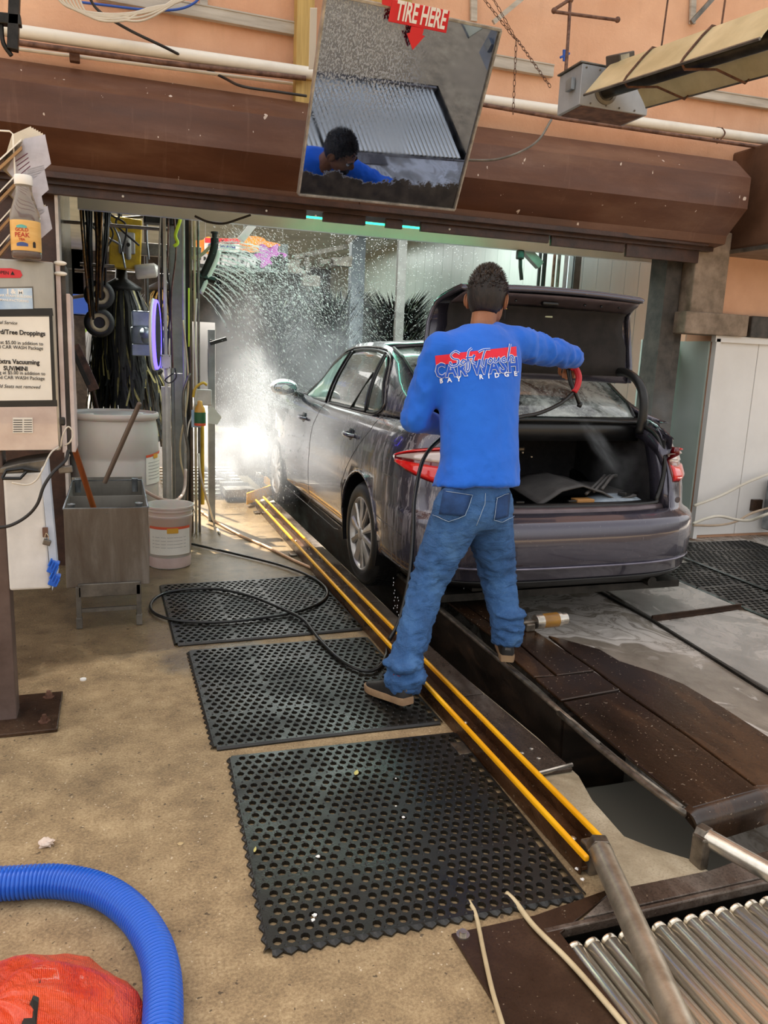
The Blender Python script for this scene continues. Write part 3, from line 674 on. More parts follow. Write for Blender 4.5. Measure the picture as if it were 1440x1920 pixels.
def shell_path(z, W, yr, Lc, ex):
    yc = yr+Lc; pts = []
    def w_at(y):   # slight plan curvature along the side, tucking in behind the rear wheel arch and to the nose
        k = 1.0
        if y > 2.2: k -= .16*((y-2.2)/1.35)**2
        return W*k
    ys = [FRONT, 3.3, 3.05, 2.8, 2.5, 2.2, 1.95, 1.7, 1.5, 1.3, 1.1, .9, .75, .62, .52, .44, .37, .30, .22, .14, .06, -.02, -.10, -.18, -.26, -.33, -.40]
    ys = [y for y in ys if y > yc+.01]
    while len(ys) < 27: ys.append(yc+(ys[-1]-yc)*.5)
    for y in ys[:27]: pts.append((-w_at(y), y))
    for k in range(0, 11):
        th = PI/2*k/10*.92
        pts.append((-W*abs(math.cos(th))**(2/ex), yc-Lc*abs(math.sin(th))**(2/ex)))
    # centre part of the rear, at given |x|
    for x in (-.625, -.40, -.2):
        yy = yc-Lc*(1-min(1, abs(x/W))**ex)**(1/ex); pts.append((x, yy))
    half = pts; mir = [(-x, y) for x, y in reversed(half)]
    return half+[(0, yr)]+mir
rings = []
for z, W, yr, Lc, ex in LV:
    rings.append([V3(x, y, z-.012*max(0, -.5-y)*0) for x, y in shell_path(z, W, yr, Lc, ex)])
# order the rear points by x so that the aperture column is straight
for r_ in rings:
    n = len(r_)
    seg_ = sorted(r_[27:n-27], key=lambda v: v.x); r_[27:n-27] = seg_
bmv = []; bm = bmesh.new()
for r_ in rings: bmv.append([bm.verts.new(v) for v in r_])
n = len(rings[0])
WH = [(0.04, .345, .37), (2.775, .345, .37)]
def in_arch(v):
    for yc_, zc_, r_ in WH:
        if (v.y-yc_)**2+((v.z-zc_))**2 < r_*r_: return True
    return False
for i in range(len(rings)-1):
    for k in range(n-1):
        q = [bmv[i][k], bmv[i][k+1], bmv[i+1][k+1], bmv[i+1][k]]
        cx = sum(v.co.x for v in q)/4; cz = sum(v.co.z for v in q)/4; cy = sum(v.co.y for v in q)/4
        if cy < -.6 and abs(cx) < .62 and cz > .62*ZS: continue     # boot aperture
        if abs(cx) > .6 and sum(in_arch(v.co) for v in q) >= 3: continue
        try: bm.faces.new(q)
        except ValueError: pass
for v in [v for v in bm.verts if not v.link_faces]: bm.verts.remove(v)
# pull the arch border onto the circle
for v in bm.verts:
    if abs(v.co.x) > .6:
        for yc_, zc_, r_ in WH:
            d = math.hypot(v.co.y-yc_, v.co.z-zc_)
            if v.is_boundary and v.co.z > .22*ZS and abs(d-r_) < .11:
                a = Vector((0, v.co.y-yc_, v.co.z-zc_)).normalized()*r_; v.co.y = yc_+a.y; v.co.z = zc_+a.z
me = bpy.data.meshes.new('body'); bmesh.ops.recalc_face_normals(bm, faces=bm.faces); bm.to_mesh(me); bm.free(); me.materials.append(M_paint)
me.polygons.foreach_set('use_smooth', [True]*len(me.polygons))
body = bpy.data.objects.new('body', me); COL.objects.link(body); body.parent = car
md = body.modifiers.new('s', 'SOLIDIFY'); md.thickness = .012; md.offset = -1
SB = BVHTree.FromPolygons([v.co.copy() for v in me.vertices], [tuple(p.vertices) for p in me.polygons])
def side_x(y, z, off=.0):
    """left body surface at (y, z)"""
    h = SB.ray_cast(Vector((-2, y, z)), Vector((1, 0, 0)))
    return (h[0].x if h[0] else -.9)-off
def rear_pt(x, z, off=0):
    h = SB.ray_cast(Vector((x, -3, z)), Vector((0, 1, 0)))
    return (h[0]-Vector((0, off, 0))) if h[0] else Vector((x, -1.0-off, z))
# wheel arch liners and lips
for sx in (-1, 1):
    for yc_, zc_, r_ in WH:
        m = MB(); N = 20; A = [PI*(-.12+1.24*k/N) for k in range(N+1)]
        m.loft([[Vector((sx*.90, yc_+math.cos(a)*(r_), zc_+math.sin(a)*r_)) for a in A], [Vector((sx*.60, yc_+math.cos(a)*(r_+.01), zc_+math.sin(a)*(r_+.01))) for a in A]], closed=False)
        m.prism([Vector((sx*.60, yc_+math.cos(a)*r_, zc_+math.sin(a)*r_)) for a in A], (-sx*.01, 0, 0))
        m.build('arch_liner', M_blackpl, car, solid=.004)
        if yc_ < 1:
            pts = [Vector((sx*(-side_x(max(yc_+math.cos(a)*(r_+.006), -.9), zc_+math.sin(a)*(r_+.006))), yc_+math.cos(a)*(r_+.004), zc_+math.sin(a)*(r_+.004))) for a in A if .02 < a < PI-.02]
            MB().tube(pts, .008, 6).build('arch_lip', M_paint, car, smooth=True)
# ---- greenhouse: belt line to roof rail
def interp(tab, y):
    if y >= tab[0][0]: return tab[0][1:]
    for a, b in zip(tab[:-1], tab[1:]):
        if y >= b[0]:
            t = (a[0]-y)/(a[0]-b[0]); t = t*t*(3-2*t) if 0 else t
            return tuple(p+(q-p)*t for p, q in zip(a[1:], b[1:]))
    return tab[-1][1:]
# y, belt half width, belt z, rail half width, rail z, rail y
G = [(2.10, .775, .995, .68, 1.10, 1.97), (1.80, .79, .995, .675, 1.21, 1.74), (1.45, .80, .998, .672, 1.33, 1.49), (1.15, .805, 1.00, .668, 1.405, 1.23), (.88, .808, 1.003, .665, 1.44, .98), (.58, .808, 1.01, .662, 1.452, .69), (.28, .805, 1.018, .660, 1.445, .42), (.03, .80, 1.028, .658, 1.415, .21), (-.19, .79, 1.036, .658, 1.36, .02), (-.40, .775, 1.044, .66, 1.265, -.18), (-.60, .757, 1.052, .67, 1.145, -.41), (-.72, .745, 1.062, .69, 1.084, -.58)]
gr = []
NV = 9
for y, bw, bz, rw, rz, ry in G:
    row = []
    for k in range(NV):
        t = k/(NV-1); bul = .028*math.sin(PI*t)
        row.append(Vector((-(bw+(rw-bw)*t+bul), y+(ry-y)*t, (bz+(rz-bz)*t)*ZS)))
    gr.append(row)
def side_uv(u, t):
    """point on the left greenhouse surface: u along the belt index, t up"""
    i = min(int(u), len(gr)-2); f = u-i; k = min(int(t*(NV-1)), NV-2); g = t*(NV-1)-k
    a = gr[i][k].lerp(gr[i+1][k], f); b = gr[i][k+1].lerp(gr[i+1][k+1], f); return a.lerp(b, g)
for sx in (-1, 1):
    m = MB(); m.loft([[Vector((-sx*v.x if sx == 1 else v.x, v.y, v.z)) for v in row] for row in gr], closed=False)
    m.build('side_pillars', M_paint, car, smooth=True, solid=.02)
# roof, windscreen and back glass between the rails
def cross(i, N=10, crown=.045):
    v = gr[i][-1]; return [Vector((v.x*(1-2*k/N), v.y+(.10 if v.y > 1.2 else (-.06 if v.y < 0 else 0))*math.sin(PI*k/N)*1.0, v.z+crown*math.sin(PI*k/N))) for k in range(N+1)]
ro = MB(); ro.loft([cross(i) for i in range(3, 8)], closed=False); roof = ro.build('roof', M_paint, car, smooth=True, solid=.015)
ws_ = MB(); ws_.loft([cross(i, crown=.03) for i in range(0, 4)], closed=False); ws_.build('windscreen', M_glass_b, car, smooth=True, solid=.006)
bgm = MB(); bgr = [cross(7)]+[cross(i, crown=.035-.01*(i-8)) for i in (8, 9, 10)]
lastr = [Vector((x*.62, -.55-.045*math.sin(PI*(x+1)/2), 1.082*ZS)) for x in [-1+.2*k for k in range(11)]]
bgm.loft(bgr+[lastr], closed=False); bgl = bgm.build('rear_window', M_glass_b, car, smooth=True, solid=.006)
# dark surround of the rear window and parcel shelf edge
MB().tube([bgr[0][k]+Vector((0, .0, .004)) for k in range(11)], .009, 6).build('window_seal', M_blackpl, car, smooth=True)
for s_ in (0, 10): MB().tube([r_[s_]+Vector((0, 0, .004)) for r_ in bgr]+[lastr[s_]], .010, 6).build('window_seal', M_blackpl, car, smooth=True)
# hood
hd = MB(); hr_ = []
for y, hw, z in ((2.0, .76, 1.02), (2.4, .745, .985), (2.8, .72, .94), (3.2, .68, .87), (3.5, .60, .76), (3.62, .55, .62)):
    hr_.append([Vector((-hw+2*hw*k/10, y+(.06*math.sin(PI*k/10)), (z+.035*math.sin(PI*k/10))*ZS)) for k in range(11)])
hd.loft(hr_, closed=False); hd.build('bonnet', M_paint, car, smooth=True, solid=.01)
m = MB(); m.loft([[Vector((x, 2.1, 1.03*ZS)) for x in (-.84, -.5, 0, .5, .84)], [Vector((x, 3.3, .86*ZS)) for x in (-.80, -.5, 0, .5, .80)], [Vector((x, 3.58, .5)) for x in (-.76, -.5, 0, .5, .76)], [Vector((x, 3.55, .2)) for x in (-.76, -.5, 0, .5, .76)]], closed=False); m.build('nose', M_paint, car, smooth=True, solid=.01)
# shoulder strip between the shell top and the greenhouse
m = MB(); ys = [2.2, 1.9, 1.6, 1.3, 1.0, .7, .4, .1, -.1, -.3]
A = []
for y in ys:
    xs_ = side_x(y, 1.035*ZS); A.append([Vector((xs_, y, 1.036*ZS)), Vector((-.77, y, 1.045*ZS)), Vector((-.70, y, 1.02*ZS))])
for sx in (-1, 1):
    mm = MB(); mm.loft([[Vector((v.x*-sx, v.y, v.z)) for v in r_] for r_ in A], closed=False); mm.build('shoulder', M_paint, car, smooth=True, solid=.006)
# ---- rear deck sides: quarter panel tops and boot gutter
for sx in (-1, 1):
    m = MB(); rows = []
    top = LV[-1]
    for y, xin, zin in ((-.30, .72, 1.055), (-.45, .69, 1.065), (-.56, .665, 1.07), (-.66, .65, 1.062), (-.76, .64, 1.035), (-.84, .635, .995), (-.90, .63, .94)):
        h = SB.ray_cast(Vector((-2, y, 1.032*ZS)), Vector((1, 0, 0))); xo = -h[0].x if h[0] else .62
        if y < -.85: xo = .64
        rows.append([Vector((sx*xo, y, 1.038*ZS if y > -.86 else .99*ZS)), Vector((sx*(xo*.55+xin*.45), y, (zin+1.045)/2*ZS+.004)), Vector((sx*xin, y, zin*ZS))])
    m.loft(rows, closed=False); m.build('quarter_deck', M_paint, car, smooth=True, solid=.01)
    # gutter channel stepping down inside
    m = MB(); g_ = [[r_[2], r_[2]+Vector((-sx*.012, 0, -.03)), r_[2]+Vector((-sx*.05, 0, -.035)), r_[2]+Vector((-sx*.055, 0, -.10))] for r_ in rows]
    m.loft(g_, closed=False); m.build('boot_gutter', M_paint, car, smooth=True, solid=.004)
    # rear end panel from deck down to sill beside the aperture
    m = MB(); r2 = []
    for z in (.62, .70, .80, .88, .94, .985):
        p = rear_pt(sx*.635, z*ZS, -.002); r2.append([p, p+Vector((-sx*.03, .012, 0)), p+Vector((-sx*.045, .06, 0)), p+Vector((-sx*.05, .12, 0))])
    m.loft(r2, closed=False); m.build('aperture_side', M_paint, car, smooth=True, solid=.004)
# parcel shelf edge under the back glass
m = MB(); m.loft([[Vector((x*.70, -.545-.045*math.sin(PI*(x+1)/2), 1.078*ZS)), Vector((x*.68, -.585-.045*math.sin(PI*(x+1)/2), 1.06*ZS)), Vector((x*.66, -.60-.045*math.sin(PI*(x+1)/2), 1.02*ZS)), Vector((x*.66, -.60-.04*math.sin(PI*(x+1)/2), .95*ZS))] for x in [-1+.2*k for k in range(11)]], closed=False)
m.build('shelf_edge', M_blackpl, car, smooth=True, solid=.006)
# boot sill
m = MB(); m.loft([[Vector((x*.64, -1.01+.10*abs(x)**3, .620*ZS)), Vector((x*.64, -.985+.09*abs(x)**3, .642*ZS)), Vector((x*.62, -.945+.07*abs(x)**3, .646*ZS)), Vector((x*.62, -.93+.06*abs(x)**3, .62*ZS)), Vector((x*.59, -.93+.06*abs(x)**3, .56))] for x in [-1+.2*k for k in range(11)]], closed=False)
m.build('boot_sill', mat('sill_paint', '#5b5053', '#6d6164', 8, .3, .4), car, smooth=True, solid=.006)
m = MB(); m.loft([[Vector((x*.58, -.935+.06*abs(x)**3, .65*ZS)), Vector((x*.58, -.90+.05*abs(x)**3, .655*ZS)), Vector((x*.58, -.86, .64*ZS)), Vector((x*.58, -.85, .60))] for x in [-1+.2*k for k in range(11)]], closed=False)
m.build('sill_trim', M_blackpl, car, smooth=True, solid=.006)
for x in (.02, -.3): MB().box((x, -.89, .662*ZS), (.05, .02, .012)).build('striker', M_blackpl, car, bevel=.003)
# bumper top shelf between the shell step and sill is part of the shell; seal round the opening
hs_ = [V3(.50, -.92, .645), V3(.565, -.905, .675), V3(.605, -.89, .80), V3(.605, -.87, .91), V3(.605, -.80, .995), V3(.61, -.68, 1.035), V3(.595, -.62, 1.05), V3(.3, -.635, 1.06)]
seal = [Vector((-v.x, v.y, v.z)) for v in hs_]+[V3(0, -.65, 1.065)]+list(reversed(hs_))+[V3(0, -.945, .642)]
MB().tube(spline(seal+[seal[0]], 4)[:-1], .013, 7, closed=True).build('boot_seal', M_black, car, smooth=True)
# boot box
m = MB()
B = [(-.60, -.90), (.60, -.90), (.62, -.75), (.62, .05), (-.62, .05), (-.62, -.75)]
lo = [V3(x, y, .585) for x, y in B]; hi = [V3(x*1.02, y if y > -.8 else y+.03, .98) for x, y in B]
m.add(lo+hi, [(0, 1, 2, 3, 4, 5)]+[(i, (i+1) % 6, 6+(i+1) % 6, 6+i) for i in (1, 2, 3, 4, 5)])
m.add([V3(-.62, .05, .98), V3(.62, .05, .98), V3(.62, -.60, 1.0), V3(-.62, -.60, 1.0)], [(0, 1, 2, 3)])
m.build('boot_box', M_inner, car, solid=.008)
MB().box((0, -.15, .60*ZS), (.30, .02, .3)).build('seat_back_flap', mat('grey_blue_panel', '#39414e', '#4a5260', 6, .7), car) if 0 else None
m = MB(); m.box((-.25, -.40, .86*ZS), (.30, .10, .12)); m.box((-.08, -.42, .88*ZS), (.10, .02, .03)); m.build('tension_bracket', M_cast, car, bevel=.01)
MB().box((-.22, -.2, .66*ZS), (.22, .02, .34), (R(8), 0, 0)).build('seat_back_panel', mat('slate_blue_panel', '#3c4658', '#4c566a', 5, .7), car)
for k, (x, y, z) in enumerate(((-.20, -.455, .885), (-.06, -.455, .865), (.0, -.455, .84))): MB().ell(V3(x, y, z), .008, 5).build('bolt', M_chrome, car)
# ---- bumper details: lower black lip, fold line, reflector cap
m = MB(); 
low = [(.165, -.985), (.195, -1.03), (.228, -1.05)]
pth = lambda z, W, yr: [Vector((x, y, z*ZS)) for x, y in shell_path(z, W, yr, .62, 3.6)[28:-28]]
def srt(l): return sorted(l, key=lambda v: v.x)
m.loft([srt(pth(.235, .80, -.97)), srt(pth(.242, .835, -1.015)), srt(pth(.262, .862, -1.045)), srt(pth(.285, .880, -1.068))], closed=False)
m.build('bumper_lip', M_blackpl, car, smooth=True, solid=.01)
m = MB(); crv = [rear_pt(-.80+1.6*k/20, .362*ZS, .003) for k in range(21)]; m.tube(crv, .006, 6); m.build('bumper_crease', mat('crease_paint', '#6a6672', '#8f8b99', 6, .25, .5), car, smooth=True)
MB().lathe([(.018, 0), (.018, .002), (.016, .003)], rear_pt(.63, .60*ZS, .006)+Vector((0, 0, .08)), 16, Matrix.Rotation(R(90), 3, 'X')).build('tow_cap', M_paint, car)
# belly pan and underbody
m = MB(); m.box((0, 1.3, .20), (1.5, 4.5, .04)); m.box((0, -.55, .28), (1.15, .8, .10)); m.tube([(-.5, 0, .34), (.5, 0, .34)], .05, 10); m.tube([(.52, -.3, .26), (.52, -1.0, .235)], .03, 10); m.build('underbody', M_darkmetal, car)
# ---- side windows: dark panels slightly proud of the pillars
def from_yz(y, z):
    """find point of the left greenhouse surface at given y,z"""
    best = None
    for u in range(0, 111):
        for t in range(0, 21):
            pass
    return best
GB = BVHTree.FromPolygons([v for row in gr for v in row], [(i*NV+k, i*NV+k+1, (i+1)*NV+k+1, (i+1)*NV+k) for i in range(len(gr)-1) for k in range(NV-1)])
def gx(y, z, off=.004):
    h = GB.ray_cast(Vector((-2, y, z)), Vector((1, 0, 0)))
    if h[0] is None: h = GB.find_nearest(Vector((-.75, y, z)))
    return Vector((h[0].x-off, y, z))
def window(name, outline, m, off=.004, n=10, trim=True):
    """outline in (y,z); triangulated as strips between lower and upper border"""
    lowb, upb = outline
    def samp(tab, t):
        L_ = [0]
        for a, b in zip(tab[:-1], tab[1:]): L_.append(L_[-1]+math.hypot(b[0]-a[0], b[1]-a[1]))
        d = t*L_[-1]
        for i in range(len(tab)-1):
            if d <= L_[i+1]+1e-9:
                f = (d-L_[i])/max(1e-9, L_[i+1]-L_[i]); return (tab[i][0]+(tab[i+1][0]-tab[i][0])*f, tab[i][1]+(tab[i+1][1]-tab[i][1])*f)
        return tab[-1]
    N = 24; res = []
    for sx in (-1, 1):
        mb = MB(); rows = []
        for i in range(N+1):
            a = samp(lowb, i/N); b = samp(upb, i/N); rows.append([gx(a[0]+(b[0]-a[0])*k/n, a[1]+(b[1]-a[1])*k/n, off) for k in range(n+1)])
        rows = [[Vector((v.x*-sx, v.y, v.z)) for v in r_] for r_ in rows]
        mb.loft(rows, closed=False); o = mb.build(name, m, car, smooth=True, solid=.003)
        if trim:
            rim = [r_[0] for r_ in rows]+rows[-1][1:]+[r_[-1] for r_ in reversed(rows)][1:]+list(reversed(rows[0]))[1:-1]
            MB().tube(rim, .0075, 6, closed=True).build('window_frame', M_blackpl, car, smooth=True)
        if sx == -1: res = rows
    return res
zb = lambda y: (1.022+.012*(1.5-y)/1.6)*ZS
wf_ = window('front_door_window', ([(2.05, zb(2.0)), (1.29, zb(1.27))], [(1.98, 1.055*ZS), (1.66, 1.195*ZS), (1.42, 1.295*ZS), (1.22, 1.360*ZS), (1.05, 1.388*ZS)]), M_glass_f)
wr_ = window('rear_door_window', ([(1.19, zb(1.17)), (.28, zb(.22))], [(.95, 1.398*ZS), (.76, 1.406*ZS), (.56, 1.406*ZS), (.40, 1.400*ZS), (.28, 1.386*ZS)]), M_glass_r)
wq_ = window('quarter_window', ([(.245, zb(.2)), (.11, zb(.05)+.002), (.01, zb(0)+.02), (-.03, 1.085*ZS)], [(.245, 1.376*ZS), (.20, 1.36*ZS), (.14, 1.315*ZS), (.07, 1.20*ZS)]), M_glass_r)
# window divider in the rear door
for sx in (-1, 1):
    MB().tube([Vector((gx(.58, zb(.5), .008).x*-sx, .58, zb(.5))), Vector((gx(.30, 1.26*ZS, .008).x*-sx, .30, 1.26*ZS)), ], .009, 6).build('divider', M_blackpl, car)
    bt = [gx(y, zb(y)-.016, .008) for y in [2.08-.15*k for k in range(14)]]+[gx(.04, zb(0)-.002, .008), gx(-.03, zb(0)+.03, .008), gx(-.055, 1.10*ZS, .008), gx(.01, 1.20*ZS, .008), gx(.10, 1.315*ZS, .008), gx(.16, 1.37*ZS, .008), gx(.26, 1.405*ZS, .008), gx(.40, 1.420*ZS, .006), gx(.66, 1.424*ZS, .006), gx(.96, 1.418*ZS, .006), gx(1.18, 1.392*ZS, .006), gx(1.46, 1.305*ZS, .006), gx(1.75, 1.18*ZS, .006), gx(2.03, 1.067*ZS, .006)]
    MB().tube([Vector((v.x*-sx, v.y, v.z)) for v in bt], .006, 6, closed=True).build('window_trim', M_trimch, car, smooth=True)
# ---- panel gaps, handles, filler flap
def gap(pts, name='panel_gap', r=.0028):
    P = []
    for a, b in zip(pts[:-1], pts[1:]):
        for k in range(6): P.append((a[0]+(b[0]-a[0])*k/6, a[1]+(b[1]-a[1])*k/6))
    P.append(pts[-1])
    for sx in (-1, 1):
        MB().tube([Vector((side_x(y, z, -.0008)*-sx, y, z)) for y, z in P], r, 5).build(name, M_black, car)
gap([(1.22, 1.04*ZS), (1.27, .96), (1.33, .88), (1.36, .7), (1.37, .5), (1.38, .26)])
gap([(-.06, 1.045*ZS), (-.02, .98), (.14, .86), (.33, .70), (.41, .60), (.44, .55)])
gap([(.455, .29), (.50, .25), (.60, .235), (1.38, .245), (2.2, .25)])
gap([(-.36, .955), (-.50, .955), (-.515, .93), (-.53, .80), (-.52, .775), (-.38, .775), (-.365, .80), (-.345, .93), (-.36, .955)], 'filler_flap_gap')
gap([(-.30, .52), (-.5, .505), (-.64, .50), (-.72, .49)])
gap([(-.68, .60), (-.66, .66)])
for sx in (-1, 1):
    for y, z in ((1.66, .91), (.33, .915)):
        X0 = side_x(y, z)
        o = MB().ell((X0*-sx, y, z), (.012, .052, .045), 8).build('handle_recess', M_black, car, smooth=True)
        h_ = spline([(X0+.002, y+.085, z+.004), (X0-.030, y+.062, z+.006), (X0-.040, y, z+.004), (X0-.030, y-.062, z), (X0+.002, y-.085, z-.002)], 5)
        MB().tube([Vector((v.x*-sx, v.y, v.z)) for v in h_], [.012+.004*math.sin(PI*k/(len(h_)-1)) for k in range(len(h_))], 8).build('door_handle', M_trimch if 0 else M_paint, car, smooth=True)
    # door mirror
    X0 = -.80; mm = MB()
    mm.ell((0, 0, 0), (.115, .085, .068), 10); 
    o = mm.build('door_mirror', mat('mirror_shell', '#c5c3c0', '#e6e4e1', 9, .5, 0), car, smooth=True); o.location = (-.985*-sx, 1.98, 1.135)
    MB().ell((0, 0, 0), (.10, .02, .055), 8).build('mirror_glass', NT('mirror_silver').set(color='#9aa0a2', metal=1, rough=.05).m, o, smooth=True).location = (0, -.062, -.002)
    MB().tube([(-sx*.06, .01, -.035), (-sx*.17, .03, -.075)], [.03, .022], 8).build('mirror_arm', M_blackpl, o, smooth=True)
# ---- wheels
def wheel(x, y, sx):
    e = empty('wheel', (x, y, .325)); e.parent = car
    RM_ = Matrix.Rotation(R(-90)*sx*-1, 3, 'Y')  # local z points outward
    R_ = .325
    m = MB(); m.lathe([(.225, -.19), (.29, -.195), (R_-.012, -.185), (R_, -.165), (R_, -.03), (R_-.012, -.008), (.295, .006), (.262, .010), (.236, .004), (.226, -.004), (.226, -.02)], (0, 0, 0), 48, RM_, caps=False)
    m.build('tyre', M_tyre, e, smooth=True, angle=40)
    m = MB()
    for k in range(60):
        a = 2*PI*k/60
        for zz in (-.155, -.12, -.085, -.045):
            v = Vector((math.cos(a+zz*1.5)*(R_+.001), math.sin(a+zz*1.5)*(R_+.001), zz)); mm_ = RM_ @ Matrix.Rotation(a+zz*1.5, 3, 'Z')
            m.box(RM_ @ v, (.006, .022, .026), mm_)
    tr_ = m.build('tread', M_tyre, e); tag(tr_, kind='stuff')
    m = MB(); m.lathe([(.226, -.02), (.232, .000), (.224, .004), (.214, -.006), (.205, -.030), (.205, -.16)], (0, 0, 0), 48, RM_, caps=False); m.build('rim', M_alloy, e, smooth=True, angle=40)
    m = MB(); m.lathe([(.0, -.10), (.205, -.10), (.205, -.095), (0, -.095)], (0, 0, 0), 24, RM_, caps=False); m.build('brake_backing', M_darkmetal, e)
    for k in range(10):
        a = 2*PI*k/10+.12; wide = .030 if k % 2 == 0 else .018
        c_, s_ = math.cos, math.sin
        P = []
        for rr, wd, zz in ((.035, .014, -.002), (.09, .020, .002), (.15, wide*.9, -.004), (.219, wide*1.25, -.004)):
            P.append([RM_ @ (Matrix.Rotation(a, 3, 'Z') @ Vector(q)) for q in ((rr, -wd, zz-.006), (rr, -wd*.6, zz+.004), (rr, wd*.6, zz), (rr, wd, zz-.008), (rr, wd*.8, zz-.022), (rr, -wd*.8, zz-.022))])
        MB().loft(P).build('spoke', M_alloy, e, smooth=True, angle=35)
    MB().lathe([(.042, -.02), (.042, .0), (.036, .006), (.02, .010), (0.001, .011)], (0, 0, 0), 24, RM_, caps=False).build('hub_cap', M_alloy, e, smooth=True)
    return e
WYS = (.04, 2.775)
for sx in (-1, 1):
    for y in WYS: wheel(sx*.885, y, sx)
# ---- rear lamps on the wings: wrap-around housing following the body
M_red = NT('red_lens').set(color='#d01818', rough=.12, coat=1, emit='#c01010', es=.12).m
M_clear = NT('clear_lens').set(color='#c9b9b3', rough=.15, coat=1, metal=.2).m
M_darkred = NT('dark_red_edge').set(color='#6b0c10', rough=.12, coat=1).m
# side tip (y,z) upper/lower border on the wing, to rear (x,z) at the aperture
def wing(y, z, off):  # body point near the rear left corner by angle
    h = SB.ray_cast(Vector((-2, y, z)), Vector((1, 0, 0))); return h[0]
def corner(t, z, off):
    """t 0..1 from the wing tip round the corner to the aperture edge; ray towards a centre"""
    c_ = Vector((-.30, -.35, z)); a0, a1 = R(196), R(238)
    a = a0+(a1-a0)*t; d = Vector((math.cos(a), math.sin(a), 0))
    h = SB.ray_cast(c_+d*.15, d)
    p = h[0] if h[0] else c_+d*.68
    return p+d*off
def lampstrip(name, up, lo, m, off, t0=0, t1=1, thick=.02):
    for sx in (-1, 1):
        rows = []; N = 16
        for k in range(N+1):
            t = t0+(t1-t0)*k/N; zu = up(t)*ZS; zl = lo(t)*ZS
            rows.append([corner(t, zl+(zu-zl)*j/5, off*(1 if 0 < j < 5 else .3)) for j in range(6)])
        rows = [[Vector((v.x*-sx, v.y, v.z)) for v in r_] for r_ in rows]
        MB().loft(rows, closed=False).build(name, m, car, smooth=True, solid=.012)
U = lambda t: .895+.055*t-.01*(1-t)**4*3
Lw = lambda t: U(t)-(.015+.175*min(1, t*1.25)**.7)
Mid = lambda t: Lw(t)+(U(t)-Lw(t))*.52
lampstrip('lamp_housing', U, Lw, M_darkred, .010)
lampstrip('red_lens', lambda t: Mid(t)-.004, lambda t: Lw(t)+.006, M_red, .020, .10, .99)
lampstrip('clear_lens', lambda t: U(t)-.016, lambda t: Mid(t)+.002, M_clear, .019, .12, .99)
lampstrip('red_rim', lambda t: U(t)-.002, lambda t: U(t)-.014, M_red, .020, .06, .99)
# ---- boot lid, standing open
lid = empty('boot_lid', (0, -.40, 1.32)); lid.parent = car
# closed-state profile of the lid: d = distance from the hinge edge rearwards, h = height; width w
LP = [(0, 0, .66), (.10, .012, .675), (.20, .016, .672), (.30, .008, .66), (.37, -.01, .64), (.405, -.035, .625), (.42, -.08, .61), (.43, -.13, .595), (.438, -.18, .58), (.442, -.235, .565), (.432, -.26, .555)]
lidm = MB(); outer = []; inner = []
for d, h, w_ in LP:
    outer.append([Vector((w_*x, -d+.02*(1-x*x)*(-1 if d > .4 else -.4), h-.006*x*x*0)) for x in [math.sin(PI/2*(-1+.1*k)) for k in range(21)]])
lidm.loft(outer, closed=False)
LIDROT = R(-84)
def lidobj(mb, name, m, **kw):
    o = mb.build(name, m, lid, **kw); return o
skin = lidobj(lidm, 'lid_skin', M_paint, smooth=True, solid=-.022, angle=60)
fm = MB()
rim = [outer[i][0] for i in range(len(outer))]+outer[-1][1:-1]+[outer[i][-1] for i in reversed(range(len(outer)))]
fm.tube([p+Vector((0, 0, -.014)) if i else p for i, p in enumerate(rim)], .014, 8); lidobj(fm, 'lid_edge', M_paint, smooth=True)
# inner frame and felt
fl_ = MB(); rows = []
for d, h in ((.035, -.035), (.10, -.05), (.20, -.055), (.28, -.06), (.345, -.065), (.385, -.085), (.40, -.11)):
    w_ = .60 if d < .25 else .57
    rows.append([Vector((w_*x, -d, h+.010*abs(math.sin(5*x))*.3)) for x in [-1+.1*k for k in range(21)]])
fl_.loft(rows, closed=False); lidobj(fl_, 'felt_lining', M_felt, smooth=True, solid=.01)
fr_ = MB(); rows = []
for d, h, w_ in ((.398, -.11, .57), (.402, -.145, .57), (.408, -.18, .565), (.416, -.225, .56), (.425, -.255, .548)):
    rows.append([Vector((w_*x, -d-.01*(1-x*x), h)) for x in [-1+.1*k for k in range(21)]])
fr_.loft(rows, closed=False); lidobj(fr_, 'inner_frame', mat('inner_lid_paint', '#4a4044', '#6a5e62', 5, .35, .3), smooth=True, solid=.008)
lidobj(MB().box((0, -.402, -.19), (.10, .02, .03)), 'latch', M_blackpl, bevel=.006)
lidobj(MB().box((.06, -.36, -.078), (.05, .02, .006)), 'pull_tag', mat('pale_tag', '#b8bf93', '#d5dab8', 9, .5), bevel=.003)
for x in (-.33, -.22, .22, .33, .45): lidobj(MB().lathe([(.008, 0), (.008, .005), (.003, .007)], (x, -.404, -.20), 8, Matrix.Rotation(R(160), 3, 'X')), 'clip', M_blackpl)
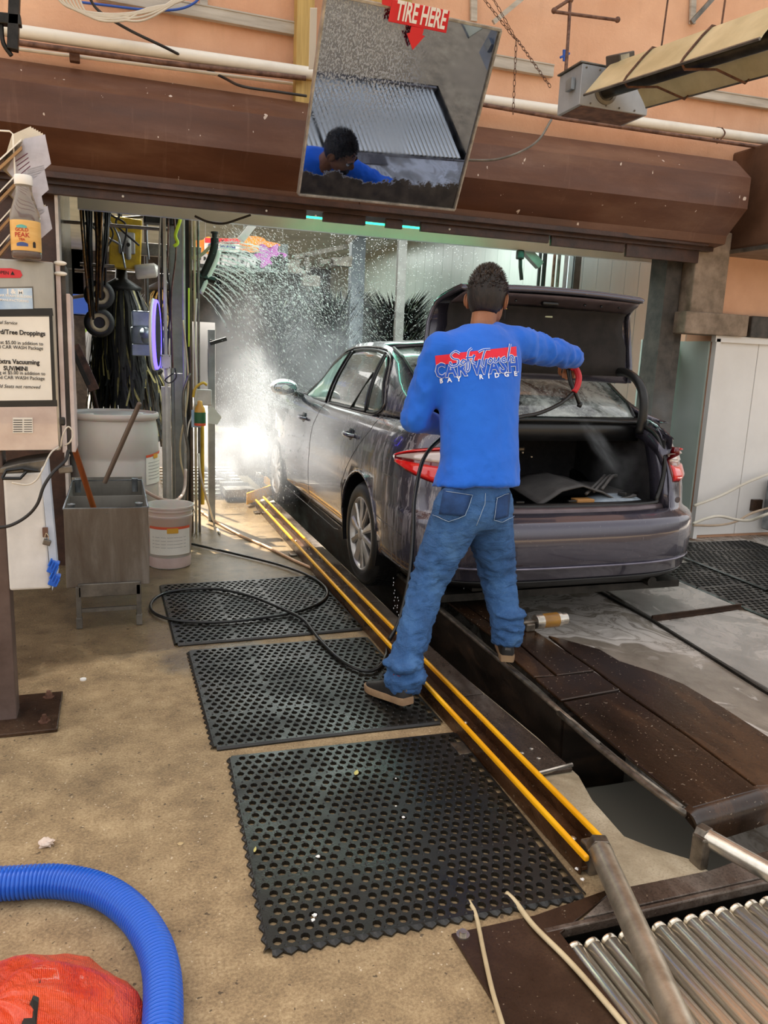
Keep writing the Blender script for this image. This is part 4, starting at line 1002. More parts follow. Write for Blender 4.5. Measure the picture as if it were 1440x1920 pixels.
# lamps on the lid rear face and number plate, emblem
for sx in (-1, 1):
    lidobj(MB().prism([Vector((sx*.58, -.440, -.07)), Vector((sx*.36, -.452, -.08)), Vector((sx*.30, -.458, -.12)), Vector((sx*.40, -.460, -.165)), Vector((sx*.565, -.448, -.16))], (0, -.014, 0)), 'lid_lamp', M_red, bevel=.006)
M_plate_y = NT('orange_plate').set(color='#e0a030', rough=.4).m; M_ink = NT('dark_blue_ink').set(color='#1c2440', rough=.5).m; M_silver = NT('silver_lettering').set(color='#d8d8d6', metal=.8, rough=.2).m
pl = lidobj(MB().box((0, -.478, -.165), (.305, .008, .155)), 'number_plate', M_plate_y, bevel=.004)
def on_lid(txt, size, x, z, m, y=-.484, sp=1.0, par=None):
    return text_mesh(txt, size, m, 'lettering', .0015, parent=par or lid, space=sp, mtx=frame_m((x, y, z), (1, 0, 0), (0, 0, 1)))
on_lid('JKY-81', .075, 0, -.17, M_ink, par=pl); on_lid('NEW YORK', .022, 0, -.105, M_ink, par=pl)
on_lid('CAMRY', .034, -.36, -.045, M_silver, y=-.447, sp=1.3)
lid.rotation_euler = (-LIDROT*1.0, 0, 0)
lid.rotation_euler = (R(-99), 0, 0)
# gooseneck hinges
for sx in (-1, 1):
    hp_ = spline([V3(sx*.56, -.42, 1.33), V3(sx*.57, -.50, 1.33), V3(sx*.585, -.59, 1.29), V3(sx*.59, -.655, 1.21), V3(sx*.59, -.67, 1.10), V3(sx*.585, -.66, 1.0)], 5)
    MB().tube(hp_, [.026]*len(hp_), 8).build('hinge_arm', M_black, car, smooth=True)
# ================================================================= THE WORKER
def cloth(name, a, b, scale=5, rough=.85, bumps=.5, bs=14):
    t = NT(name); v = t.coord(); t.set(color=t.ramp(t.noise(v, scale, 6, .6), [(.3, a), (.7, b)]), rough=rough)
    t.b.inputs['Sheen Weight'].default_value = .15
    t.bump(t.math('ADD', t.math('MULTIPLY', t.noise(v, bs, 4, .5, .6), 1.0), t.math('MULTIPLY', t.noise(v, 400, 2, .5), .08)), bumps, .02); return t.m
M_skin = mat('skin', '#8a5638', '#a06a48', 9, .5, bump=.1, bscale=90)
M_shirt = cloth('blue_cotton', '#1560cc', '#1f70e2', 3, .88, .35, 9)
def denim():
    t = NT('blue_denim'); v = t.coord(); n = t.noise(t.coord((1, 1, .6)), 5, 8, .65, .3); f = t.noise(v, 260, 3, .8)
    c = t.ramp(n, [(.3, '#24426c'), (.52, '#355f93'), (.72, '#5480b2')]); c = t.mix(t.ramp(f, [(.5, 0.), (.8, .3)]), c, '#86a9cf')
    t.set(color=c, rough=.9); t.bump(t.math('ADD', t.math('MULTIPLY', t.noise(t.coord((1, 1, 2.2)), 11, 5, .55, .8), 1.0), t.math('MULTIPLY', f, .12)), .7, .03); return t.m
M_denim = denim()
M_hair = mat('dark_hair', '#0e0a08', '#2a201a', 60, .6, bump=.9, bscale=140, stretch=(1, 1, .3))
M_shoe = mat('black_shoe_leather', '#121110', '#201e1c', 12, .5, bump=.15)
M_sole = mat('gum_sole', '#8b6d52', '#a68865', 12, .6)
def plaid():
    t = NT('red_plaid'); v = t.coord((28, 28, 28)); w1 = t.n('ShaderNodeTexChecker'); w1.inputs['Scale'].default_value = 1.3; t.l(v, w1.inputs[0])
    w1.inputs[1].default_value = lin('#9c1414'); w1.inputs[2].default_value = lin('#2a0c0c'); t.set(color=w1.outputs[0], rough=.9); return t.m
M_plaid = plaid()
person = empty('person', (1.45, 2.95, 0), 'man in a blue long-sleeved shirt and jeans, seen from behind, hosing the open boot', 'person')
PO = Vector((1.45, 2.95, 0))
def J(px, py, Y): return aty(px, py, Y)-PO
def capsule(mb, a, b, ra, rb, n=14, ea=1, flat=None):
    """tapered limb with round ends"""
    a = Vector(a); b = Vector(b); d = (b-a); L = d.length; u = d.normalized() if L > 0 else Vector((0, 0, 1))
    pts = [a-u*ra*.98, a-u*ra*.8, a-u*ra*.4, a]+[a.lerp(b, k/6) for k in range(1, 6)]+[b, b+u*rb*.4, b+u*rb*.8, b+u*rb*.98]
    rr = [ra*.2, ra*.6, ra*.917, ra]+[ra+(rb-ra)*k/6 for k in range(1, 6)]+[rb, rb*.917, rb*.6, rb*.2]
    mb.tube(pts, rr, n)
def ring(c, rx, ry, rot=0, tilt=None, n=24, ex=2.3):
    out = []
    for k in range(n):
        a = 2*PI*k/n; ca, sa = math.cos(a), math.sin(a)
        v = Vector((rx*math.copysign(abs(ca)**(2/ex), ca), ry*math.copysign(abs(sa)**(2/ex), sa), 0))
        v = Euler(tilt or (0, 0, 0)).to_matrix() @ (Matrix.Rotation(rot, 3, 'Z') @ v); out.append(Vector(c)+v)
    return out
def wrinkle(o, amp, fr, seed=0, zs=1.0, mask=None):
    nr = [v.normal.copy() for v in o.data.vertices]
    for v, nn in zip(o.data.vertices, nr):
        p = Vector((v.co.x*fr, v.co.y*fr, v.co.z*fr*zs+seed)); d = noise.noise(p)+.5*noise.noise(p*2.1)
        r_ = 1-abs(d)*2.2; k = mask(v.co) if mask else 1
        v.co += nn*amp*k*(r_*.8-.3)
def remeshed(mb, name, m, vox=.011, smooth=6, parent=None, sub=False):
    o = mb.build(name, m, None, fix=True)
    md = o.modifiers.new('r', 'REMESH'); md.mode = 'VOXEL'; md.voxel_size = vox
    if smooth: s2 = o.modifiers.new('sm', 'SMOOTH'); s2.iterations = smooth; s2.factor = .6
    bpy.context.view_layer.update(); dg = bpy.context.evaluated_depsgraph_get()
    me = bpy.data.meshes.new_from_object(o.evaluated_get(dg)); old = o.data; o.modifiers.clear(); o.data = me; bpy.data.meshes.remove(old)
    me.name = name; me.materials.clear(); me.materials.append(m); me.polygons.foreach_set('use_smooth', [True]*len(me.polygons))
    if parent: o.parent = parent
    return o
# --- joints (pixel of the photograph, depth)
hipc = J(888, 945, 2.98); hipL = J(850, 960, 2.96); hipR = J(922, 955, 3.00)
kneeL = J(803, 1090, 2.97); kneeR = J(933, 1080, 3.02)
ankL = J(757, 1270, 2.80); ankR = J(950, 1196, 2.90)
shL = J(818, 650, 3.12); shR = J(975, 640, 3.22)
elL = J(778, 785, 3.14); wrL = J(835, 800, 3.42)
elR = J(1068, 668, 3.38); wrR = J(1070, 684, 3.60)
neck = J(903, 618, 3.20); head = J(913, 560, 3.26)
# --- shirt
sh = MB()
def T(px, py, Y, wpx, ry, tilt=-.12, rot=R(8)):  # torso ring given centre pixel, depth, pixel half width
    rx = wpx*Y*1.05/F_PX; return ring(J(px, py, Y), rx, ry, rot, (tilt, 0, 0))
sh.loft([T(894, 912, 3.00, 92, .155), T(896, 900, 3.005, 88, .148), T(900, 860, 3.02, 80, .136), T(899, 810, 3.05, 80, .132), T(898, 760, 3.08, 82, .132), T(897, 715, 3.11, 87, .132), T(896, 675, 3.14, 93, .125), T(897, 650, 3.155, 88, .110), T(899, 632, 3.165, 72, .092), T(902, 618, 3.17, 50, .072), T(903, 610, 3.18, 38, .06)])
capsule(sh, shL+Vector((.02, 0, -.01)), elL, .078, .062); capsule(sh, elL, wrL, .060, .044)
capsule(sh, shR+Vector((-.03, -.01, -.01)), elR, .082, .060); capsule(sh, elR, wrR+Vector((0, -.05, .03)), .056, .044)
capsule(sh, J(850, 655, 3.13), J(945, 648, 3.19), .078, .078)
capsule(sh, J(880, 628, 3.17), J(818, 655, 3.14), .045, .060); capsule(sh, J(925, 622, 3.2), J(985, 645, 3.23), .048, .062)
shirt = remeshed(sh, 'shirt', M_shirt, .011, 8, person)
def smask(c):
    w = c+PO; z = w.z
    low = max(0, min(1, (1.18-z)/.25)); arm = 1 if (w.x < 1.26 or w.x > 1.78) else 0
    return .25+.9*low*.6+.9*arm
wrinkle(shirt, .010, 9, 3, .7, smask); wrinkle(shirt, .004, 22, 9, .8, smask)
# --- jeans
je = MB()
def Rg(p, r1, r2, rot=0, tilt=(0, 0, 0)): return ring(p, r1, r2, rot, tilt, 20, 2.1)
capsule(je, hipL+Vector((.02, .0, -.01)), kneeL, .112, .078); capsule(je, kneeL, ankL+Vector((0, 0, .04)), .078, .064)
capsule(je, hipR+Vector((-.02, .0, -.01)), kneeR, .112, .080); capsule(je, kneeR, ankR+Vector((0, 0, .04)), .080, .062)
je.loft([Rg(J(889, 985, 2.98), .148, .115, R(5)), Rg(J(889, 960, 2.975), .170, .128, R(5)), Rg(J(890, 930, 2.98), .162, .122, R(5)), Rg(J(893, 908, 2.99), .148, .112, R(5)), Rg(J(896, 890, 3.0), .138, .100, R(5))])
je.ell(J(848, 955, 2.93), (.085, .075, .10), 10); je.ell(J(928, 950, 2.97), (.085, .075, .10), 10)
# stacked folds at the ankles
je.tube([ankL+Vector((-.004, -.012, .035)), ankL+Vector((0, -.006, -.005)), ankL+Vector((.005, 0, -.055))], [.078, .082, .070], 16)
je.tube([ankR+Vector((0, 0, .08)), ankR+Vector((0, 0, .03)), ankR+Vector((0, 0, -.025))], [.070, .070, .060], 16)
je.ell(ankL+Vector((-.012, -.01, .065)), (.084, .080, .020), 10); je.ell(ankL+Vector((.01, -.012, .01)), (.088, .084, .020), 10); je.ell(ankR+Vector((.005, 0, .115)), (.078, .074, .018), 10); je.ell(ankR+Vector((0, 0, .065)), (.076, .074, .018), 10)
je.ell(kneeL+Vector((0, -.012, .03)), (.085, .080, .018), 10, Matrix.Rotation(R(-20), 3, 'Y'))
jeans = remeshed(je, 'jeans', M_denim, .011, 5, person)
def jmask(c):
    z = (c+PO).z; return .35+.9*math.exp(-((z-.52)/.10)**2)+1.0*math.exp(-((z-.20)/.13)**2)
wrinkle(jeans, .013, 10, 7, 2.4, jmask); wrinkle(jeans, .005, 24, 1, 1.8, jmask)
JB = BVHTree.FromPolygons([v.co.copy() for v in jeans.data.vertices], [tuple(p.vertices) for p in jeans.data.polygons])
SBV = BVHTree.FromPolygons([v.co.copy() for v in shirt.data.vertices], [tuple(p.vertices) for p in shirt.data.polygons])
def onto(bvh, px, py, off=.003):
    o_ = CAM-PO; d = ray(px, py).normalized(); h = bvh.ray_cast(o_, d)
    return (h[0]+h[1]*off) if h[0] else None
def stitch(bvh, pts, name, m, r, parent, off=.002, n=6):
    P = []
    for a, b in zip(pts[:-1], pts[1:]):
        for k in range(n):
            q = onto(bvh, a[0]+(b[0]-a[0])*k/n, a[1]+(b[1]-a[1])*k/n, off)
            if q: P.append(q)
    q = onto(bvh, *pts[-1], off)
    if q: P.append(q)
    if len(P) > 2: return MB().tube(P, r, 5).build(name, m, parent, smooth=True)
M_thread = mat('pale_thread', '#8ea6c0', '#a9bccd', 40, .8); M_dden = mat('dark_denim', '#1c3862', '#26497c', 20, .9, bump=.3, bscale=200)
def patch(bvh, quad4, name, m, parent, off=.004, n=8):
    """cloth patch laid on the body between four pixels"""
    a, b, c_, d = quad4; rows = []
    for i in range(n+1):
        row = []
        for j in range(n+1):
            u, v = i/n, j/n
            x = (a[0]*(1-u)+b[0]*u)*(1-v)+(d[0]*(1-u)+c_[0]*u)*v; y = (a[1]*(1-u)+b[1]*u)*(1-v)+(d[1]*(1-u)+c_[1]*u)*v
            q = onto(bvh, x, y, off); row.append(q if q else Vector((0, 0, 0)))
        if all(q.length > 0 for q in row): rows.append(row)
    if len(rows) > 1: return MB().loft(rows, closed=False).build(name, m, parent, smooth=True, solid=.002)
pk1 = patch(JB, ((814, 918), (886, 927), (870, 968), (808, 962)), 'pocket', M_dden, jeans)
pk2 = patch(JB, ((930, 932), (972, 918), (968, 965), (925, 975)), 'pocket', M_dden, jeans)
stitch(JB, [(812, 920), (886, 929), (871, 966), (842, 977), (808, 962)], 'pocket_seam', M_thread, .0012, jeans, .0065)
stitch(JB, [(929, 934), (974, 918)], 'pocket_seam', M_thread, .0012, jeans, .0065); stitch(JB, [(931, 933), (925, 974), (940, 978), (966, 966)], 'pocket_seam', M_thread, .0012, jeans, .0065)
stitch(JB, [(910, 925), (909, 945), (900, 968), (893, 985)], 'centre_seam', M_thread, .0013, jeans, .002)
# hem of the shirt: a folded band
hemp = []
# --- logo on the back of the shirt
M_lw = NT('white_print').set(color='#f2f4f8', rough=.7).m; M_lr = NT('red_print').set(color='#e3213a', rough=.7).m; M_lb = NT('blue_print').set(color='#1e56c4', rough=.8).m
logo = empty('back_print', (0, 0, 0)); logo.parent = person
def lay(o, off):
    """project a flat print drawn in pixels onto the shirt; every vertex keeps its own height"""
    me = o.data
    b = bmesh.new(); b.from_mesh(me); bmesh.ops.triangulate(b, faces=b.faces)
    for _ in range(3):
        le = [e for e in b.edges if e.calc_length() > 9]
        if not le: break
        bmesh.ops.subdivide_edges(b, edges=le, cuts=1, use_grid_fill=True)
        bmesh.ops.triangulate(b, faces=b.faces)
    b.to_mesh(me); b.free()
    for v in me.vertices:
        q = onto(SBV, v.co.x, v.co.y, off); 
        v.co = q if q else J(v.co.x, v.co.y, 3.0)
    o.parent = logo
def px_text(txt, size, cx, cy, m, slope=0, off=.003, space=1, shear=0, outline=0, sx=1.0, bold=0):
    cu = bpy.data.curves.new('lettering', 'FONT'); cu.body = txt; cu.size = size; cu.align_x = 'CENTER'; cu.align_y = 'CENTER'; cu.space_character = space; cu.shear = shear; cu.offset = outline+bold; cu.resolution_u = 2
    o = bpy.data.objects.new('lettering', cu); COL.objects.link(o); bpy.context.view_layer.update()
    me = bpy.data.meshes.new_from_object(o); bpy.data.objects.remove(o); n = bpy.data.objects.new('lettering', me); COL.objects.link(n)
    me.materials.clear(); me.materials.append(m)
    c, s = math.cos(slope), math.sin(slope)
    for v in me.vertices:
        x, y = v.co.x*sx, -v.co.y; v.co = Vector((cx+x*c-y*s, cy+x*s+y*c, 0))
    lay(n, off)
    if size > 30:      # big print: every letter its own piece
        b = bmesh.new(); b.from_mesh(n.data); seen = set()
        for v0 in b.verts:
            if v0 in seen: continue
            st_ = [v0]; isl = set()
            while st_:
                v = st_.pop()
                if v in isl: continue
                isl.add(v); st_ += [e.other_vert(v) for e in v.link_edges if e.other_vert(v) not in isl]
            seen |= isl; L_ = list(isl); ix = {v: i for i, v in enumerate(L_)}
            MB().add([v.co for v in L_], [tuple(ix[v] for v in f.verts) for f in b.faces if f.verts[0] in isl]).build('printed_letter', m, logo, fix=False)
        b.free(); bpy.data.objects.remove(n); return None
    return n
SL = R(-4.5)
bar = MB().add([(816, 667, 0), (967, 650, 0), (968, 668, 0), (817, 685, 0)], [(0, 1, 2, 3)]).build('red_bar', M_lr, None, fix=False)
b = bmesh.new(); b.from_mesh(bar.data); bmesh.ops.subdivide_edges(b, edges=b.edges, cuts=14, use_grid_fill=True); b.to_mesh(bar.data); b.free(); lay(bar, .0032)
px_text('CAR WASH', 38, 893, 691, M_lw, SL, .0042, 1.12, 0, .020*37, .735, .035*37)
px_text('CAR WASH', 38, 893, 691, M_lb, SL, .0056, 1.12, 0, 0, .735, .028*37)
px_text('B  A  Y        R  I  D  G  E', 12, 896, 708, M_lw, R(-5.5), .0042, 1.12, 0, .35, 1.02)
def strokes(paths, w, m, off, name):
    """hand-drawn script strokes in pixels"""
    for P in paths:
        P = spline([(x, y, 0) for x, y in P], 5); mb = MB(); rows = []
        for i, p in enumerate(P):
            d = (P[min(i+1, len(P)-1)]-P[max(0, i-1)]); d.normalize(); nrm = Vector((-d.y, d.x, 0))
            rows.append([onto(SBV, *(p+nrm*w)[:2], off), onto(SBV, *(p-nrm*w)[:2], off)])
        if all(q for r_ in rows for q in r_): mb.loft(rows, closed=False).build(name, m, logo)
Spt = [[(862, 664), (853, 660), (845, 666), (850, 673), (860, 676), (858, 685), (848, 688), (843, 683)], [(868, 675), (864, 681), (868, 684), (873, 678), (868, 675)], [(884, 654), (878, 660), (876, 675), (874, 692), (877, 697), (880, 688), (878, 674)], [(873, 672), (884, 671), (890, 668)], [(888, 666), (886, 680), (891, 682)], [(896, 662), (905, 657), (918, 656)], [(909, 657), (905, 668), (902, 684), (906, 690)], [(918, 672), (914, 679), (918, 682), (922, 676), (918, 672)], [(926, 671), (925, 679), (930, 679), (934, 671), (934, 680)], [(946, 670), (940, 673), (941, 679), (948, 677)], [(955, 646), (953, 658), (950, 679), (955, 668), (960, 670), (958, 678), (962, 679)]]
strokes(Spt, 2.1, M_lw, .0060, 'script_outline'); strokes(Spt, 1.15, M_lb, .0068, 'script')
# --- body: head, neck, hands as one skin surface
bd = MB()
HO = head
yaw = R(-38)   # turned to the right
HM = Matrix.Rotation(yaw, 3, 'Z') @ Matrix.Rotation(R(-12), 3, 'X')
HM = HM @ Matrix.Scale(1.10, 3)
def H(x, y, z): return HO+HM @ Vector((x, y, z))
bd.ell(H(0, 0, .02), (.074, .094, .100), 14, HM); bd.ell(H(0, .035, -.03), (.062, .068, .085), 12, HM); bd.ell(H(0, .055, -.085), (.038, .036, .030), 10, HM)
capsule(bd, neck+Vector((0, .0, -.06)), H(0, -.015, -.06), .060, .056)
bd.ell(H(0, .105, -.015), (.013, .020, .026), 8, HM); bd.ell(H(0, .098, -.005), (.011, .012, .035), 8, HM)
bd.ell(H(0, .092, -.062), (.024, .012, .009), 8, HM); bd.ell(H(0, .088, .022), (.052, .014, .010), 8, HM)
def hand(mb, wr, dirv, palmn, side, curl=.9):
    """palm with four curled fingers and a thumb"""
    d = Vector(dirv).normalized(); nrm = Vector(palmn).normalized(); nrm = (nrm-d*nrm.dot(d)).normalized(); s = d.cross(nrm)*side
    mm_ = Matrix((s, d, nrm)).transposed()
    mb.ell(wr+d*.045, (.040, .052, .016), 10, mm_)
    capsule(mb, wr-d*.03, wr+d*.02, .026, .026, 10)
    for k, (off, ln) in enumerate(((-.030, .068), (-.010, .078), (.010, .073), (.029, .058))):
        p = wr+d*.085+s*off; a = 0; segs = [p-d*.02]
        for q, fr in enumerate((.42, .32, .26)):
            a += curl*(.35 if q == 0 else .9); p = p+(d*math.cos(a)+nrm*math.sin(a))*ln*fr; segs.append(p.copy())
        mb.tube(spline(segs, 3), [.0095]*3+[.009]*3+[.008]*3+[.007], 8)
    p = wr+d*.02-s*.030; mb.tube([p, p+d*.025-s*.022+nrm*.012, p+d*.055-s*.022+nrm*.030, p+d*.070-s*.008+nrm*.040], [.013, .012, .010, .008], 8)
hand(bd, wrR, (wrR-elR+Vector((0, .02, -.04))), (0, .2, -1), -1, 1.0)
hand(bd, wrL, Vector((.9, .45, -.1)), (.2, .1, -1), 1, 1.0)
capsule(bd, elR.lerp(wrR, .5), wrR, .036, .028, 10); capsule(bd, elL.lerp(wrL, .6), wrL, .038, .028, 10)
for a_, b_ in ((neck+Vector((0, -.0, -.05)), shL+Vector((.03, 0, -.02))), (shL+Vector((.03, 0, -.02)), elL), (elL, wrL), (neck+Vector((0, 0, -.05)), shR+Vector((-.03, 0, -.02))), (shR+Vector((-.03, 0, -.02)), elR), (elR, wrR)): capsule(bd, a_, b_, .034, .030, 10)
skin = remeshed(bd, 'body', M_skin, .0052, 3, person)
# ears
for sx in (-1, 1):
    e = MB(); e.ell(H(sx*.077, .002, -.012), (.010, .020, .031), 8, HM @ Matrix.Rotation(sx*R(18), 3, 'Z')); e.ell(H(sx*.082, -.006, -.010), (.005, .018, .028), 8, HM @ Matrix.Rotation(sx*R(30), 3, 'Z')); e.build('ear', M_skin, person, smooth=True)
M_eye = NT('eye_white').set(color='#e8e4de', rough=.2).m
for sx in (-1, 1):
    o = MB().ell(H(sx*.030, .088, .005), .011, 8).build('eye', M_eye, person, smooth=True); MB().ell(H(sx*.030, .0965, .005), .005, 6).build('iris', M_hair, o)
    MB().tube([H(sx*.016, .100, .024), H(sx*.032, .100, .029), H(sx*.050, .090, .024)], .004, 6).build('eyebrow', M_hair, person, smooth=True)
MB().lathe([(.003, 0), (.003, .003)], H(.083, .004, -.040), 8).build('earring', NT('gold').set(color='#d8b060', metal=1, rough=.2).m, person)
MB().tube([H(.075, .015, -.02), H(.070, .055, -.065), H(.03, .098, -.062)], .0015, 5).build('mask_strap', M_black, person)
mk = MB(); mk.ell(H(0, .080, -.075), (.045, .035, .040), 10, HM); mk.build('beard', M_hair, person, smooth=True)
# hair: cap over the skull, with short tufts
hr2 = MB()
hr2.ell(H(0, -.006, .016), (.0790, .098, .112), 22, HM)
ho = hr2.build('hair', M_hair, person, fix=True, smooth=True)
b = bmesh.new(); b.from_mesh(ho.data); HI = HM.inverted()
dl = []
for v in b.verts:
    l_ = HI @ (v.co-HO); 
    lim = -.072 if l_.y < -.02 else -.072+(l_.y+.02)*1.1
    if l_.y > .03: lim = .055 if l_.y > .06 else -.017+(l_.y-.03)*2.4
    if l_.z < lim: dl.append(v)
bmesh.ops.delete(b, geom=dl, context='VERTS'); b.to_mesh(ho.data); b.free(); ho.modifiers.new('s', 'SOLIDIFY').thickness = .006
tf = MB(); rnd = random.Random(4)
for k in range(1500):
    th = rnd.uniform(0, .5*PI)**1.0; ph = rnd.uniform(0, 2*PI)
    n_ = Vector((math.sin(th)*math.cos(ph), math.sin(th)*math.sin(ph), math.cos(th)))
    l_ = Vector((n_.x*.079, n_.y*.098-.006, n_.z*.112+.016))
    if l_.y > .06 and l_.z < .06: continue
    L_ = .010+.010*max(0, n_.z); t_ = (n_+Vector((rnd.uniform(-.6, .6), rnd.uniform(-.6, .6)+.3, rnd.uniform(-.4, .4)))).normalized()
    a = H(*l_); b_ = H(*(l_+t_*L_)); s_ = (b_-a).orthogonal().normalized()*.0022; s2 = s_.cross(b_-a).normalized()*.0022
    tf.add([a+s_, a-s_*.5+s2, a-s_*.5-s2, b_], [(0, 1, 3), (1, 2, 3), (2, 0, 3)])
tag(tf.build('hair_tufts', mat('lighter_hair_tufts', '#1a1411', '#4a3d35', 40, .45), ho, fix=False), kind='stuff')  # tufts in a lighter brown than the hair cap
# --- shoes
def shoe(heel, toe_dir, up_tilt, name):
    """heel: point on the ground under the heel; toe direction in plan"""
    f_ = Vector(toe_dir).normalized(); s_ = Vector((f_.y, -f_.x, 0)).normalized(); u_ = s_.cross(f_)
    if u_.z < 0: u_ = -u_
    def P(l, w, h): return heel+f_*l+s_*w+u_*h
    so = MB(); rings = []
    out = [(-.015, .026), (.0, .033), (.05, .034), (.11, .038), (.17, .044), (.22, .043), (.26, .032), (.28, .014)]
    for h, k in ((0, .96), (.012, 1.0), (.026, 1.02), (.030, .98)):
        rings.append([P(l, w*k, h) for l, w in out]+[P(l, -w*k, h) for l, w in reversed(out)])
    so.loft(rings); e = so.build('sole', M_sole, None, smooth=True, angle=50)
    up = MB(); rg = []
    for l, w, h, b0 in ((-.012, .022, .085, .028), (.01, .032, .10, .028), (.05, .034, .10, .028), (.09, .036, .092, .028), (.13, .039, .075, .028), (.18, .041, .058, .028), (.23, .037, .048, .028), (.265, .022, .038, .028)):
        rg.append([P(l, w*math.cos(a), b0+(h-b0)*max(0, math.sin(a))) for a in [PI*k/10 for k in range(11)]])
    up.loft(rg, closed=True)
    u = up.build('upper', M_shoe, None, smooth=True, angle=70)
    co = MB(); co.tube([P(.035, 0, .07), P(.035, 0, .11), P(.03, 0, .125)], [.030, .032, .033], 14); c2 = co.build('plaid_cuff', M_plaid, None, smooth=True)
    lb = MB().box(P(-.016, .0, .062), (.024, .003, .012), Matrix((s_, f_, u_)).transposed()).build('heel_label', mat('grey_label', '#4a4744', '#6a6662', 30, .7), None)
    r = empty(name); r.parent = person
    for q in (e, u, c2, lb): q.parent = r
    return r
shoe(atz(762, 1320, .05)-PO, (-.27, .94, -.15), 0, 'shoe')
shoe(atz(950, 1240, .128)-PO+Vector((0, .0, .002)), (.40, .92, 0), 0, 'shoe')
# --- hose he holds: red grip, black nozzle
hzo = empty('hose_nozzle', wrR+PO, 'red and black spray nozzle with black hose held over the open boot', 'nozzle')
def N_(px, py, Y): return aty(px, py, Y)-(wrR+PO)
MB().tube(spline([N_(1068, 690, 3.57), N_(1078, 690, 3.56), N_(1085, 705, 3.54), N_(1083, 722, 3.53), N_(1076, 735, 3.53)], 5), .0165, 12).build('red_grip', NT('red_rubber').set(color='#c81e28', rough=.4).m, hzo, smooth=True)
MB().tube(spline([N_(1066, 692, 3.57), N_(1070, 715, 3.55), N_(1078, 735, 3.53), N_(1086, 757, 3.53)], 5), [.013]*10+[.010]*6, 10).build('lance', M_black, hzo, smooth=True)
MB().lathe([(.012, -.012), (.013, 0), (.011, .014)], N_(1087, 759, 3.53), 12, Matrix.Rotation(R(25), 3, 'Y')).build('tip', M_blackpl, hzo, smooth=True)
MB().tube(spline([N_(1076, 735, 3.53), N_(1050, 757, 3.50), N_(1010, 775, 3.46), N_(970, 783, 3.42), N_(930, 800, 3.35), N_(860, 805, 3.36), N_(800, 850, 3.30), N_(778, 930, 3.20), N_(775, 1000, 3.10), N_(768, 1080, 3.02), N_(750, 1160, 2.98), N_(730, 1200, 2.95)], 6), .0095, 10).build('hose', M_hose, hzo, smooth=True)
# ================================================================= OVERHEAD: mirror, pipes, heater
M_chain = mat('rusty_chain', '#3a2218', '#6b4630', 40, .7, bump=.3)
M_sred = NT('sign_red').set(color='#d8202a', rough=.4).m; M_swhite = NT('sign_white').set(color='#f2efe9', rough=.5).m
mtl, mtr, mbr, mbl = Vector((.9095, 3.7081, 2.975)), Vector((1.8056, 3.7882, 2.9984)), Vector((1.8054, 4.1983, 2.2327)), Vector((.9093, 4.1182, 2.2093))
ax_ = (mtr-mtl).normalized(); ay_ = (mtl-mbl); MW, MH = (mtr-mtl).length, ay_.length; ay_ = (ay_-ax_*ay_.dot(ax_)).normalized(); az_ = ax_.cross(ay_)   # az_ faces down towards the ground
mirror = empty('inspection_mirror', mbl, 'large square framed mirror hung tilted over the tunnel opening', 'mirror')
mirror.rotation_euler = Matrix((ax_, ay_, az_)).transposed().to_euler()
def mirror_mat():
    t = NT('spotted_mirror'); v = t.coord()
    sep = t.n('ShaderNodeSeparateXYZ'); t.l(v, sep.inputs[0])
    # desilvered black edge at the bottom and water spots at the upper left
    n1 = t.noise(t.coord((1.0, 1, 1)), 6, 8, .7, .4)
    edge = t.math('ADD', sep.outputs[1], t.math('MULTIPLY', t.math('SUBTRACT', n1, .5), -.30))
    black = t.ramp(edge, [(.105, 1.), (.118, 0.)])
    sp = t.math('GREATER_THAN', t.noise(t.coord((1, .7, 1)), 120, 2, .6), .525)
    ux = t.n('ShaderNodeMapRange'); ux.inputs[1].default_value = .60; ux.inputs[2].default_value = .30; t.l(sep.outputs[0], ux.inputs[0])
    uy = t.n('ShaderNodeMapRange'); uy.inputs[1].default_value = .30; uy.inputs[2].default_value = .62; t.l(sep.outputs[1], uy.inputs[0])
    spot = t.math('MULTIPLY', sp, t.math('MULTIPLY', ux.outputs[0], uy.outputs[0]))
    haze = t.ramp(t.noise(v, 2.4, 5, .6), [(.45, 0.), (.75, .45)])
    film = t.math('MAXIMUM', t.math('MULTIPLY', spot, .75), t.math('MULTIPLY', haze, .30))
    c = t.mix(film, '#98a9c8', '#a3a9b0'); c = t.mix(black, c, t.ramp(t.noise(v, 14, 5), [(.4, '#0d0d10'), (.7, '#33302f')]))
    t.set(color=c, metal=t.math('SUBTRACT', 1.0, t.math('MAXIMUM', black, t.math('MULTIPLY', film, .9))), rough=t.ramp(t.math('MAXIMUM', film, black), [(0, .015), (.6, .35)])); return t.m
MB().box((MW/2, MH/2, -.004), (MW-.016, MH-.016, .006)).build('mirror_glass', mirror_mat(), mirror)
MB().box((MW/2, MH/2, -.014), (MW-.006, MH-.006, .012)).build('backing_board', M_conc, mirror)
M_alu = mat('aluminium_frame', '#8c8780', '#b9b3a8', 20, .4, .6, bump=.1)
for a, b, w_ in (((0, 0, 0), (MW, 0, 0), .012), ((0, 0, 0), (0, MH, 0), .010), ((MW, 0, 0), (MW, MH, 0), .010), ((0, MH, 0), (MW, MH, 0), .014)):
    MB().bar(a, b, w_, .03, (0, 0, 1)).build('frame_bar', M_alu, mirror, bevel=.002)
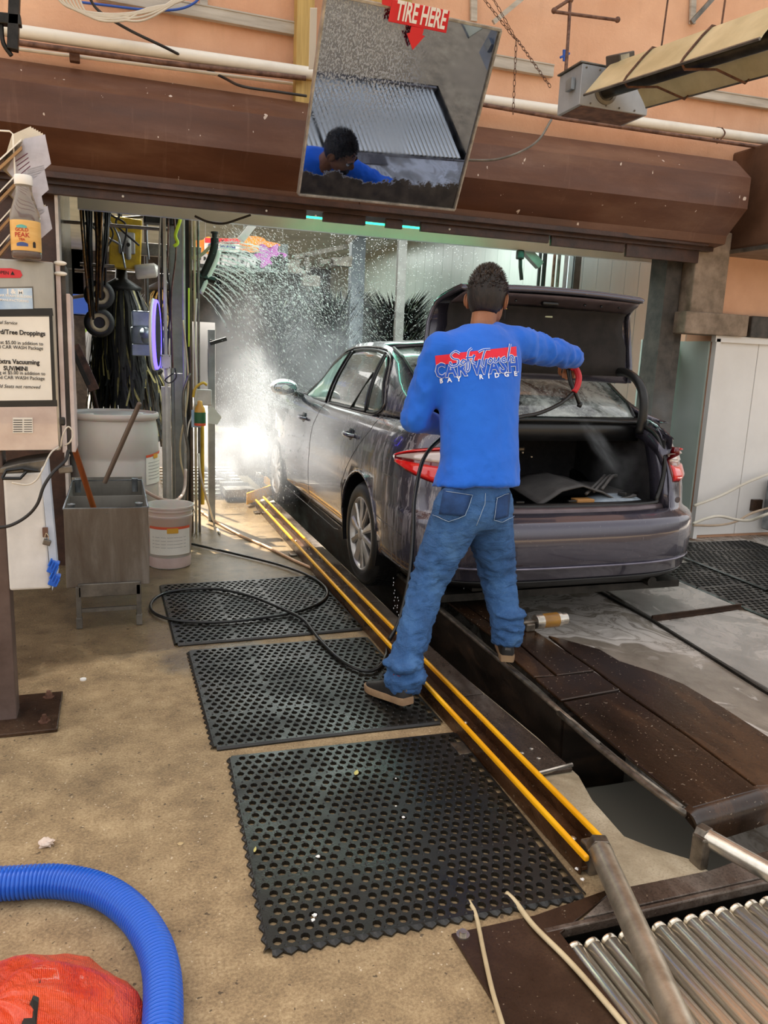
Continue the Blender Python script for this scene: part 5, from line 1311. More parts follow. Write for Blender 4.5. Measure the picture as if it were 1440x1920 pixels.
# the red sign on its upper edge
sign = empty('tire_sign', mirror.matrix_world.translation, 'red TIRE HERE sign with a down arrow fixed on the mirror', 'sign'); sign.location = mirror.location; sign.rotation_euler = mirror.rotation_euler
SM = Matrix((ax_, ay_, az_)).transposed(); SMI = SM.inverted()
def onm(px, py, off=0):   # pixel -> local coordinates on the mirror plane
    d = ray(px, py); P = mbl+az_*off; t = (P-CAM).dot(az_)/d.dot(az_); return SMI @ (CAM+d*t-mbl)
def sg(p, off): q = onm(*p, off); return Vector((q.x, q.y, off))
board = [sg(p, .028) for p in ((735, -2), (843, 20), (836, 62), (727, 40))]
MB().prism(board, (0, 0, .006)).build('sign_board', M_sred, sign, bevel=.003)
MB().prism([sg(p, .034) for p in ((716, -6), (735, -2), (732, 12), (716, 8))], (0, 0, .005)).build('sign_tab', M_sred, sign)
arrow = [sg(p, .028) for p in ((771, 49), (794, 53), (791, 66), (796, 67), (773, 93), (762, 62), (768, 61))]
MB().prism(arrow, (0, 0, .006)).build('arrow', M_sred, sign)
ca, cb_ = sg((741, 20), .036), sg((838, 40), .036); tx = (cb_-ca)
tm = frame_m((ca+cb_)/2, tx, Vector((-tx.y, tx.x, 0)), None)
o = text_mesh('TIRE HERE', .102, M_swhite, 'lettering', .0012, parent=sign, space=.98, offset=.0022, mtx=tm @ Matrix.Diagonal((.56, 1.05, 1, 1)))
# timber post and white strap behind the mirror
tp_ = MB(); tp_.box((1.17, 5.22, 3.6), (.11, .09, 1.6)); o = tp_.build('timber_post', M_yellowwood, None, bevel=.004); tag(o, 'yellowish timber post on the stucco wall behind the mirror', 'post')
tp_ = MB(); tp_.box((1.62, 5.24, 4.0), (.5, .07, .9)); o = tp_.build('timber_board', M_yellowwood, None, bevel=.004); tag(o, 'yellowish timber board on the stucco wall above the mirror', 'board')
st = MB(); a_, b_ = aty(588, 15, 4.2), aty(585, 130, 4.35); st.bar(a_-a_, b_-a_, .035, .006, (0, -1, 0)); o = st.build('hanging_strap', M_whitepipe, None); o.location = a_; tag(o, 'white flat strap with rust spots beside the mirror edge', 'strap')
# chains
def chain(a, b, label, link=.034, sag=0, name='chain'):
    a = Vector(a); b = Vector(b); e = empty(name, a, label, 'chain', 'rusty chains holding the mirror'); e.pop('group') if False else None
    n_ = int((b-a).length/(link*.78)); pr = []
    for k in range(2):
        mb = MB(); pts = []
        for j in range(10):
            t = 2*PI*j/10; pts.append(Vector((.0065*math.cos(t)*(1 if k == 0 else 0), .0065*math.cos(t)*(0 if k == 0 else 1), link*.5*math.sin(t)*.95)))
        mb.tube(pts, .0018, 4, closed=True); o = mb.build('link', M_chain, e, smooth=True); pr.append(o)
    q = (b-a).to_track_quat('Z', 'Y'); used = [False, False]
    for i in range(n_):
        o = pr[i % 2]
        if used[i % 2]: o = o.copy(); COL.objects.link(o); o.parent = e
        used[i % 2] = True
        o.location = (b-a)*((i+.5)/n_)+Vector((0, 0, -sag*math.sin(PI*(i+.5)/n_))); o.rotation_euler = q.to_euler()
    return e
chain(aty(893, -20, 3.9), aty(965, 72, 3.9), 'rusty chain running down from the top left to the knot right of the mirror')
chain(aty(915, -20, 3.9), aty(968, 75, 3.9), 'rusty chain, the right strand of the pair above the knot right of the mirror')
chain(aty(968, 75, 3.9), aty(962, 214, 3.9), 'rusty chain hanging straight down from the knot, right of the mirror')
chain(aty(968, 72, 3.9), aty(1032, 163, 3.6), 'rusty chain slanting from the knot to the heater box')
# ---- wall pipes
def pipe(name, pts, r, m, label, n=12, cat='pipe'):
    P = [Vector(p) for p in pts]; c0 = P[0].copy(); o = MB().tube([p-c0 for p in P], r, n).build(name, m, None, smooth=True, angle=60); o.location = c0; return tag(o, label, cat)
Yp = 5.16
pipe('white_pipe', [aty(-40, 48, Yp), aty(573, 136, Yp), aty(902, 187, Yp-.02)], .036, M_whitepipe, 'thick white plastic pipe along the wall left of the mirror')
pipe('white_pipe', [aty(880, 184, Yp), aty(1045, 207, Yp), aty(1240, 235, Yp-.03), aty(1480, 268, Yp-.05)], .036, M_whitepipe, 'thick white plastic pipe along the wall right of the mirror')
pipe('rusty_pipe', [aty(20, 78, Yp-.03), aty(300, 117, Yp-.03), aty(573, 147, Yp-.03)], .015, M_rustpipe, 'thin rusty pipe just below the white pipe, left of the mirror')
pipe('rusty_pipe', [aty(880, 192, Yp-.05), aty(1050, 222, Yp-.05), aty(1300, 258, Yp-.07), aty(1480, 284, Yp-.08)], .013, M_rustpipe, 'thin rusty pipe just below the white pipe, right of the mirror')
pipe('white_conduit', [aty(20, 90, 5.26), aty(573, 160, 5.26)], .010, M_whitepipe, 'narrow white conduit under the rusty pipe at the upper left')
for px, py, Y in ((140, 108, 5.2), ): tag(MB().box(aty(px, py, Y), (.055, .05, .05)).build('pipe_bracket', M_rustpipe, None, bevel=.006), 'rusty pipe bracket under the white pipe at upper left', 'bracket')
c_ = aty(1345, 250, Yp-.02); cl = MB(); cl.lathe([(.042, -.012), (.042, .012)], (0, 0, 0), 14, Matrix.Rotation(R(90), 3, 'Y'), caps=False); cl.tube(spline([(0, -.04, .03), (.02, -.06, -.01), (0, -.05, -.05), (-.02, -.03, -.08)], 3), .005, 5); o = cl.build('pipe_clamp', M_chain, None); o.location = c_; tag(o, 'rusty wire clamp on the white pipe near the right end', 'clamp')
# weathered white strut rails on the stucco
def rail_(px0, py0, px1, py1, label, w_=.075):
    a_, b_ = aty(px0, py0, 5.27), aty(px1, py1, 5.27); m = MB(); m.bar(Vector(), b_-a_, .04, w_, (0, 0, 1)); m.bar(Vector((0, -.02, w_*.42)), b_-a_+Vector((0, -.02, w_*.42)), .012, .010); o = m.build('wall_batten', M_whitewood, None, bevel=.003); o.location = a_; tag(o, label, 'batten')
rail_(180, -14, 568, 58, 'weathered white batten across the stucco left of the mirror')
rail_(915, 113, 1036, 134, 'weathered white batten between the mirror and the heater box', .08)
rail_(1208, 160, 1500, 205, 'weathered white batten on the stucco right of the heater box', .07)
for a, b, lb in (((382, -15), (382, 18), 'short white vertical batten at the top left'), ((888, -15), (888, 40), 'white vertical batten just right of the red sign'), ((1300, -15), (1298, 45), 'white vertical batten behind the heater reflector')):
    a_, b_ = aty(*a, 5.28), aty(*b, 5.28); o = MB().bar(Vector(), b_-a_, .045, .02, (0, 1, 0)).build('wall_batten', M_whitewood, None); o.location = a_; tag(o, lb, 'batten')
for a, b, lb in (((990, -12), (925, 42), 'thin pale brace slanting down to the mirror corner'), ((1345, -12), (1296, 42), 'thin dark brace above the heater reflector')):
    a_, b_ = aty(*a, 5.2), aty(*b, 5.2); o = MB().bar(Vector(), b_-a_, .03, .02, (0, 1, 0)).build('brace', M_whitewood if 'pale' in lb else M_dark if False else M_galvd, None); o.location = a_; tag(o, lb, 'brace')
# gas pipe with blue valve
gpz = empty('gas_pipe', aty(1066, 60, 5.0), 'rusty gas pipe with elbows and a blue valve on the stucco wall', 'pipe')
def G_(px, py, Y=5.0): return aty(px, py, Y)-aty(1066, 60, 5.0)
MB().tube([G_(1070, -15), G_(1066, 60), G_(1061, 132, 4.7)], .011, 8).build('riser', M_rustpipe, gpz, smooth=True)
MB().tube([G_(1070, -2), G_(1039, 18), G_(1039, 22), G_(1160, 38)], .011, 8).build('branch', M_rustpipe, gpz, smooth=True, angle=50)
for p in ((1039, 20), (1070, 0), (1158, 37)): MB().ell(G_(*p), .019, 6).build('elbow', M_rustpipe, gpz, smooth=True)
bv = MB(); bv.bar(G_(1058, 93, 4.95), G_(1058, 115, 4.95), .012, .02); bv.bar(G_(1050, 108, 4.95), G_(1068, 100, 4.95), .012, .014); bv.build('valve_handle', NT('valve_blue').set(color='#1d55b8', rough=.4).m, gpz, bevel=.003)
# ---- radiant heater: burner box
hb = empty('heater', aty(1125, 180, 3.5), 'grey steel heater box with a long pale reflector reaching towards the camera', 'heater')
HB = aty(1125, 180, 3.5)
def Hh(px, py, Y): return aty(px, py, Y)-HB
# box corners: left face (x1035-1090), front face (1090-1212)
fbl = Vector((2.07, 3.42, 2.60))-HB; wv = Vector((.375, .0, 0)); dv = Vector((0, .195, 0)); fbr = fbl+wv
hgt = Vector((0, 0, .175))
MB().prism([fbl, fbl+wv, fbl+wv+dv, fbl+dv], hgt).build('burner_box', mat('grey_enamel', '#8d9094', '#a6a9ad', 4, .45, .2, bump=.05), hb, bevel=.003)
MB().prism([fbl+Vector((0, 0, .176))-wv*.03-dv*.02, fbl+wv*1.03+Vector((0, 0, .176)), fbl+wv*1.03+dv*1.04+Vector((0, 0, .176)), fbl+dv*1.04-wv*.03+Vector((0, 0, .176))], (0, 0, .008)).build('box_lid', M_galvd, hb, bevel=.002)
MB().prism([fbl+wv*.05+dv*.05-Vector((0, 0, .003)), fbl+wv*.95+dv*.05-Vector((0, 0, .003)), fbl+wv*.95+dv*.95-Vector((0, 0, .003)), fbl+wv*.05+dv*.95-Vector((0, 0, .003))], (0, 0, .003)).build('rusty_underside', M_rustpipe, hb)
fn = Vector((wv.y, -wv.x, 0)).normalized()
if fn.y > 0: fn = -fn
fc = fbl+wv*.36+Vector((0, 0, .075))
zq = fn.to_track_quat('Z', 'Y').to_matrix()
MB().lathe([(.060, 0), (.060, .006), (.045, .010), (.045, .004)], fc, 28, zq).build('flange', M_galvd, hb, smooth=True, angle=40)
for k in range(9): MB().lathe([(.0045, 0), (.0045, .004), (.002, .006)], fbl+wv*(.06+.88*((k*.37) % 1))+Vector((0, 0, .012 if k % 2 else .160)), 6, zq).build('rivet', M_galvd, hb)
MB().box(fbl-wv*.04+dv*.35+Vector((0, 0, .10)), (.02, .05, .05)).build('lug', M_galv, hb)
# tube and reflector axis
t0 = fc+fn*.01; t1 = Hh(1500, 55, 2.35)
MB().tube([t0, t0+(t1-t0)*.10, t1], .034, 16).build('radiant_tube', M_darkmetal, hb, smooth=True)
bx_ = Hh(1128, 165, 3.22); MB().box(fc+fn*.10+Vector((-.0, 0, .085)), (.085, .10, .085), (R(12), R(-18), 0)).build('igniter_box', mat('dark_brown_box', '#3b3430', '#534a44', 9, .5), hb, bevel=.005)
MB().box(fc+fn*.152+Vector((-.012, -.0, .085)), (.045, .003, .045), (R(12), R(-18), 0)).build('rating_label', mat('pale_label', '#9a9382', '#b6ae9b', 30, .7), hb)
ref_ = MB()
ta = t0+(t1-t0)*.07; dirr = (t1-t0).normalized(); sdv = dirr.cross(Vector((0, 0, 1))).normalized()
prof = [(-.175, -.06), (-.162, -.04), (-.085, .05), (-.045, .09), (.045, .09), (.085, .05), (.162, -.04), (.175, -.06)]
def rr(c): return [c+sdv*x+Vector((0, 0, z)) for x, z in prof]
ref_.loft([rr(ta+(t1-t0)*.0), rr(t1)], closed=False)
ref_.build('reflector', mat('old_aluminium', '#b8ac84', '#d8cda6', 4, .42, .35, bump=.1, bscale=14), hb, solid=.004)
MB().tube([rr(ta)[0], rr(t1)[0]], .006, 5).build('reflector_lip', M_galvd, hb)
MB().tube([rr(ta)[-1], rr(t1)[-1]], .006, 5).build('reflector_lip', M_galvd, hb)
for f in (.28, .62):
    c_ = ta+(t1-ta)*f; MB().tube([p+Vector((0, 0, .006)) for p in rr(c_)]+[c_+sdv*.155+Vector((0, 0, -.075)), c_+Vector((0, 0, -.05)), c_-sdv*.155+Vector((0, 0, -.075))], .005, 5, closed=True).build('wire_hanger', M_chain, hb)
    MB().tube([c_+Vector((0, 0, .08)), c_+Vector((.12, .1, 1.2))], .004, 5).build('hanger_rod', M_chain, hb)
# ---- cables
M_cable = mat('pale_cable', '#c9bfae', '#ddd4c4', 6, .6); M_bcable = mat('black_cable', '#191716', '#2c2826', 6, .5)
for k in range(7):
    y0 = 4.6+.03*k
    hose('wall_cable', [aty(92+8*k, -30, 5.0), aty(125+7*k, 12+3*k, 5.0), aty(200+5*k, 26+2.2*k, 5.0), aty(262+2*k, 22+3*k*(1 if k % 2 else -.3), 5.0), aty(310+4*k, 10-k, 5.0), aty(350+6*k, -25, 5.0)], .006, M_cable, 'one of the bunched pale cables sagging at the top left', 'cable', 6, 6, 'bunched pale cables at the top left')
hose('blue_cable', [aty(150, 4, 5.22), aty(200, 10, 5.22), aty(270, 18, 5.22), aty(330, 18, 5.22), aty(365, 5, 5.22), aty(385, -20, 5.22)], .007, NT('blue_cable').set(color='#2f58b0', rough=.5).m, 'blue cable behind the pale cables at the top left', 'cable', 6)
hose('black_cable', [aty(165, -10, 5.1), aty(185, 20, 5.1), aty(240, 55, 5.05), aty(312, 90, 5.05), aty(360, 115, 5.24), aty(420, 146, 5.24), aty(455, 162, 4.98), aty(520, 172, 4.9), aty(575, 180, 4.9)], .008, M_bcable, 'black cable slanting down the stucco left of the mirror', 'cable', 6)
hose('grey_cable', [aty(1034, 224, 4.2), aty(1010, 262, 4.2), aty(975, 285, 4.2), aty(930, 299, 4.2), aty(880, 300, 4.2), aty(850, 296, 4.2)], .007, M_galvd, 'grey cable sagging from the heater box to the mirror', 'cable', 6)
hose('tunnel_cable', [aty(365, 405, 5.5), aty(390, 416, 5.5), aty(420, 419, 5.5), aty(450, 410, 5.5), aty(470, 403, 5.5)], .008, M_bcable, 'black cable arching under the lintel near the spray bar', 'cable', 6)
# dark steel bracket at the top left corner
db = MB(); db.bar(aty(28, -20, 4.6), aty(24, 95, 4.6), .05, .05); db.bar(aty(-20, 34, 4.6), aty(40, 40, 4.6), .05, .05); db.tube(spline([aty(2, 45, 4.6), aty(6, 80, 4.6), aty(22, 105, 4.6)], 5), .012, 8)
tag(db.build('wall_bracket', M_darkmetal, None, bevel=.006), 'dark steel bracket with a loop in the top left corner', 'bracket')

# ================================================================= LEFT: cabinet, control box, sink
M_ss = mat('stained_stainless', '#8f8a82', '#bdb8ae', 3, .32, .75, bump=.06, stretch=(1, 1, .4))
M_ss2 = rusty('rust_streaked_steel', '#5c5147', '#6f665c', '#8a837b', (.35, .55), 3.0, (3, 3, .6), .55, .1, 0)
M_paper = mat('paper', '#dcd5c8', '#efeadf', 3, .8); M_inkb = NT('ink').set(color='#2a2523', rough=.8).m
M_sticker = NT('red_sticker').set(color='#d8323c', rough=.5).m; M_bplate = mat('blue_badge', '#4f86c4', '#cfe0ec', 4, .4, .3)
YC = 3.0
cab = empty('pay_cabinet', (-.45, YC, 1.03), 'stainless steel cabinet with printed price notices and a red sticker', 'cabinet')
CO = Vector((-.45, YC, 1.03))
def Cc(px, py, off=0): return aty(px, py, YC-off)-CO
bl, br_, tr_2, tl2 = aty(-60, 848, YC)-CO, Vector((.265, 0, .005)), Vector((.262, 0, .66)), Vector((-.2, 0, .66))
MB().box((.03, .13, .335), (.47, .26, .65)).build('cabinet_body', M_ss, cab, bevel=.006)
MB().box((.276, .14, .33), (.016, .22, .66)).build('side_post', mat('pink_white_post', '#b9a49c', '#d8c9c2', 6, .5), cab, bevel=.003)
MB().box((.292, .16, .33), (.014, .22, .66)).build('dark_channel', M_grime, cab)
MB().box((.306, .14, .28), (.014, .20, .56)).build('side_post', mat('pink_white_post', '#b9a49c', '#d8c9c2', 6, .5), cab, bevel=.003)
for a in (.60, .565): MB().ell((.285, .03, a+.06), (.022, .012, .008), 6).build('hinge_knob', M_whitepipe, cab)
def flat(pxs, name, m, par, off, t=.002, fn=Cc):
    return MB().prism([fn(x, y, off) for x, y in pxs], (0, -t, 0)).build(name, m, par)
flat([(-60, 503), (20, 503), (38, 507), (42, 516), (38, 521), (-60, 521)], 'sticker', M_sticker, cab, .003)
flat([(-55, 540), (62, 537), (64, 581), (-55, 583)], 'badge_rim', M_galvd, cab, .002)
flat([(-55, 542), (60, 540), (62, 579), (-55, 581)], 'badge', M_bplate, cab, .004)
flat([(-60, 580), (98, 578), (100, 592), (-60, 594)], 'tape_strip', M_black, cab, .003); flat([(-60, 752), (107, 750), (108, 762), (-60, 764)], 'tape_strip', M_black, cab, .003)
flat([(92, 592), (98, 592), (105, 750), (99, 750)], 'tape_strip', M_black, cab, .003)
flat([(-60, 594), (92, 594), (98, 750), (-60, 752)], 'notice_sheet', M_paper, cab, .004)
flat([(-60, 764), (106, 762), (110, 843), (-60, 845)], 'plastic_pocket', mat('pink_plastic', '#b39f97', '#d3c4bd', 3, .25, .1, coat=.8), cab, .004)
flat([(24, 783), (61, 783), (62, 812), (24, 812)], 'price_slip', M_paper, cab, .008)
for k in range(6):
    flat([(25, 787+k*4.3), (42, 787+k*4.3), (42, 788.4+k*4.3), (25, 788.4+k*4.3)], 'print_line', M_inkb, cab, .0105, .0005)
    flat([(45, 787+k*4.3), (60, 787+k*4.3), (60, 788.2+k*4.3), (45, 788.2+k*4.3)], 'print_line', M_inkb, cab, .0105, .0005)
def wall_text(txt, px, py, hpx, m, Y, par, org, sx=1, align='LEFT', shear=0, off=0, ital=False):
    size = hpx*.98*Y*1.05/F_PX; p = aty(px, py, Y)-org
    return text_mesh(txt, size, m, 'lettering', .0004, shear=shear, align=align, parent=par, offset=off, mtx=frame_m(p, (1, 0, 0), (0, 0, 1)) @ Matrix.Diagonal((sx, 1, 1, 1)))
Yt = YC-.0075
for txt, x, y, h, s_, b in (('Additional Service', 32, 606, 8, .3, 0), ('Bird/Tree Droppings', 85, 626, 11, 0, .0006), ('starting at $5.00 in addition to', 81, 645, 8.5, 0, 0), ('the selected CAR WASH Package', 81, 653.5, 8.5, 0, 0), ('Extra Vacuuming', 74, 680, 11, 0, .0006), ('SUV/MINI', 52, 692, 10.5, 0, .0006), ('starting at $5.00 in addition to', 85, 701, 8.5, 0, 0), ('the selected CAR WASH Package', 84, 710, 8.5, 0, 0), ('Child Seats not removed', 75, 726, 8.5, .3, 0)):
    wall_text(txt, x, y, h*.95, M_inkb, Yt, cab, CO, .88, 'RIGHT', s_, b)
wall_text('OPEN \u25b2', 28, 513, 7.5, M_inkb, YC-.006, cab, CO, .9, 'RIGHT')
wall_text('J & M', 44, 548, 10, M_swhite, YC-.007, cab, CO, 1.1, 'RIGHT', 0, .0008); wall_text('CAR WASH BUILDERS', 60, 557, 5.2, M_swhite, YC-.007, cab, CO, 1.0, 'RIGHT', 0, .0003); wall_text('MANUFACTURING', 54, 565, 5, M_swhite, YC-.007, cab, CO, 1.0, 'RIGHT', 0, .0003); 
# steel post carrying it
pst = empty('steel_post', (-.46, 3.08, 0), 'brown steel post with a bolted base plate under the cabinet', 'post')
pm = MB(); pm.box((-.01, .0, .52), (.18, .10, 1.04)); pm.build('column', mat('purple_brown_steel', '#4b3a33', '#6b5850', 5, .55, bump=.2), pst, bevel=.004)
MB().box((-.02, .0, .008), (.50, .34, .014)).build('base_plate', M_rust, pst, bevel=.003)
for x, y in ((.18, -.10), (.18, .12)): MB().lathe([(.022, 0), (.022, .004), (.013, .004), (.013, .018), (.008, .018), (.008, .028)], (x, y, .015), 6).build('bolt', M_rustpipe, pst)
# white control box beside the post
ctl = empty('control_box', (-.37, 2.93, .52), 'white metal control box with a hanging padlock and cables, below the cabinet', 'box')
CB = Vector((-.37, 2.93, .52))
def Bc(px, py, off=0): return aty(px, py, 2.93-off)-CB
MB().prism([Bc(5, 888), Bc(78, 885), Bc(96, 1104), Bc(18, 1108)], (0, .20, 0)).build('box_body', mat('dirty_white_enamel', '#c9c6c1', '#e4e1dc', 5, .45, bump=.04), ctl, bevel=.008)
MB().prism([Bc(76, 880)+Vector((0, -.004, 0)), Bc(90, 862), Bc(109, 1075), Bc(98, 1108)+Vector((0, -.004, 0))], (.0, .06, 0)).build('box_door', mat('blue_white_enamel', '#a9b4c4', '#c6cedb', 5, .45), ctl, bevel=.003)
MB().prism([Bc(0, 878), Bc(40, 868), Bc(86, 862), Bc(80, 884), Bc(0, 888)], (0, .2, 0)).build('box_top', M_galvd, ctl, bevel=.003)
MB().box(Bc(85, 998, .012), (.018, .012, .035)).build('hasp', M_rustpipe, ctl, bevel=.002)
pdl = MB(); pdl.box(Bc(88, 1017, .02), (.026, .014, .020), (0, R(20), 0)); pdl.build('padlock', M_galvd, ctl, bevel=.003)
MB().tube(spline([Bc(84, 1008, .02), Bc(86, 1000, .02), Bc(90, 1004, .02), Bc(91, 1012, .02)], 4), .002, 5).build('shackle', M_chrome, ctl)
M_bclip = NT('blue_plastic').set(color='#1560c8', rough=.35).m
for p in ((100, 1062), (102, 1086)):
    b_ = MB(); b_.box(Bc(*p), (.030, .035, .045), (0, R(25), 0)); [b_.box(Bc(p[0]-6+4*k, p[1]-8+5*k, .02), (.006, .01, .03), (0, R(25), 0)) for k in range(4)]; b_.build('blue_connector', M_bclip, ctl, bevel=.003)
# black handle frame on top
hf = MB(); hf.tube([Bc(4, 897, .02), Bc(12, 882, .02), Bc(44, 878, .02), Bc(50, 884, .02), Bc(38, 897, .02), Bc(4, 897, .02)], .006, 6); hf.tube([Bc(44, 879, .02), Bc(72, 883, .02)], [.009, .005], 6); tag(hf.build('black_bracket', M_black, None), 'black angled bracket lying on the white control box', 'bracket').location = CB
hose('control_cable', [aty(-10, 990, 2.86), aty(20, 985, 2.86), aty(50, 968, 2.86), aty(70, 945, 2.85), aty(82, 912, 2.85), aty(100, 885, 2.86), aty(122, 864, 2.9), aty(128, 845, 2.95)], .006, M_bcable, 'thick black cable drooping across the white control box', 'cable', 6)
hose('white_wire', [aty(22, 905, 2.87), aty(50, 909, 2.87), aty(68, 900, 2.87), aty(80, 880, 2.87), aty(95, 850, 2.93), aty(110, 838, 2.97)], .003, M_cable, 'thin white wire over the white control box', 'cable', 5)
hose('wire_loop', [aty(114, 838, 3.0), aty(118, 815, 2.98), aty(128, 800, 2.98), aty(137, 812, 2.98), aty(132, 828, 2.98), aty(122, 835, 3.0)], .003, M_cable, 'thin white wire loop beside the brown wooden handle', 'cable', 5)
tag(MB().box(aty(123, 880, 2.9), (.045, .02, .025), (0, R(-6), 0)).build('cable_junction', M_galvd, None, bevel=.004), 'small grey junction block hanging between box and sink', 'box')
tag(MB().box(aty(118, 790, 3.0), (.016, .02, .03)).build('black_plug', M_black, None, bevel=.006), 'small black plug above the brown wooden handle', 'plug')
# ---- bottle on the cabinet
bt_ = empty('tea_bottle', (aty(50, 486, 2.95).x, 2.96, CO.z+.66), 'plastic tea bottle with white cap and orange label standing on the cabinet', 'bottle')
k_ = 3.03*1.05/F_PX
prf = [(20, 0), (21.5, 3), (21.5, 8), (21, 10), (21, 54), (22, 57), (21, 65), (16, 82), (12, 95), (11.5, 105), (12, 107), (11, 108)]
MB().lathe([(r_*k_, z*k_) for r_, z in prf], (0, 0, 0), 24).build('bottle_body', NT('clear_plastic').set(color='#d8d2c8', rough=.08, trans=.85, ior=1.3).m, bt_, smooth=True)
MB().lathe([(19*k_, 2*k_), (19.5*k_, 9*k_), (19.2*k_, 12*k_)], (0, 0, 0), 20).build('tea', NT('tea_liquid').set(color='#5a1c0c', rough=.1).m, bt_, smooth=True)
MB().lathe([(21.6*k_, 10*k_), (21.6*k_, 54*k_)], (0, 0, 0), 24, caps=False).build('label', mat('orange_label', '#d9a04c', '#eabf74', 5, .5, stretch=(1, 1, 6)), bt_, smooth=True)
MB().lathe([(12.5*k_, 106*k_), (13*k_, 107*k_), (13*k_, 118*k_), (12*k_, 120*k_), (1*k_, 120*k_)], (0, 0, 0), 24).build('cap', M_swhite, bt_, smooth=True, angle=40)
M_lred = NT('label_red').set(color='#b8321e', rough=.5).m; M_lblue = NT('label_blue').set(color='#39508c', rough=.5).m; M_lgreen = NT('label_teal').set(color='#5fb0a8', rough=.5).m
def bot_text(txt, z, size, m, ang0=R(-100)):
    o = text_mesh(txt, size*k_, m, 'lettering', .0003, parent=bt_, offset=.0003)
    for v in o.data.vertices:
        a = ang0+v.co.x/(21.8*k_); y = v.co.y; d = 21.9*k_+v.co.z; v.co = Vector((math.cos(a)*d, math.sin(a)*d, z*k_+y))
bot_text('GOLD', 39.5, 7, M_lred); bot_text('PEAK', 32, 9.5, M_lred); bot_text('TEA', 25.5, 5, M_lred)
def bot_patch(z0, z1, a0, a1, m, name):
    rows = []
    for k in range(9):
        a = a0+(a1-a0)*k/8; hz_ = math.sin(PI*k/8)*2
        rows.append([Vector((math.cos(a)*21.8*k_, math.sin(a)*21.8*k_, z0*k_)), Vector((math.cos(a)*21.8*k_, math.sin(a)*21.8*k_, (z1+hz_)*k_))])
    MB().loft(rows, closed=False).build(name, m, bt_, smooth=True)
bot_patch(42, 45, R(-120), R(-80), M_lgreen, 'label_mountain'); bot_patch(16, 20, R(-122), R(-78), M_lblue, 'label_band'); bot_patch(15, 22, R(-60), R(-48), M_inkb, 'label_seal')
# ---- wire rack of envelopes above the cabinet
M_env = mat('envelope_paper', '#cfc3ae', '#e2d9c8', 8, .75); M_env2 = mat('plastic_sleeve', '#a9a2a8', '#c9c4cc', 8, .2, coat=1)
rk = empty('envelope_rack', (-.42, 3.02, 1.72), 'white wire rack with tilted shelves left above the cabinet', 'rack'); RO = Vector((-.42, 3.02, 1.72))
def Rr(px, py, Y=3.02): return aty(px, py, Y)-RO
MB().tube([Rr(-30, 243), Rr(18, 246), Rr(24, 251), Rr(31, 380), Rr(33, 475)], .0028, 6).build('wire', M_whitepipe, rk)
sl = [(255, 40), (300, 40), (340, 36), (385, 36), (430, 30)]
for i, (y0, xr) in enumerate(((262, 40), (330, 28), (390, 22), (440, 18))):
    a = [Rr(-60, y0+90, 3.0), Rr(xr, y0-2, 3.0), Rr(xr+2, y0+2, 3.12), Rr(-60, y0+94, 3.12)]
    MB().prism(a, (0, 0, -.006)).build('shelf', M_whitepipe, rk)
    MB().prism([q+Vector((0, .004, -.02)) for q in a], (0, 0, -.012)).build('shelf_board', mat('tan_board', '#8d6a45', '#b08a5c', 5, .6), rk)
P_ink = NT('purple_ink').set(color='#6a2c48', rough=.7).m; row = ('top', 'second', 'third', 'lowest')
for i, (x, y, n_, s_) in enumerate(((55, 300, 7, 1), (57, 350, 4, .85), (55, 392, 3, .72), (66, 424, 3, .8))):
    for k in range(n_):
        e = empty('envelope', aty(x-2.6*k, y-1.6*k, 3.06+.008*k), ('front one of the envelopes in the %s tier of the wire rack' if k == 0 else 'tan envelope behind the front one in the %s tier of the wire rack') % row[i], 'envelope', None if k == 0 else 'tan envelopes in the %s tier of the wire rack' % row[i])
        a = [Vector((q[0]*k_*s_, 0, -q[1]*k_*s_)) for q in ((-33, 18), (-6, -30), (24, -40), (31, 2), (-12, 44))]
        MB().prism(a, (0, .0012, 0)).build('sheet', M_env if k else M_env2, e)
        if k == 0:
            for j in range(4): MB().prism([Vector((q[0]*k_*s_, -.0012, -q[1]*k_*s_)) for q in ((-20+2*j, 4+6*j), (-2+j, -10+6*j), (-2+j, -8.6+6*j), (-20+2*j, 5.4+6*j))], (0, -.0004, 0)).build('print_line', P_ink, e)
        e.rotation_euler = (0, R(-3*k*.6), 0)
# ---- stainless sink on legs
sk = empty('wash_sink', (-.05, 4.05, 0), 'rust-streaked stainless two-compartment sink on legs with two sticks in it', 'sink')
SX0, SX1, SZ0, SZ1, SY1 = -.20, .20, .215, .62, .86
def wallp(mb, x0, x1, y0, y1, z0, z1): mb.box(((x0+x1)/2, (y0+y1)/2, (z0+z1)/2), (x1-x0, y1-y0, z1-z0))
m = MB(); wallp(m, SX0, SX1, 0, .006, SZ0, SZ1); m.build('front_panel', M_ss2, sk, bevel=.003)
m = MB(); wallp(m, SX0, SX0+.006, .006, SY1, SZ0, SZ1+.07*0); m.build('side_panel', M_ss, sk); m = MB(); wallp(m, SX1-.006, SX1, .006, SY1, SZ0, SZ1); m.build('side_panel', M_ss, sk)
m = MB(); wallp(m, SX0, SX1, SY1, SY1+.006, SZ0, SZ1+.02); m.build('back_panel', M_ss, sk); m = MB(); wallp(m, SX0+.006, SX1-.006, .45, .456, SZ0+.02, SZ1-.02); m.build('divider', M_ss, sk)
m = MB(); wallp(m, SX0+.006, SX1-.006, .006, SY1, SZ0, SZ0+.006); m.build('bottom', M_ss2, sk)
m = MB(); m.tube([(SX0, .003, SZ1), (SX1, .003, SZ1), (SX1-.003, SY1, SZ1), (SX0+.003, SY1, SZ1)], .005, 6, closed=True); m.build('rolled_rim', M_galv, sk, smooth=True)
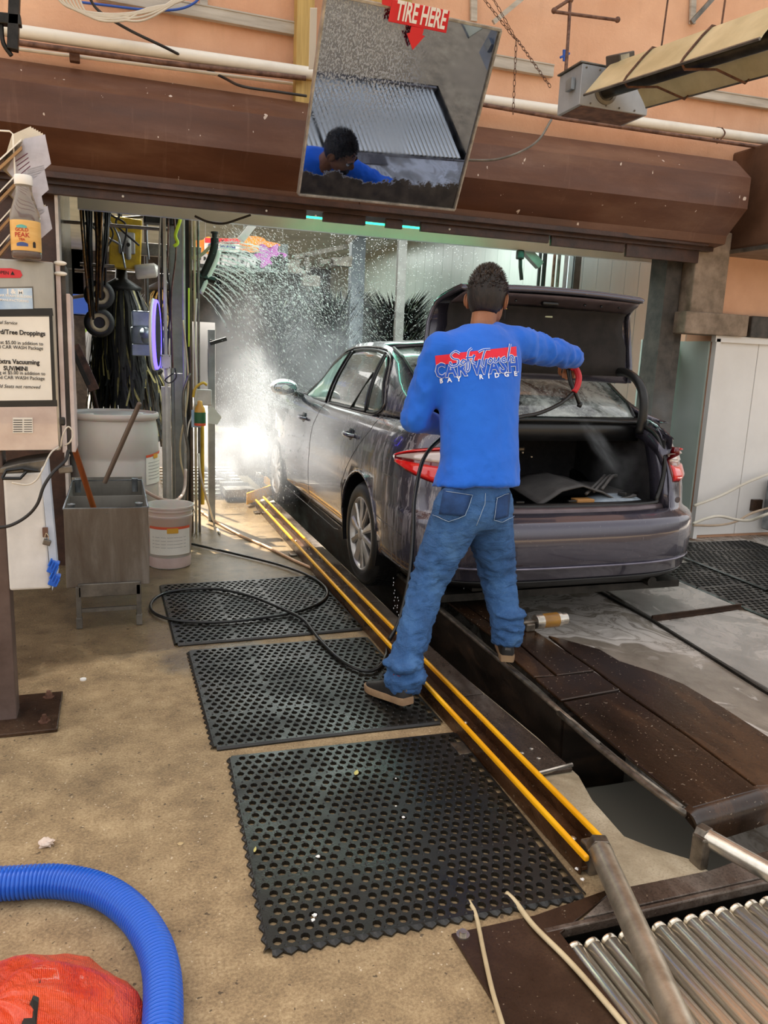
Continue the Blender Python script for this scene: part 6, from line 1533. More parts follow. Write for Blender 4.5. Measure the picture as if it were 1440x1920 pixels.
for x, y in ((SX0+.035, .03), (SX1-.045, .03), (SX0+.035, SY1-.05), (SX1-.045, SY1-.05)):
    MB().lathe([(.017, -.06), (.017, .015), (.020, .018), (.016, .020), (.013, .0)], (x, y, SZ1), 14, caps=False).build('corner_socket', M_galv, sk, smooth=True)
MB().lathe([(.005, 0), (.005, .004)], (0, -.001, SZ1-.025), 8, Matrix.Rotation(R(90), 3, 'X')).build('rivet', M_galvd, sk)
m = MB(); wallp(m, -.145, .155, -.014, -.004, .165, .235); m.build('front_apron', M_galvd, sk, bevel=.004)
for x in (-.145, .145):
    for y in (.0, .8): m = MB(); wallp(m, x-.012, x+.012, y-.014, y+.010, .0, .22); m.box((x, y-.002, .03), (.03, .03, .055)); m.build('leg', M_galvd, sk, bevel=.002)
for y in (-.004, .8): m = MB(); wallp(m, -.14, .14, y-.006, y+.006, .085, .105); m.build('crossbar', M_galvd, sk)
def stick(a, b, r, m, label):
    o = MB().tube([(0, 0, 0), b-a], r, 12).build('wooden_stick', m, None, smooth=True, angle=60); o.location = a; e = MB().ell(b-a, r*1.02, 6).build('rounded_end', m, o, smooth=True); tag(o, label, 'stick')
stick(aty(178, 960, 4.25), aty(128, 805, 4.05), .0145, mat('orange_brown_wood', '#7a3c18', '#9c5628', 9, .4, stretch=(1, 1, .1)), 'orange-brown wooden stick leaning left out of the sink')
stick(aty(196, 905, 4.65), aty(261, 758, 4.55), .0135, mat('grey_brown_wood', '#4a3c31', '#6a584a', 9, .5, stretch=(1, 1, .1)), 'dark grey-brown wooden stick leaning right out of the sink')
# ---- plastic drum and bucket
M_hdpe = NT('cloudy_plastic'); v_ = M_hdpe.coord(); M_hdpe.set(color=M_hdpe.ramp(M_hdpe.noise(v_, 2, 5), [(.3, '#cfc6bd'), (.7, '#e2dcd4')]), rough=.4, trans=.25, sub=.3); M_hdpe = M_hdpe.m
drum = empty('plastic_drum', (-.005, 5.62, 0.045), 'big cloudy white plastic drum with a printed label behind the sink', 'drum')
MB().lathe([(.27, -.045), (.285, -.02), (.285, .30), (.280, .31), (.285, .32), (.290, .62), (.283, .635), (.290, .65), (.288, .80), (.278, .86), (.275, .885), (.292, .895), (.296, .915), (.292, .93), (.28, .932), (.272, .915), (.02, .905)], (0, 0, 0), 48).build('drum_body', M_hdpe, drum, smooth=True, angle=50)
MB().lathe([(.25, .906), (.24, .914), (.235, .908)], (0, 0, 0), 40, caps=False).build('lid_ring', M_hdpe, drum, smooth=True)
for a in (R(20), R(200)): MB().lathe([(.035, .906), (.035, .92), (.028, .925), (.001, .925)], (math.cos(a)*.17, math.sin(a)*.17, 0), 16).build('bung', M_hdpe, drum, smooth=True)
def cyl_patch(par, r, a0, a1, z0, z1, m, name, n=10, slope=0):
    rows = [[Vector((math.cos(a0+(a1-a0)*k/n)*r, math.sin(a0+(a1-a0)*k/n)*r, z0+slope*k/n)), Vector((math.cos(a0+(a1-a0)*k/n)*r, math.sin(a0+(a1-a0)*k/n)*r, z1+slope*k/n))] for k in range(n+1)]
    return MB().loft(rows, closed=False).build(name, m, par, smooth=True)
M_lor = NT('label_orange_red').set(color='#d85a3a', rough=.5).m; M_lye = NT('label_yellow').set(color='#d8a030', rough=.5).m
cyl_patch(drum, .293, R(-48), R(-5), .46, .66, M_paper, 'label'); cyl_patch(drum, .2945, R(-48), R(-5), .643, .66, M_lor, 'label_stripe', slope=.015); cyl_patch(drum, .2955, R(-33), R(-20), .632, .662, M_lye, 'label_mark')
for k in range(6): cyl_patch(drum, .2945, R(-44), R(-10), .605-.022*k, .608-.022*k, mat('grey_ink', '#7a7672', '#8d8985', 5, .7), 'print_line', 4)
bk = empty('plastic_bucket', (.325, 5.20, 0), 'white plastic bucket with pinkish liquid and an orange-topped label', 'bucket')
br1 = [(.128, 0), (.134, .006), (.145, .33), (.150, .335), (.150, .35), (.146, .352), (.147, .375), (.152, .38), (.150, .395), (.158, .40), (.158, .412), (.150, .412), (.143, .38), (.128, .02), (.01, .015)]
MB().lathe(br1, (0, 0, 0), 40).build('bucket_body', M_hdpe, bk, smooth=True, angle=50)
MB().lathe([(.1345, .008), (.137, .075), (.1365, .076)], (0, 0, 0), 40, caps=False).build('pink_level', mat('pink_liquid', '#b59a92', '#c9b1a8', 5, .4), bk, smooth=True)
cyl_patch(bk, .1475, R(-150), R(-35), .10, .285, M_paper, 'label', 14); cyl_patch(bk, .1485, R(-150), R(-35), .27, .287, M_lor, 'label_stripe', 14); cyl_patch(bk, .1495, R(-100), R(-72), .245, .278, M_lye, 'label_mark')
for k in range(4): cyl_patch(bk, .1485, R(-140), R(-50), .215-.022*k, .217-.022*k, bpy.data.materials['grey_ink'], 'print_line', 6)
MB().tube(spline([(.152, 0, .39), (.165, -.03, .33), (.166, -.02, .24), (.157, .0, .18)], 5), .0025, 5).build('wire_handle', M_galv, bk)

# ================================================================= FOREGROUND ITEMS
def blue_hose():
    P = [atz(x, y, .042) for x, y in ((-120, 1668), (-40, 1660), (30, 1655), (100, 1652), (165, 1662), (215, 1684), (258, 1722), (287, 1768), (302, 1818), (306, 1870), (304, 1930), (296, 2010), (280, 2090))]
    S = spline(P, 26); c0 = S[0].copy(); rr_ = []; pts = []
    # resample finely, alternate radius for the ribs
    L_ = [0]
    for a, b in zip(S[:-1], S[1:]): L_.append(L_[-1]+(b-a).length)
    n_ = int(L_[-1]/.0021); j = 0
    for i in range(n_):
        d = i*.0021
        while j < len(L_)-2 and L_[j+1] < d: j += 1
        f = (d-L_[j])/(L_[j+1]-L_[j]); pts.append(S[j].lerp(S[j+1], f)-c0); rr_.append(0.0425 if i % 5 in (0, 1, 2) else .037)
    o = MB().tube(pts, rr_, 20).build('vacuum_hose', NT('blue_hose').set(color='#0c5fd0', rough=.32, coat=.3).m, None, smooth=True, angle=80); o.location = c0; tag(o, 'thick ribbed bright blue vacuum hose curving over the ground', 'hose')
blue_hose()
# orange plastic sheet, bottom left corner
def orange():
    m = MB(); N = 40; M_ = 26; c0 = atz(-10, 2010, 0); rows = []
    for i in range(N+1):
        a = 2*PI*i/N; row = []
        for j in range(M_+1):
            t = j/M_; rad = .29*t*(1+.04*math.sin(3*a)+.03*math.sin(7*a+1))
            x, y = math.cos(a)*rad, math.sin(a)*rad*.95
            z = .16*(1-t**2.2)+.018*abs(math.sin(4.5*a+3*t))*(.3+t)+.012*noise.noise(Vector((x*9, y*9, 0)))
            if j == M_: z = .004
            row.append(Vector((x, y, max(.004, z))))
        rows.append(row)
    m.loft(rows[:-1]+[rows[0]], closed=False)
    t = NT('orange_tarp'); v = t.coord(); t.set(color=t.ramp(t.noise(v, 8, 6, .6), [(.3, '#e03a10'), (.7, '#f25a28')]), rough=.35, coat=.3)
    wv_ = t.n('ShaderNodeTexWave'); wv_.inputs['Scale'].default_value = 90; wv_.inputs['Distortion'].default_value = 1; t.l(v, wv_.inputs[0])
    t.bump(t.math('ADD', t.math('MULTIPLY', t.noise(v, 9, 6, .6, 1.5), 2.2), t.math('MULTIPLY', wv_.outputs[1], .06)), .7, .03)
    o = m.build('orange_cover', t.m, None, smooth=True, merge=.0005); o.location = c0; tag(o, 'crumpled bright orange plastic cover in the bottom left corner', 'cover')
    OB = BVHTree.FromPolygons([v.co.copy() for v in o.data.vertices], [tuple(p.vertices) for p in o.data.polygons]); q = []
    for x, y in ((76, 1836), (60, 1872), (38, 1925), (68, 1925), (72, 1880)):
        d = ray(x, y).normalized(); h = OB.ray_cast(CAM-c0, d); q.append((h[0] if h[0] else Vector((0, .05, .15)))-d*.006)
    MB().prism(q, (0, 0, -.003)).build('dark_slit', M_black, o)
orange()
# litter: crumpled paper, cap ring, leaves, chips
def litter(px, py, s, m, name, label, cat='litter', flatz=.3, group=None, z0=0):
    mb = MB(); mb.ell((0, 0, 0), 1, 7); vs = []
    for v in mb.v:
        v = Vector(v); k = 1+.55*noise.noise(v*2.3+Vector((px, py, 0))); vs.append((v.x*s*k, v.y*s*k*.9, (v.z*k*flatz+flatz*.8)*s))
    mb.v = vs; o = mb.build(name, m, None); o.location = atz(px, py, z0); tag(o, label, cat, group)
litter(87, 1585, .021, mat('crumpled_tissue', '#d8c0ae', '#ecdccd', 20, .8), 'crumpled_paper', 'crumpled pinkish-white paper lying above the blue hose', 'paper', .55)
litter(338, 1583, .008, mat('tan_chip', '#b59a6c', '#cbb287', 20, .8), 'stone_chip', 'small tan chip on the ground left of the nearest mat', 'stone', .3)
o = MB().lathe([(.010, 0), (.013, .0), (.013, .007), (.010, .007)], (0, 0, 0), 20); o.f.append(tuple()) if False else None
o = o.build('cap_ring', M_swhite, None, smooth=True, angle=40); o.location = atz(156, 1275, 0); tag(o, 'small white plastic ring on the wet ground near the sink', 'ring')
M_leaf = mat('yellow_leaf', '#b9ae5a', '#d9d08a', 14, .6)
def leaf(px, py, l, w_, rot, label):
    mb = MB(); vs = []; n_ = 8; rows = []
    for i in range(n_+1):
        t = i/n_; ww = w_*math.sin(PI*min(.98, t*.95+.03))**.8; x = l*(t-.5); c_ = .10*l*(t-.5)**2*4
        rows.append([Vector((x, ww, c_+ww*.25)), Vector((x, 0, c_)), Vector((x, -ww, c_+ww*.25))])
    mb.loft(rows, closed=False); o = mb.build('leaf', M_leaf, None, smooth=True, solid=.0006); o.location = atz(px, py, .0145); o.rotation_euler = (0, 0, R(rot)); tag(o, label, 'leaf')
leaf(668, 1450, .034, .008, 62, 'larger yellow-green leaf in the middle of the nearest mat'); leaf(478, 1594, .026, .004, 70, 'slim yellow leaf near the left edge of the nearest mat')
for k, (x, y, s_) in enumerate(((756, 1533, .005), (596, 1607, .006), (590, 1717, .006), (587, 1726, .005), (742, 1460, .003), (1083, 1630, .007), (1092, 1650, .006), (742, 1512, .003))):
    litter(x, y, s_, M_swhite, 'white_fleck', ['white fleck in the centre of the nearest mat, beside the upper leaf' if 0 else 'one of the small white flecks lying on the nearest mat'][0], 'litter', .5, 'white flecks on the nearest mat', .012)
# hoses on the white wainscot at the right and the machine foot at the edge
hose('wall_hose', [aty(1302, 948, 5.1), aty(1350, 930, 5.15), aty(1400, 905, 5.15), aty(1450, 885, 5.15), aty(1500, 862, 5.1)], .012, M_cable, 'pale hose rising to the right across the white wall panels', 'hose')
hose('wall_hose', [aty(1300, 982, 5.0), aty(1325, 972, 5.0), aty(1350, 968, 5.05), aty(1385, 975, 5.05), aty(1410, 975, 5.0), aty(1435, 965, 4.9), aty(1480, 950, 4.9)], .012, M_cable, 'pale hose, the upper of the two curling low on the white wall panels', 'hose')
hose('wall_hose', [aty(1300, 985, 5.1), aty(1345, 985, 5.15), aty(1380, 978, 5.15), aty(1410, 962, 5.15), aty(1450, 950, 5.1)], .010, mat('tan_cable', '#b39a82', '#c9b39b', 5, .6), 'tan hose lying behind the other one low on the white wall panels', 'hose')
ms = empty('steel_stand', atz(1452, 1015), 'grey steel stand cut off by the right edge of the picture', 'stand'); 
MB().box((.06, 0, .30), (.16, .3, .44)).build('stand_box', M_galv, ms, bevel=.01); MB().box((.0, 0, .04), (.03, .03, .09)).build('leg', M_galv, ms)
MB().box((.12, 0, .04), (.03, .03, .09)).build('leg', M_galv, ms)
tag(MB().box(aty(1418, 947, 5.24), (.10, .04, .10)).build('wall_socket', M_rust, None, bevel=.004), 'dark brown box on the white wall near the right edge', 'box')
# things in the boot
CO2 = Vector((2.325, 4.50, 0))
def boot(x, y, z): return CO2+Vector((x, y, z*1.04))
mt = MB(); rows = []
for i in range(15):
    u = i/14; rows.append([])
    for j in range(11):
        v = j/10; x = -.16+.62*u; y = -.86+.42*v; z = .635+.10*math.sin(PI*min(1, u*1.25))*(1-.4*v)+.05*v+(.006 if (i % 3 == 0) else 0)+(.10*max(0, u-.6)*(1.2-v))
        rows[-1].append(boot(x, y, z)-boot(.1, -.7, .64))
mt.loft(rows, closed=False); o = mt.build('floor_mat', mat('boot_rubber_mat', '#3c3a39', '#514e4c', 8, .6, bump=.4, bscale=40), None, smooth=True, solid=.010); o.location = boot(.1, -.7, .64); tag(o, 'buckled dark rubber car mat lying in the open boot', 'mat')
for k in range(3):
    r_ = MB(); r_.tube(spline([boot(.14+.05*k, -.84, .69+.012*k)-boot(.3, -.7, .69), boot(.30+.04*k, -.72, .735+.012*k)-boot(.3, -.7, .69), boot(.42+.04*k, -.60, .75)-boot(.3, -.7, .69)], 5), .010, 6); q = r_.build('mat_rib', mat('boot_rubber_rib', '#454241', '#5a5755', 8, .5), o, smooth=True); q.location = boot(.3, -.7, .69)-boot(.1, -.7, .64)
o = MB().box((0, 0, .035), (.11, .07, .08)).build('wood_block', mat('pale_wood_block', '#a8753e', '#c08d50', 5, .6), None, bevel=.004); o.location = boot(.115, -.85, .595); tag(o, 'small orange-brown wooden block in the boot', 'block')
sb_ = MB(); sb_.ell((0, 0, .04), (.20, .09, .05), 12); o = sb_.build('grey_bag', mat('silver_grey_sheet', '#6f7a84', '#a4afb8', 9, .35, bump=.8, bscale=20), None, smooth=True); o.location = boot(.34, -.80, .595); tag(o, 'shiny grey-blue plastic bag in the boot beside the block', 'bag')
o = MB().bar((0, 0, 0), (.16, .10, -.01), .05, .02).build('black_strap', M_black, None, bevel=.004); o.location = boot(.36, -.86, .69); tag(o, 'short black strap lying over the grey bag in the boot', 'strap')
# ================================================================= MACHINERY INSIDE THE TUNNEL
M_mblack = mat('machine_black', '#0f0f0e', '#24221f', 14, .45, .2, bump=.1)
M_grpost = mat('grey_painted_post', '#7f7f7c', '#a3a29e', 5, .45, .3, bump=.05)
M_whpost = mat('white_painted_post', '#aaa59d', '#cdc9c2', 5, .4, .1, bump=.04)
def post(name, px, y0, y1, Y, w_, d_, m, label, cat='post', bevel=.003):
    a, b = aty(px[0], y0, Y), aty(px[1], y1, Y); b = Vector((a.x, a.y, b.z))
    if b.z < .03: b.z = 0
    o = MB().box((0, 0, (a.z-b.z)/2), (w_, d_, a.z-b.z)).build(name, m, None, bevel=bevel); o.location = b; return tag(o, label, cat)
# vertical pole, columns
post('white_pole', (307, 307), 362, 1000, 6.0, .022, .022, M_whpost, 'thin white pole standing just right of the glowing ring light')
post('white_post', (311, 311), 725, 1000, 6.1, .065, .05, M_whpost, 'white post below the small grey junction box')
post('grey_column', (334, 334), 362, 1000, 6.55, .14, .10, M_grpost, 'broad grey steel column behind the cluster of hoses')
post('black_rail', (350, 350), 362, 1020, 6.2, .03, .03, M_mblack, 'black rail in the cluster of vertical pipes')
post('steel_column', (340, 340), 700, 1010, 6.3, .11, .06, M_grpost, 'grey steel column with hoses tied to it, behind the bucket')
sp = post('short_post', (396, 396), 618, 1000, 6.55, .055, .05, M_grpost, 'short grey steel post with a black bracket on its top')
for i, (x, m, lb, r) in enumerate(((343, M_whpost, 'pale vertical pipe, leftmost of the pipe cluster', .012), (356, mat('brown_pipe', '#4a3a2c', '#6e5a46', 8, .5), 'brown vertical pipe in the middle of the pipe cluster', .011), (364, M_tube, 'cream vertical pipe, second from the right in the cluster', .010), (371, M_galvd, 'dull steel pipe, rightmost of the pipe cluster', .010))):
    a, b = aty(x, 362, 6.12), aty(x, 905, 6.12); b = Vector((a.x, a.y, .0)); pipe('vertical_pipe', [a, b], r, m, lb)
pipe('yellow_pipe', [aty(379, 780, 6.5), Vector((aty(379, 780, 6.5).x, 6.5, .15))], .016, mat('yellow_tube', '#b98f20', '#dcb63c', 5, .4), 'yellow vertical tube below the spray bottle')
hose('hi_vis_hose', [aty(334, 385, 6.05), aty(338, 410, 6.05), aty(329, 440, 6.05), aty(333, 455, 6.05), aty(326, 462, 6.05)], .012, NT('neon_yellow').set(color='#d8f03a', rough=.5).m, 'neon yellow-green hose end at the top of the pipe cluster')
hose('neon_line', [aty(354, 540, 6.08), aty(354, 650, 6.08)], .006, bpy.data.materials['neon_yellow'], 'thin neon yellow line on the brown pipe')
for x, pts in ((0, ((343, 600), (352, 690), (352, 740), (345, 790), (338, 830), (340, 870), (350, 910), (348, 945))), (1, ((366, 560), (362, 640), (366, 720), (358, 775), (350, 800), (345, 850))), (2, ((350, 700), (338, 740), (340, 800), (347, 850), (344, 940)))):
    hose('cable_run', [aty(a+3*x, b, 6.02) for a, b in pts], (.008, .006, .012)[x], (M_tube, M_cable, M_galvd)[x], ('tan hose winding down the grey column', 'pale cable winding down the pipe cluster', 'thick grey hose on the grey column behind the bucket')[x], 'hose', 6)
hose('floor_hose', [aty(372, 850, 6.0), aty(378, 900, 6.0), atz(400, 975, .02), atz(412, 1000, .01)], .008, M_cable, 'pale hose coming down to the floor beside the short post')
hose('clear_hose', [aty(262, 915, 5.3), aty(300, 935, 5.4), aty(330, 938, 5.6), aty(345, 920, 5.8), aty(348, 880, 5.9)], .012, mat('pink_clear_hose', '#a98a7c', '#c9aea0', 5, .25), 'clear pinkish hose curving from the drum to the grey column')
hose('wire_coil', [aty(325, 700, 5.95), aty(310, 712, 5.95), aty(318, 718, 5.95), aty(330, 708, 5.95), aty(328, 690, 5.95)], .005, M_bcable, 'small loop of black wire under the junction box')
jb_ = empty('junction_box', aty(311, 678, 5.98), 'small grey junction box on the white post under the ring light', 'box')
MB().box((0, 0, 0), (.07, .04, .10)).build('box_body', M_whpost, jb_, bevel=.004)
for x in (-.025, .025):
    for z in (-.04, .04): MB().ell((x, -.021, z), .004, 4).build('screw', M_galvd, jb_)
# spray bottle and card on the pipe cluster
sbt = empty('spray_bottle', aty(375, 798, 5.95), 'yellow-topped bottle with a green label hanging on the pipe cluster', 'bottle')
MB().lathe([(.040, -.0), (.042, .01), (.042, .10), (.036, .13), (.018, .16), (.018, .18), (.01, .185)], (0, 0, 0), 20).build('bottle_body', mat('amber_bottle', '#c98a2c', '#e2ad4a', 5, .3), sbt, smooth=True)
cyl_patch(sbt, .0428, R(-170), R(-10), .02, .10, NT('green_label').set(color='#31603a', rough=.5).m, 'label')
MB().lathe([(.041, .0), (.0428, .004), (.0428, .02)], (0, 0, 0), 20, caps=False).build('orange_base', M_lor, sbt)
tag(MB().add([(-.03, 0, -.06), (.04, 0, -.07), (.075, 0, -.01), (.01, 0, .07), (-.03, 0, .06)], [(0, 1, 2, 3, 4)]).build('paper_card', M_paper, None, solid=.002), 'tilted paper card behind the yellow spray bottle', 'card').location = aty(398, 780, 6.4)
tag(MB().box((0, 0, 0), (.07, .002, .13)).build('blue_card', mat('blue_card', '#8fb4d6', '#c3d9ec', 5, .6), None), 'pale blue card behind the spray bottle, left side', 'card').location = aty(368, 785, 6.0)
hose('yellow_strap', [aty(362, 745, 5.97), aty(366, 728, 5.97), aty(380, 718, 5.97), aty(388, 722, 5.97)], .010, bpy.data.materials['yellow_tube'], 'yellow strap above the spray bottle', 'strap')
tag(MB().box((0, 0, 0), (.13, .05, .12)).build('valve_block', M_whpost, None, bevel=.008), 'pale valve block on the short post', 'box').location = aty(380, 745, 6.05)
bkt = MB(); bkt.box((0, 0, 0), (.035, .035, .035)); bkt.bar((-.02, -.02, -.015), (.11, -.03, .03), .02, .03); o = bkt.build('black_bracket', M_mblack, None, bevel=.004); o.location = aty(398, 641, 6.48); tag(o, 'black wedge bracket on the short grey post', 'bracket')
# ring light
ringl = empty('ring_light', aty(294, 628, 6.0), 'tall oval blue-violet glowing ring light seen edge-on beside the brush', 'light')
RMx = Matrix.Rotation(R(82), 3, 'Z')
pts = [Vector((math.cos(a)*.245, 0, math.sin(a)*.235)) for a in [2*PI*k/40 for k in range(40)]]
MB().tube([RMx @ p for p in pts], .013, 8, closed=True).build('glow_tube', NT('violet_led').set(color='#5a50ff', emit='#4a3cff', es=4.5).m, ringl, smooth=True)
MB().tube([RMx @ (p*1.04+Vector((0, .02, 0))) for p in pts], .012, 8, closed=True).build('housing', M_swhite, ringl, smooth=True)
MB().lathe([(.23, 0), (.23, .01)], (0, 0, 0), 32, RMx @ Matrix.Rotation(R(90), 3, 'X')).build('dark_face', M_mblack, ringl)
# ---- hanging cloth brush
M_strip = mat('black_cloth_strip', '#0b0b0a', '#1f1e1a', 20, .5, bump=.2); M_strip2 = mat('pale_cloth_strip', '#6a6238', '#a89c5c', 20, .5)
def brush(loc, label, R0, L_, n1, n2, spread=.10, seed=1):
    e = empty('hanging_brush', loc, label, 'brush'); rd = random.Random(seed)
    MB().tube([(0, 0, .2), (0, 0, 2.98-loc[2])], .02, 8).build('drive_shaft', M_mblack, e)
    MB().lathe([(.04, -.02), (R0*.7, -.01), (R0*.8, .03), (.05, .10), (.04, .25)], (0, 0, 0), 20).build('hub', M_mblack, e, smooth=True)
    for m, n_, nm in ((M_strip, n1, 'cloth_strip'), (M_strip2, n2, 'pale_cloth_strip')):
        mb = MB()
        for k in range(n_):
            a = rd.uniform(0, 2*PI); r0_ = rd.uniform(.3, 1)*R0; ln = L_*rd.uniform(.55, 1.0); w_ = rd.uniform(.006, .012); P = []
            for j in range(6):
                t = j/5; rr_ = r0_*(.75+.45*min(1, t*4))+spread*t*t+rd.uniform(-.01, .01)*t; aa = a+.25*t*rd.uniform(-.3, 1)
                P.append(Vector((math.cos(aa)*rr_, math.sin(aa)*rr_, -ln*t+.03*(1-(1-t)**2))))
            s_ = Vector((-math.sin(a), math.cos(a), 0))*w_
            mb.loft([[p+s_, p-s_] for p in P], closed=False)
        tag(mb.build(nm, m, e, fix=False), kind='stuff')
    return e
br_ = brush(aty(228, 545, 7.2), 'big hanging black cloth brush with pale yellow strips, left in the tunnel', .21, 1.2, 420, 80, .08)
brush(aty(278, 700, 8.2), 'second cloth brush low behind the first one, near the grey column', .18, .8, 160, 60, .12, 5)
brush(aty(305, 545, 9.5), 'small cloth brush further back above the ring light', .22, .5, 120, 40, .05, 8)
# yellow bracket box
yb = empty('yellow_gearbox', aty(235, 458, 7.1), 'yellow steel housing with a grey clevis bracket above the hanging brush', 'machine')
MB().box((0, 0, 0), (.25, .16, .40), (0, R(3), 0)).build('housing', mat('scratched_yellow', '#9a7d10', '#d0ac1c', 9, .45, bump=.1), yb, bevel=.01)
MB().box((.01, -.09, .0), (.13, .03, .17)).build('clevis', M_grpost, yb, bevel=.01); MB().box((.02, -.12, -.05), (.045, .04, .17)).build('link_arm', M_grpost, yb, bevel=.02)
MB().box((.36, -.02, -.03), (.50, .08, .10)).build('arm', M_galvd, yb, bevel=.005); MB().lathe([(.015, 0), (.015, .03)], (.02, -.14, -.02), 10, Matrix.Rotation(R(90), 3, 'X')).build('pin', M_mblack, yb)
# gear motor
gm = empty('gear_motor', aty(266, 620, 6.6), 'pale grey-blue gear motor right of the hanging brush', 'motor')
M_mot = mat('motor_grey_blue', '#8f9ba0', '#b3bfc4', 7, .4, .2)
MB().box((0, 0, .09), (.15, .14, .12)).build('terminal_box', M_mot, gm, bevel=.012); MB().lathe([(.075, -.10), (.085, -.08), (.085, .02), (.06, .04)], (0, 0, 0), 20).build('casing', M_mot, gm, smooth=True, angle=40)
MB().lathe([(.03, -.04), (.03, .1), (.045, .12)], (.02, -.09, -.06), 14, Matrix.Rotation(R(70), 3, 'X')).build('shaft', M_mot, gm, smooth=True); MB().box((0, 0, -.15), (.16, .12, .09)).build('foot', M_mot, gm, bevel=.008); MB().box((.20, .03, -.02), (.30, .05, .06)).build('mount_arm', M_grpost, gm)
gm2 = empty('small_motor', aty(277, 508, 7.0), 'small cream motor above the brush hub', 'motor'); MB().lathe([(.05, -.10), (.058, -.09), (.058, .06), (.03, .09)], (0, 0, 0), 18, Matrix.Rotation(R(80), 3, 'Y')).build('casing', M_whpost, gm2, smooth=True, angle=40)
# two black wheels
for k, (x, y) in enumerate(((186, 553), (186, 605))):
    e = empty('rubber_disc', aty(x, y, 6.9), ('upper', 'lower')[k]+' of the two dark rubber wheels left of the hanging brush', 'wheel'); q = Matrix.Rotation(R(90), 3, 'X') @ Matrix.Rotation(R(8), 3, 'Y')
    MB().lathe([(.075, -.03), (.115, -.035), (.118, 0), (.115, .035), (.075, .03)], (0, 0, 0), 28, q, caps=False).build('tyre', M_tyre, e, smooth=True); MB().lathe([(.045, -.02), (.078, -.028), (.078, .028), (.045, .015)], (0, 0, 0), 24, q, caps=False).build('rim', M_tube, e, smooth=True)
    MB().lathe([(.045, -.01), (.001, -.01)], (0, 0, 0), 16, q, caps=False).build('hub', M_mblack, e)
# bunch of hanging black rods with gold glints at upper left
hr_ = empty('hanging_rods', aty(175, 372, 6.6), 'bunch of long dark hoses hanging at the upper left of the tunnel', 'hoses'); rd = random.Random(2)
for k in range(22):
    x0 = 148+3.0*k; x1 = 178+(x0-178)*.45+rd.uniform(-5, 5); yy = rd.uniform(520, 600); Y = 6.6+rd.uniform(-.15, .3); m = M_mblack if k % 5 else mat('amber_rod', '#3a2812', '#8a6230', 30, .3, .5)
    MB().tube([aty(x0, 355, Y)-aty(175, 372, 6.6), aty((x0+x1)/2+rd.uniform(-4, 4), 450, Y)-aty(175, 372, 6.6), aty(x1, yy, Y)-aty(175, 372, 6.6)], .010, 6).build('hose_rod', m, hr_, smooth=True)
# cross rails and trusses
for k, (a, b, Y, r, lb) in enumerate(((( 110, 415), (330, 432), 6.8, .014, 'long steel rail crossing above the yellow housing'), ((150, 495), (215, 500), 6.7, .014, 'short steel rail crossing the hanging rods'), ((140, 507), (330, 517), 8.0, .016, 'dark rail behind the brush hub'), ((120, 560), (200, 548), 9.0, .018, 'dark rail far back above the wheels'), ((210, 410), (330, 402), 7.4, .012, 'thin rail high above the yellow housing'))):
    pipe('cross_rail', [aty(*a, Y), aty(*b, Y)], r, M_mblack if k > 1 else M_galvd, lb, 8, 'rail')
for k in range(9):
    x = 200+rd.uniform(-10, 130); pts = [aty(x, 365, 6.9), aty(x+rd.uniform(-14, 20), 400, 6.9), aty(x+rd.uniform(-20, 40), 425+rd.uniform(-5, 20), 6.9), aty(x+rd.uniform(-8, 46), 470+rd.uniform(-20, 50), 6.9)]
    hose('loose_cable', pts, .009, M_bcable if k % 3 else M_galv, 'one of the loose cables tangled under the tunnel ceiling', 'cable', 6, 6, 'tangled cables under the tunnel ceiling')
for k in range(6):
    x = 300+rd.uniform(0, 26); hose('column_cable', [aty(x, 380, 6.35), aty(x+rd.uniform(-6, 6), 470, 6.35), aty(x+rd.uniform(-6, 6), 560, 6.35), aty(x+rd.uniform(-4, 4), 690, 6.35)], .007, (M_bcable, M_rustpipe, M_cable)[k % 3], 'one of the thin cables running down the grey column', 'cable', 5, 6, 'cables on the grey column')
mc = MB(); mc.box((0, 0, 0), (.20, .14, .10)); mc.lathe([(.05, -.16), (.05, .1)], (.05, 0, 0), 12, Matrix.Rotation(R(90), 3, 'Y')); o = mc.build('valve_cluster', M_mblack, None, bevel=.004); o.location = aty(297, 408, 6.5); tag(o, 'black valve cluster high on the grey column', 'machine')
# leaning brush and low clutter left of the drum
lb_ = empty('scrub_brush', aty(158, 690, 6.1), 'dark scrubbing brush leaning beside the shiny left lining', 'brush')
MB().box((0, 0, 0), (.075, .05, .34), (0, R(-22), 0)).build('block', mat('brush_block', '#2f2620', '#6a4a3a', 20, .7), lb_, bevel=.004); MB().box((-.03, .0, .02), (.03, .06, .30), (0, R(-22), 0)).build('bristles', M_mblack, lb_, bevel=.002); MB().tube([(.05, 0, -.14), (.25, .1, -aty(158, 690, 6.1).z)], .014, 8).build('handle', M_rust, lb_)
tag(MB().box((0, 0, .45), (.42, .3, .9)).build('wall_cabinet', M_whpost, None, bevel=.01), 'pale cabinet far back beside the tunnel exit', 'cabinet').location = (.35, 12.0, .0)
